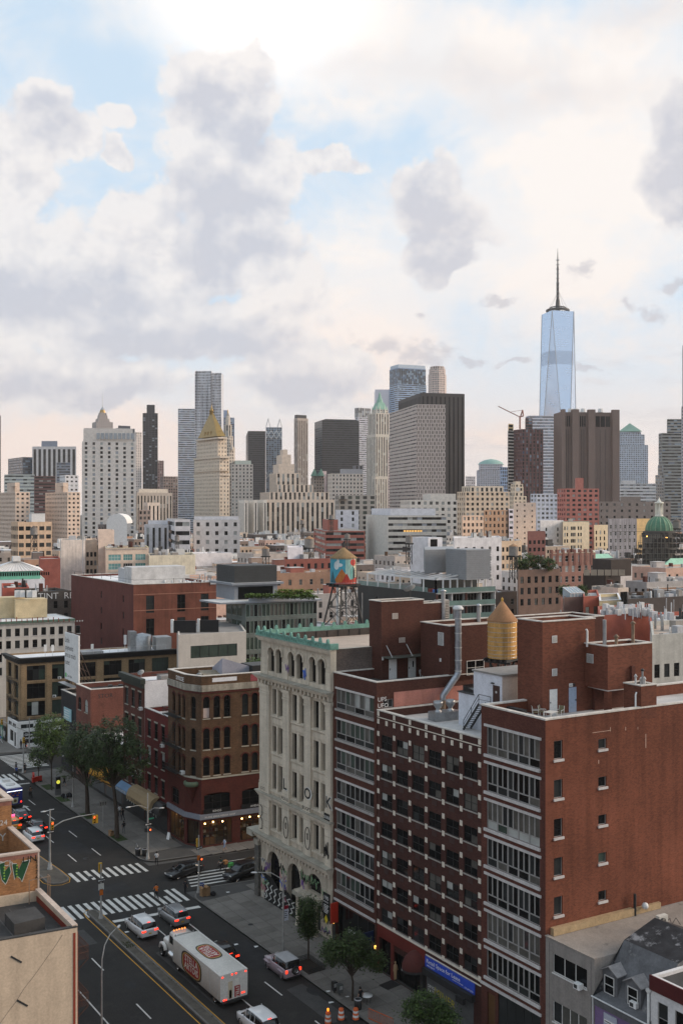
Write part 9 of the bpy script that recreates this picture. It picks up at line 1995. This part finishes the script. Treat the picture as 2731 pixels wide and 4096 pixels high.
def person(label,x,y,z,rz,pose='walk',top=CB,legs=CB,sk=0,shorts=False,bag=None,hair=hairm,sc=1.0,dress=False):
 p=POSE[pose];ride=pose=='ride';ln=.22 if ride else .02
 V=[(0,0,.95),(0,ln*.6,1.2),(0,ln,1.42),(0,ln+.02,1.5),(0,ln+.05,1.60),(0,ln+.05,1.70)];E_=[(0,1),(1,2),(2,3),(3,4),(4,5)];Rr=[.15,.14,.15,.06,.095,.08]
 def add(c,par,r_):V.append(c);E_.append((par,len(V)-1));Rr.append(r_);return len(V)-1
 for i,s in enumerate((-1,1)):
  a=add((s*.19,ln,1.40),2,.065);a=add(p['el'][i],a,.048);a=add(p['wr'][i],a,.034);a=add(tuple(Vector(p['wr'][i])+Vector((0,.06,-.09))),a,.03)
  a=add((s*.10,0,.88),0,.10);a=add(p['kn'][i],a,.065);a=add(p['an'][i],a,.045);a=add(tuple(Vector(p['an'][i])+Vector((0,.15,-.04))),a,.04)
 me=bpy.data.meshes.new('p');me.from_pydata(V,E_,[]);o=bpy.data.objects.new('p',me);md=o.modifiers.new('s','SKIN');
 for i,sv in enumerate(me.skin_vertices[0].data):sv.radius=(Rr[i],Rr[i]*(.75 if i in(0,1,2)else 1));sv.use_root=i==0
 o.modifiers.new('b','SUBSURF').levels=1
 m2=evaluated(o);bpy.data.objects.remove(o)
 for m_ in(skinm[sk],top,legs,CB):m2.materials.append(m_)
 for f in m2.polygons:
  c=f.center;f.use_smooth=True;arm=abs(c.x)>.215 and c.z>.8
  f.material_index=3 if c.z<.11 and not ride else(0 if c.z>1.50 or(arm and c.z<1.22)else(1 if c.z>(.98 if not dress else .55)else(0 if(shorts and c.z<.52)or dress else 2)))
 t=ob('person',m2,None,(x,y,z),rz);t.scale=(sc,sc,sc);tag(t,label,'person','people in the street')
 b=MB(hair);b.lathe([(.112,1.60),(.118,1.66),(.10,1.74),(.05,1.79),(0,1.80)],10,0,(0,ln+.03));b.build('hair',t)
 if bag:b=MB(bag);b.tube([(0,ln-.22,1.0),(0,ln-.24,1.2),(0,ln-.2,1.42)],[.13,.16,.12],8);b.build('backpack',t)
 return t
def bike(label,x,y,rz,m=CB,box=None):
 t=thing('bicycle',label,'bicycle',(x,y,0),rz)
 for yy in(-.52,.52):
  b=MB(rubber);b.T=Matrix.Translation((0,yy,.34))@Matrix.Rotation(math.pi/2,4,'Y');b.lathe([(.30,-.02),(.34,-.02),(.34,.02),(.30,.02),(.30,-.02)],20);b.lathe([(0,-.03),(.04,-.03),(.04,.03),(0,.03)],8)
  for k in range(8):a=k*.785;b.bar((0,0,0),(.31*math.cos(a),.31*math.sin(a),0),.012)
  b.build('wheel',t)
 b=MB(m)
 for a,c in(((0,-.52,.34),(0,-.1,.32)),((0,-.1,.32),(0,-.22,.88)),((0,-.1,.32),(0,.36,.82)),((0,-.2,.80),(0,.36,.84)),((0,.34,.95),(0,.52,.34)),((0,-.52,.34),(0,-.2,.8))):b.tube([a,c],.025,6)
 b.build('frame',t);b=MB(metal_d);b.tube([(-.28,.42,1.02),(0,.34,1.0),(.28,.42,1.02)],.02,6);b.build('handlebar',t);b=MB(metal_d);b.box(-.08,.08,-.36,-.1,.88,.94);b.build('saddle',t)
 if box:b=MB(box);b.box(-.25,.25,-.85,-.38,.68,1.12);b.build('cargo_box',t)
 return t
pv=.155
person('person in white shirt with black backpack crossing the corner kerb',53.6,120.6,pv,2.9,'hold',CW,CB,2,bag=CB)
person('person in black carrying bags at the bank corner crossing',52.5,109.9,0,-.9,'hold',CB,CB,1);person('person in black holding white papers under the big tree',55.0,134.9,pv,3.0,'hold',CB,CG,1);person('person in dark clothes walking away by the cream awning',57.2,140.6,pv,.2,'walk',CB,CB,1);person('person in white top beside the cream awning',57.5,142.6,pv,3.1,'stand',CW,CB,0)
person('person in black by the kiosk under the trees',56.2,163.0,pv,.4,'walk',CB,CB,2,shorts=True);person('person in grey waiting at the far crossing',52.5,177.1,0,.3,'walk',CG,CG,2);person('person in black dress by the far signal pole',53.4,175.0,pv,.2,'stand',CB,CB,0,shorts=True)
person('person in black outside the white corner shop, left of a pair',58.2,193.2,pv,2.0,'stand',CB,CB,1);person('person in black shorts outside the white corner shop',59.0,192.9,pv,2.6,'stand',CB,CB,0,shorts=True);person('person in pink dress passing the white corner shop posters',62.4,193.0,pv,1.2,'walk',cloth('pink',(.35,.2,.2)),CG,0,dress=True);person('person in blue shirt and white trousers at far left pavement',56.2,199.6,pv,1.0,'walk',cloth('blue',(.1,.2,.5)),CW,2)
person('person in blue shorts walking past the jeans shop window',63.3,120.4,pv,1.5,'walk',cloth('paleblue',(.35,.45,.6)),cloth('denim',(.2,.3,.5)),0,shorts=True);person('person in a black vest with a white tote beside the small street tree',53.9,75.9,pv,.1,'stand',CB,CB,0,shorts=True)
for(lab,x,y,rz,top,bx,nm)in(('cyclist in orange shirt on the near crossing',49.15,110.6,-.1,CO,None,'dark bicycle ridden by the orange-shirted cyclist'),('cyclist in brown riding away down the right lane',49.9,160.6,0,cloth('brown',(.12,.07,.05)),None,'bicycle ridden away past the blue truck'),('cyclist in blue at the far crossing',51.8,174.5,0,CN,None,'bicycle at the far crossing'),('delivery cyclist in dark green behind the black saloon',59.8,114.6,math.pi/2+R(9),cloth('dkgreen',(.02,.05,.04)),cloth('crate',(.42,.2,.08)),'delivery bicycle with orange crate behind the black saloon')):
 bike(nm,x,y,rz,CB,bx);person(lab,x-.12*math.sin(rz)*-1,y-.12*math.cos(rz),-.02,rz,'ride',top,CB,2)
b=MB(cloth('greenbag',(.06,.3,.08)));b.box(-.3,.3,-.2,.2,.2,.75);tag(b.build('insulated_bag',None,(60.9,114.2,.1),.2),'bright green insulated bag slung on the delivery bicycle','bag')
# ------------------------------------------------------------------ street furniture
polem=mat('pole_grey',(.33,.32,.30),.6,.25,2,wear=((.25,.12,.1),.66,4));sigy=mat('signal_yellow',(.42,.24,.02),.6,.15)
def lamp_head(t,x,y,z,rz):
 b=MB(metal_l);b.T=Matrix.Translation((x,y,z))@Matrix.Rotation(rz,4,'Z');b.lathe([(0,-.06),(.12,-.05),(.14,.02),(.08,.08),(0,.1)],10,ry=2.6);b.build('lamp_head',t)
def signal(t,x,y,z,rz,on=0,walk=False):
 b=MB(sigy if not walk else metal_d);h=1.0 if not walk else .45;b.box(-.18,.18,-.14,.14,-h/2,h/2);o=b.build('signal_head',t,(x,y,z),rz)
 for k in range(3 if not walk else 1):
  m_=(mat('signal_red',(1.,.06,.02),emit=5.)if k==on else rubber)if not walk else mat('walk_red',(1.,.12,.03),emit=3.);b=MB(m_)
  b.T=Matrix.Translation((0,-.145,(.32-.32*k)if not walk else 0))@Matrix.Rotation(math.pi/2,4,'X');b.lathe([(0,.02),(.11,.01),(.12,0)],12);b.build('signal_lens',o)
  if not walk:b=MB(sigy);b.T=Matrix.Translation((0,-.15,.32-.32*k))@Matrix.Rotation(math.pi/2,4,'X');b.lathe([(.14,0),(.14,.16)],12,0,(0,0),-.2,math.pi+.2);b.build('visor',o)
def one_way(t,z,rz=0.,s=1,w=.92):
 b=MB(sgn);b.box(-w/2,w/2,-.012,.012,0,.32);o=b.build('one_way_sign',t,(0,-.14,z),rz);b=MB(white_p);b.faces([(s*x,-.016,zz)for x,zz in((-.42,.16),(-.26,.27),(-.26,.21),(.42,.21),(.42,.11),(-.26,.11),(-.26,.05))],[tuple(range(7))]if s>0 else[tuple(range(6,-1,-1))]);b.build('arrow',o)
 me=text_mesh('ONE WAY',.09,sgn,True,.002,'CENTER');me.transform(Matrix.Translation((.08,-.02,.13))@Matrix.Rotation(math.pi/2,4,'X'));ob('lettering',me,o)
def pole(label,x,y,h,z=.16,r=.11,name='signal_pole',base=True,cat='traffic light'):
 t=thing(name,label,cat,(x,y,z));b=MB(polem);b.tube([(0,0,0),(0,0,h)],[r,r*.7],10)
 b.build('pole',t)
 if base:b=MB(polem);b.lathe([(r*2.5,0),(r*2.5,.12),(r*2.0,.2),(r*1.7,.75),(r*1.2,.85)],8);b.build('base',t)
 return t
t=pole('signal pole on the near median nose with one way sign',41.55,108.5,6.0);signal(t,0,.2,5.6,math.pi);one_way(t,4.1);b=MB(CO);b.box(-.2,.2,-.16,-.14,2.6,3.3);b.build('orange_notice',t);b=MB(mat('sign_white',(.5,.5,.46),.6));b.box(-.35,.3,-.16,-.145,3.2,3.9);b.build('street_notice',t)
t=pole('signal pole on the far median island with long mast arm',41.83,126.8,7.6,r=.14);signal(t,.25,-.1,5.5,0);one_way(t,4.6)
arm=[(0,0,5.1),(1.6,-.25,5.9),(3.5,-.5,6.2),(5.6,-.75,6.25)];b=MB(polem);b.tube(arm,[.09,.08,.07,.06],8);b.build('mast_arm',t);signal(t,5.5,-.75,5.55,0);signal(t,5.85,-.75,5.55,-math.pi/2,3);b=MB(metal_l);b.tube([(0,0,7.5),(-.6,.1,7.4)],.05,6);b.tube([(0,0,7.5),(.5,-.1,7.55)],.05,6);b.build('lamp_arms',t);lamp_head(t,-.8,.1,7.4,1.4)
for zz_ in(7.4,7.2):b=MB(metal_d);b.tube([(0,0,zz_),(2.8,-.35,6.7),(5.6,-.75,6.4)],.012,4);b.build('guy_wire',t)
t=pole('corner lamp and signal pole by the litter bins before the jeans shop',53.58,123.3,8.6);one_way(t,4.4);signal(t,.25,-.05,3.8,.2,walk=True);signal(t,-.25,.05,3.8,2.8,walk=True);b=MB(polem);b.tube([(0,0,6.6),(-1.2,0,7.2),(-2.4,0,7.2)],.04,6);b.tube([(0,0,6.2),(.8,-.3,6.6),(1.5,-.5,6.5)],.04,6);b.build('lamp_arm',t);lamp_head(t,-2.7,0,7.2,1.57);lamp_head(t,1.7,-.55,6.5,1.2);b=MB(mat('street_sign_green',(.02,.16,.1),.5));b.box(.05,.85,-.02,.02,5.1,5.3);b.build('street_sign',t)
t=pole('corner signal pole beside the cardboard boxes at the bank corner',53.9,109.1,6.8);one_way(t,5.2,.3);signal(t,.22,-.1,4.0,.3,walk=True);signal(t,.0,.2,5.9,math.pi);b=MB(CO);b.box(-.28,.1,-.15,-.13,3.9,4.5);b.build('orange_notice',t)
t=pole('tall lamp post with bus stop sign by the jeep',54.1,90.0,8.2,name='lamp_post',cat='street lamp',base=False);b=MB(polem);b.tube([(0,0,7.3),(-1.0,.7,8.0),(-2.2,1.4,8.1)],.045,6);b.build('lamp_arm',t);lamp_head(t,-2.55,1.55,8.1,1.0);b=MB(mat('bus_red',(.3,.02,.04),.5));b.box(.02,.62,-.03,.03,4.2,4.55);b.build('sign_header',t);b=MB(mat('bus_white',(.55,.56,.62),.5));b.box(.02,.62,-.03,.03,3.0,4.195);o=b.build('sign_panel',t)
for k in range(4):b=MB(sgn);b.box(.08,.5-.1*(k%2),-.036,-.031,3.9-.2*k,3.97-.2*k);b.build('print_line',o)
t=pole('slim sign post with lane arrow board between the big trees',53.7,139.4,3.6,r=.05,name='sign_post',base=False,cat='sign');b=MB(mat('lane_board',(.25,.24,.22),.6));b.box(-.55,.55,-.03,.0,3.0,3.65);b.build('board',t)
for k in range(3):b=MB(sgn);b.bar((-.35+.35*k,-.035,3.1),(-.35+.35*k,-.035,3.5),.06);b.faces([(-.45+.35*k,-.036,3.42),(-.25+.35*k,-.036,3.42),(-.35+.35*k,-.036,3.58)],[(0,1,2)]);b.build('arrow',t)
t=pole('graffitied lamp post past the kiosk under the trees',53.45,151.2,8.0,name='lamp_post',cat='street lamp');lamp_head(t,-1.4,0,8.0,1.57);b=MB(polem);b.tube([(0,0,7.6),(-.6,0,7.95),(-1.2,0,8.0)],.04,6);b.build('lamp_arm',t)
t=pole('yellow signal pole with lane board at the far crossing',53.3,175.6,6.5,r=.13);signal(t,0,-.15,5.6,0,3);signal(t,.4,0,4.6,1.2,walk=True);b=MB(mat('lane_board',(.25,.24,.22),.6));b.box(.5,1.5,-.03,0,3.3,4.0);b.build('board',t)
t=pole('far signal pole with long arm at the left edge crossing',59.3,191.7,6.0);b=MB(polem);b.tube([(0,0,3.2),(-4.0,4.0,5.2)],.07,6);b.build('mast_arm',t);signal(t,-4.0,4.0,5.0,0,3)
t=pole('curved lamp post rising from the bottom edge, left roadway',30.9,80.5,7.2,r=.09,name='lamp_post',cat='street lamp');b=MB(polem);b.tube([(0,0,7.1),(.1,.2,8.3),(.6,.9,9.1),(1.4,1.8,9.45),(2.2,2.5,9.55)],[.06,.055,.05,.045,.04],8);b.build('lamp_arm',t);lamp_head(t,2.6,2.8,9.55,R(-38))
t=pole('street lamp over the white awning at bottom right',53.8,47.6,8.6,r=.09,name='lamp_post',cat='street lamp');b=MB(polem);b.tube([(0,0,8.4),(.5,.3,8.9),(1.8,.9,8.9)],.045,6);b.build('lamp_arm',t);lamp_head(t,0.1,0,8.95,0)
ks=thing('kiosk','tall dark information kiosk showing a round yellow sign','kiosk',(53.7,158.9,.15));b=MB(mat('kiosk_grey',(.13,.13,.13),.5));b.box(-.45,.45,-.18,.18,0,3.0);b.build('case',ks);b=MB(sgn);b.box(-.36,.36,-.19,-.181,1.0,2.85);b.build('screen',ks);b=MB(mat('kiosk_yellow',(.75,.72,.08),emit=.8));b.T=Matrix.Translation((0,-.2,2.1))@Matrix.Rotation(math.pi/2,4,'X');b.lathe([(0,0),(.3,0)],20);b.build('disc',ks)
def bags(label,x,y,n,m=CB,r0=.3,seed=1):
 t=thing('rubbish_bags',label,'rubbish bags',(x,y,.15));r=random.Random(seed)
 for i in range(n):b=MB(m);k=r0*r.uniform(.8,1.2);b.lathe([(0,0),(k,.08),(k*1.1,k*.8),(k*.6,k*1.4),(k*.15,k*1.6),(0,k*1.75)],8,0,(r.uniform(-.5,.5)*n*.22,r.uniform(-.5,.5)*n*.22));b.build('bag',t)
bags('heap of black rubbish bags beside the kiosk',54.3,157.2,7,seed=2);bags('two black bags behind the cardboard boxes',54.9,107.6,2,seed=3)
def bin_(label,x,y,m=metal_d):t=thing('litter_bin',label,'bin',(x,y,.15));b=MB(m);b.lathe([(.25,0),(.33,.1),(.36,.85),(.33,.9),(.22,.9),(.2,.5)],14);b.build('basket',t);b=MB(mat('bin_liner',(.4,.4,.42),.5));b.lathe([(.34,.87),(.37,.93),(.3,.95)],12);b.build('liner',t)
bin_('litter bin left of a pair at the jeans shop corner',53.1,125.4);bin_('litter bin right of a pair at the jeans shop corner',53.75,124.7);bin_('litter bin by the corner pole near the bank',54.4,109.4,CN);bin_('litter bin with white bag beside the small street tree',53.4,75.6)
card=mat('cardboard',(.30,.18,.09),.9,.2)
for(lab,x,y,sx,h)in(('tall cardboard box at the bank corner, right one',54.35,107.8,.5,1.0),('leaning cardboard box at the bank corner, left one',53.85,108.0,.45,.9),('cardboard box at the foot of the big street tree',53.2,135.0,.6,.6)):b=MB(card);b.box(-sx/2,sx/2,-.25,.25,0,h);b.faces([(-sx/2,-.25,h),(sx/2,-.25,h),(sx/2,-.4,h+.16),(-sx/2,-.4,h+.16)],[(0,1,2,3)]);b.faces([(-sx/2,.25,h),(sx/2,.25,h),(sx/2,.42,h+.12),(-sx/2,.42,h+.12)],[(3,2,1,0)]);tag(b.build('cardboard_box',None,(x,y,.15),.2),lab,'box')
bo,bw_=mat('barrel_orange',(.48,.09,.02),.6,.2),mat('barrel_white',(.5,.5,.48),.6,.2)
for lab,x,y in(('left traffic barrel with orange beacon at the bottom kerb',49.85,75.2),('middle traffic barrel at the bottom kerb',51.2,75.1),('right traffic barrel against the bottom kerb',52.3,74.4)):
 t=thing('traffic_barrel',lab,'traffic barrel',(x,y,0),0,'traffic barrels');b=MB(rubber);b.lathe([(.42,0),(.42,.06),(.3,.09)],14);b.build('base',t)
 for k in range(5):b=MB(bo if k%2==0 else bw_);r0=.30-.018*k;b.lathe([(r0,.08+.19*k),(r0-.005,.265+.19*k),(r0-.02,.27+.19*k)],16);b.build('band',t)
 b=MB(bo);b.lathe([(.21,1.03),(.12,1.06),(.05,1.12),(0,1.13)],12);b.build('top',t)
 if 'beacon' in lab:b=MB(mat('beacon',(1.,.35,.03),emit=1.5));b.lathe([(.07,1.13),(.1,1.2),(.1,1.35),(0,1.42)],10);b.build('beacon',t)
t=thing('barrier','low orange pedestrian barrier at the bottom of the pavement','barrier',(53.5,72.0,.15),.25);b=MB(bo)
for z in(.1,1.0):b.bar((0,-1.2,z),(0,1.6,z),.05)
for k in range(15):b.bar((0,-1.2+.2*k,.1),(0,-1.2+.2*k,1.0),.025)
b.build('panel',t)
t=thing('table','round white table alone on the pavement before the shutter','table',(54.7,76.0,.15));b=MB(white_p);b.lathe([(0,.74),(.52,.74),(.52,.78),(0,.78)],20);b.build('top',t)
for k in range(4):a=.8+k*1.57;b=MB(metal_d);b.bar((.3*math.cos(a),.3*math.sin(a),0),(.32*math.cos(a),.32*math.sin(a),.74),.03);b.build('leg',t)
for i,(lab,x,y,c)in enumerate((('black newspaper box, left of two at the kerb',53.35,79.4,metal_d),('grey newspaper box, right of two at the kerb',53.5,78.7,mat('nb_grey',(.08,.085,.08),.6)))):t=thing('newspaper_box',lab,'newspaper box',(x,y,.15));b=MB(c);b.box(-.22,.22,-.22,.22,.25,1.05);b.build('case',t);b=MB(c);b.box(-.05,.05,-.05,.05,0,.25);b.build('post',t);b=MB(mat('nb_win',(.3,.3,.3),.3));b.box(-.17,.17,-.226,-.221,.6,.95);b.build('window',t)
b=MB(metal_d);b.box(-.85,.85,-.65,.65,0,.02)
for k in range(9):b.box(-.8,.8,-.6+.14*k,-.54+.14*k,.02,.03)
tag(b.build('cellar_hatch',None,(58.6,77.7,.155),.1),'dark steel cellar hatch in the pavement by the shopfront','hatch')
for i,(x,y)in enumerate(((53.0,79.9),(52.2,78.2),(53.9,78.0),(50.9,94.2),(52.4,92.6),(42.6,103.6),(56.8,107.2))):
 b=MB(white_p);r=random.Random(i);b.faces([(r.uniform(-.3,-.1),r.uniform(-.2,0),.02),(r.uniform(.1,.3),-.15,.05),(.2,r.uniform(.1,.25),.02),(-.2,.2,.06)],[(0,1,2,3)]);tag(b.build('litter',None,(x,y,.155 if x>52.8 else .01)),'scrap of white litter lying %s'%('at the kerb by the newspaper boxes','in the road by the newspaper boxes','on the pavement by the newspaper boxes','in the road before the bank','at the kerb before the bank','on the near median edge','on the pavement at the bank corner')[i],'litter')
for i,(x,y)in enumerate(((53.3,168.2),(53.4,170.4))):
 t=thing('road_barrier',('left','right')[i]+' red plastic barrier by the far crossing','barrier',(x,y,.15),.3+i);b=MB(mat('barrier_red',(.5,.03,.015),.5));b.box(-.9,.9,-.15,.15,.15,.95);b.build('panel',t)
 for s in(-.7,.7):b=MB(rubber);b.box(s-.15,s+.15,-.3,.3,0,.15);b.build('foot',t)
for i,(x,y)in enumerate(((53.75,143.4),(53.6,155.0),(53.7,127.2))):
 t=thing('bike_rack',('steel hoop bike rack between the two big trees','steel hoop bike rack by the rubbish heap','steel hoop bike rack near the corner bins')[i],'bike rack',(x,y,.15));b=MB(metal_g);b.tube([(0,-.25,0),(0,-.28,.7),(0,0,.95),(0,.28,.7),(0,.25,0)],.03,8);b.build('hoop',t)
b=MB(white_p);b.faces([(-.3,-.02,0),(.3,-.02,0),(.26,.2,.95),(-.26,.2,.95),(-.3,.45,0),(.3,.45,0)],[(0,1,2,3),(3,2,5,4)]);tag(b.build('sandwich_board',None,(59.0,129.0,.15),-1.3),'white sandwich board outside the jeans shop side door','sign')
bpy.data.scenes.remove(TMP)
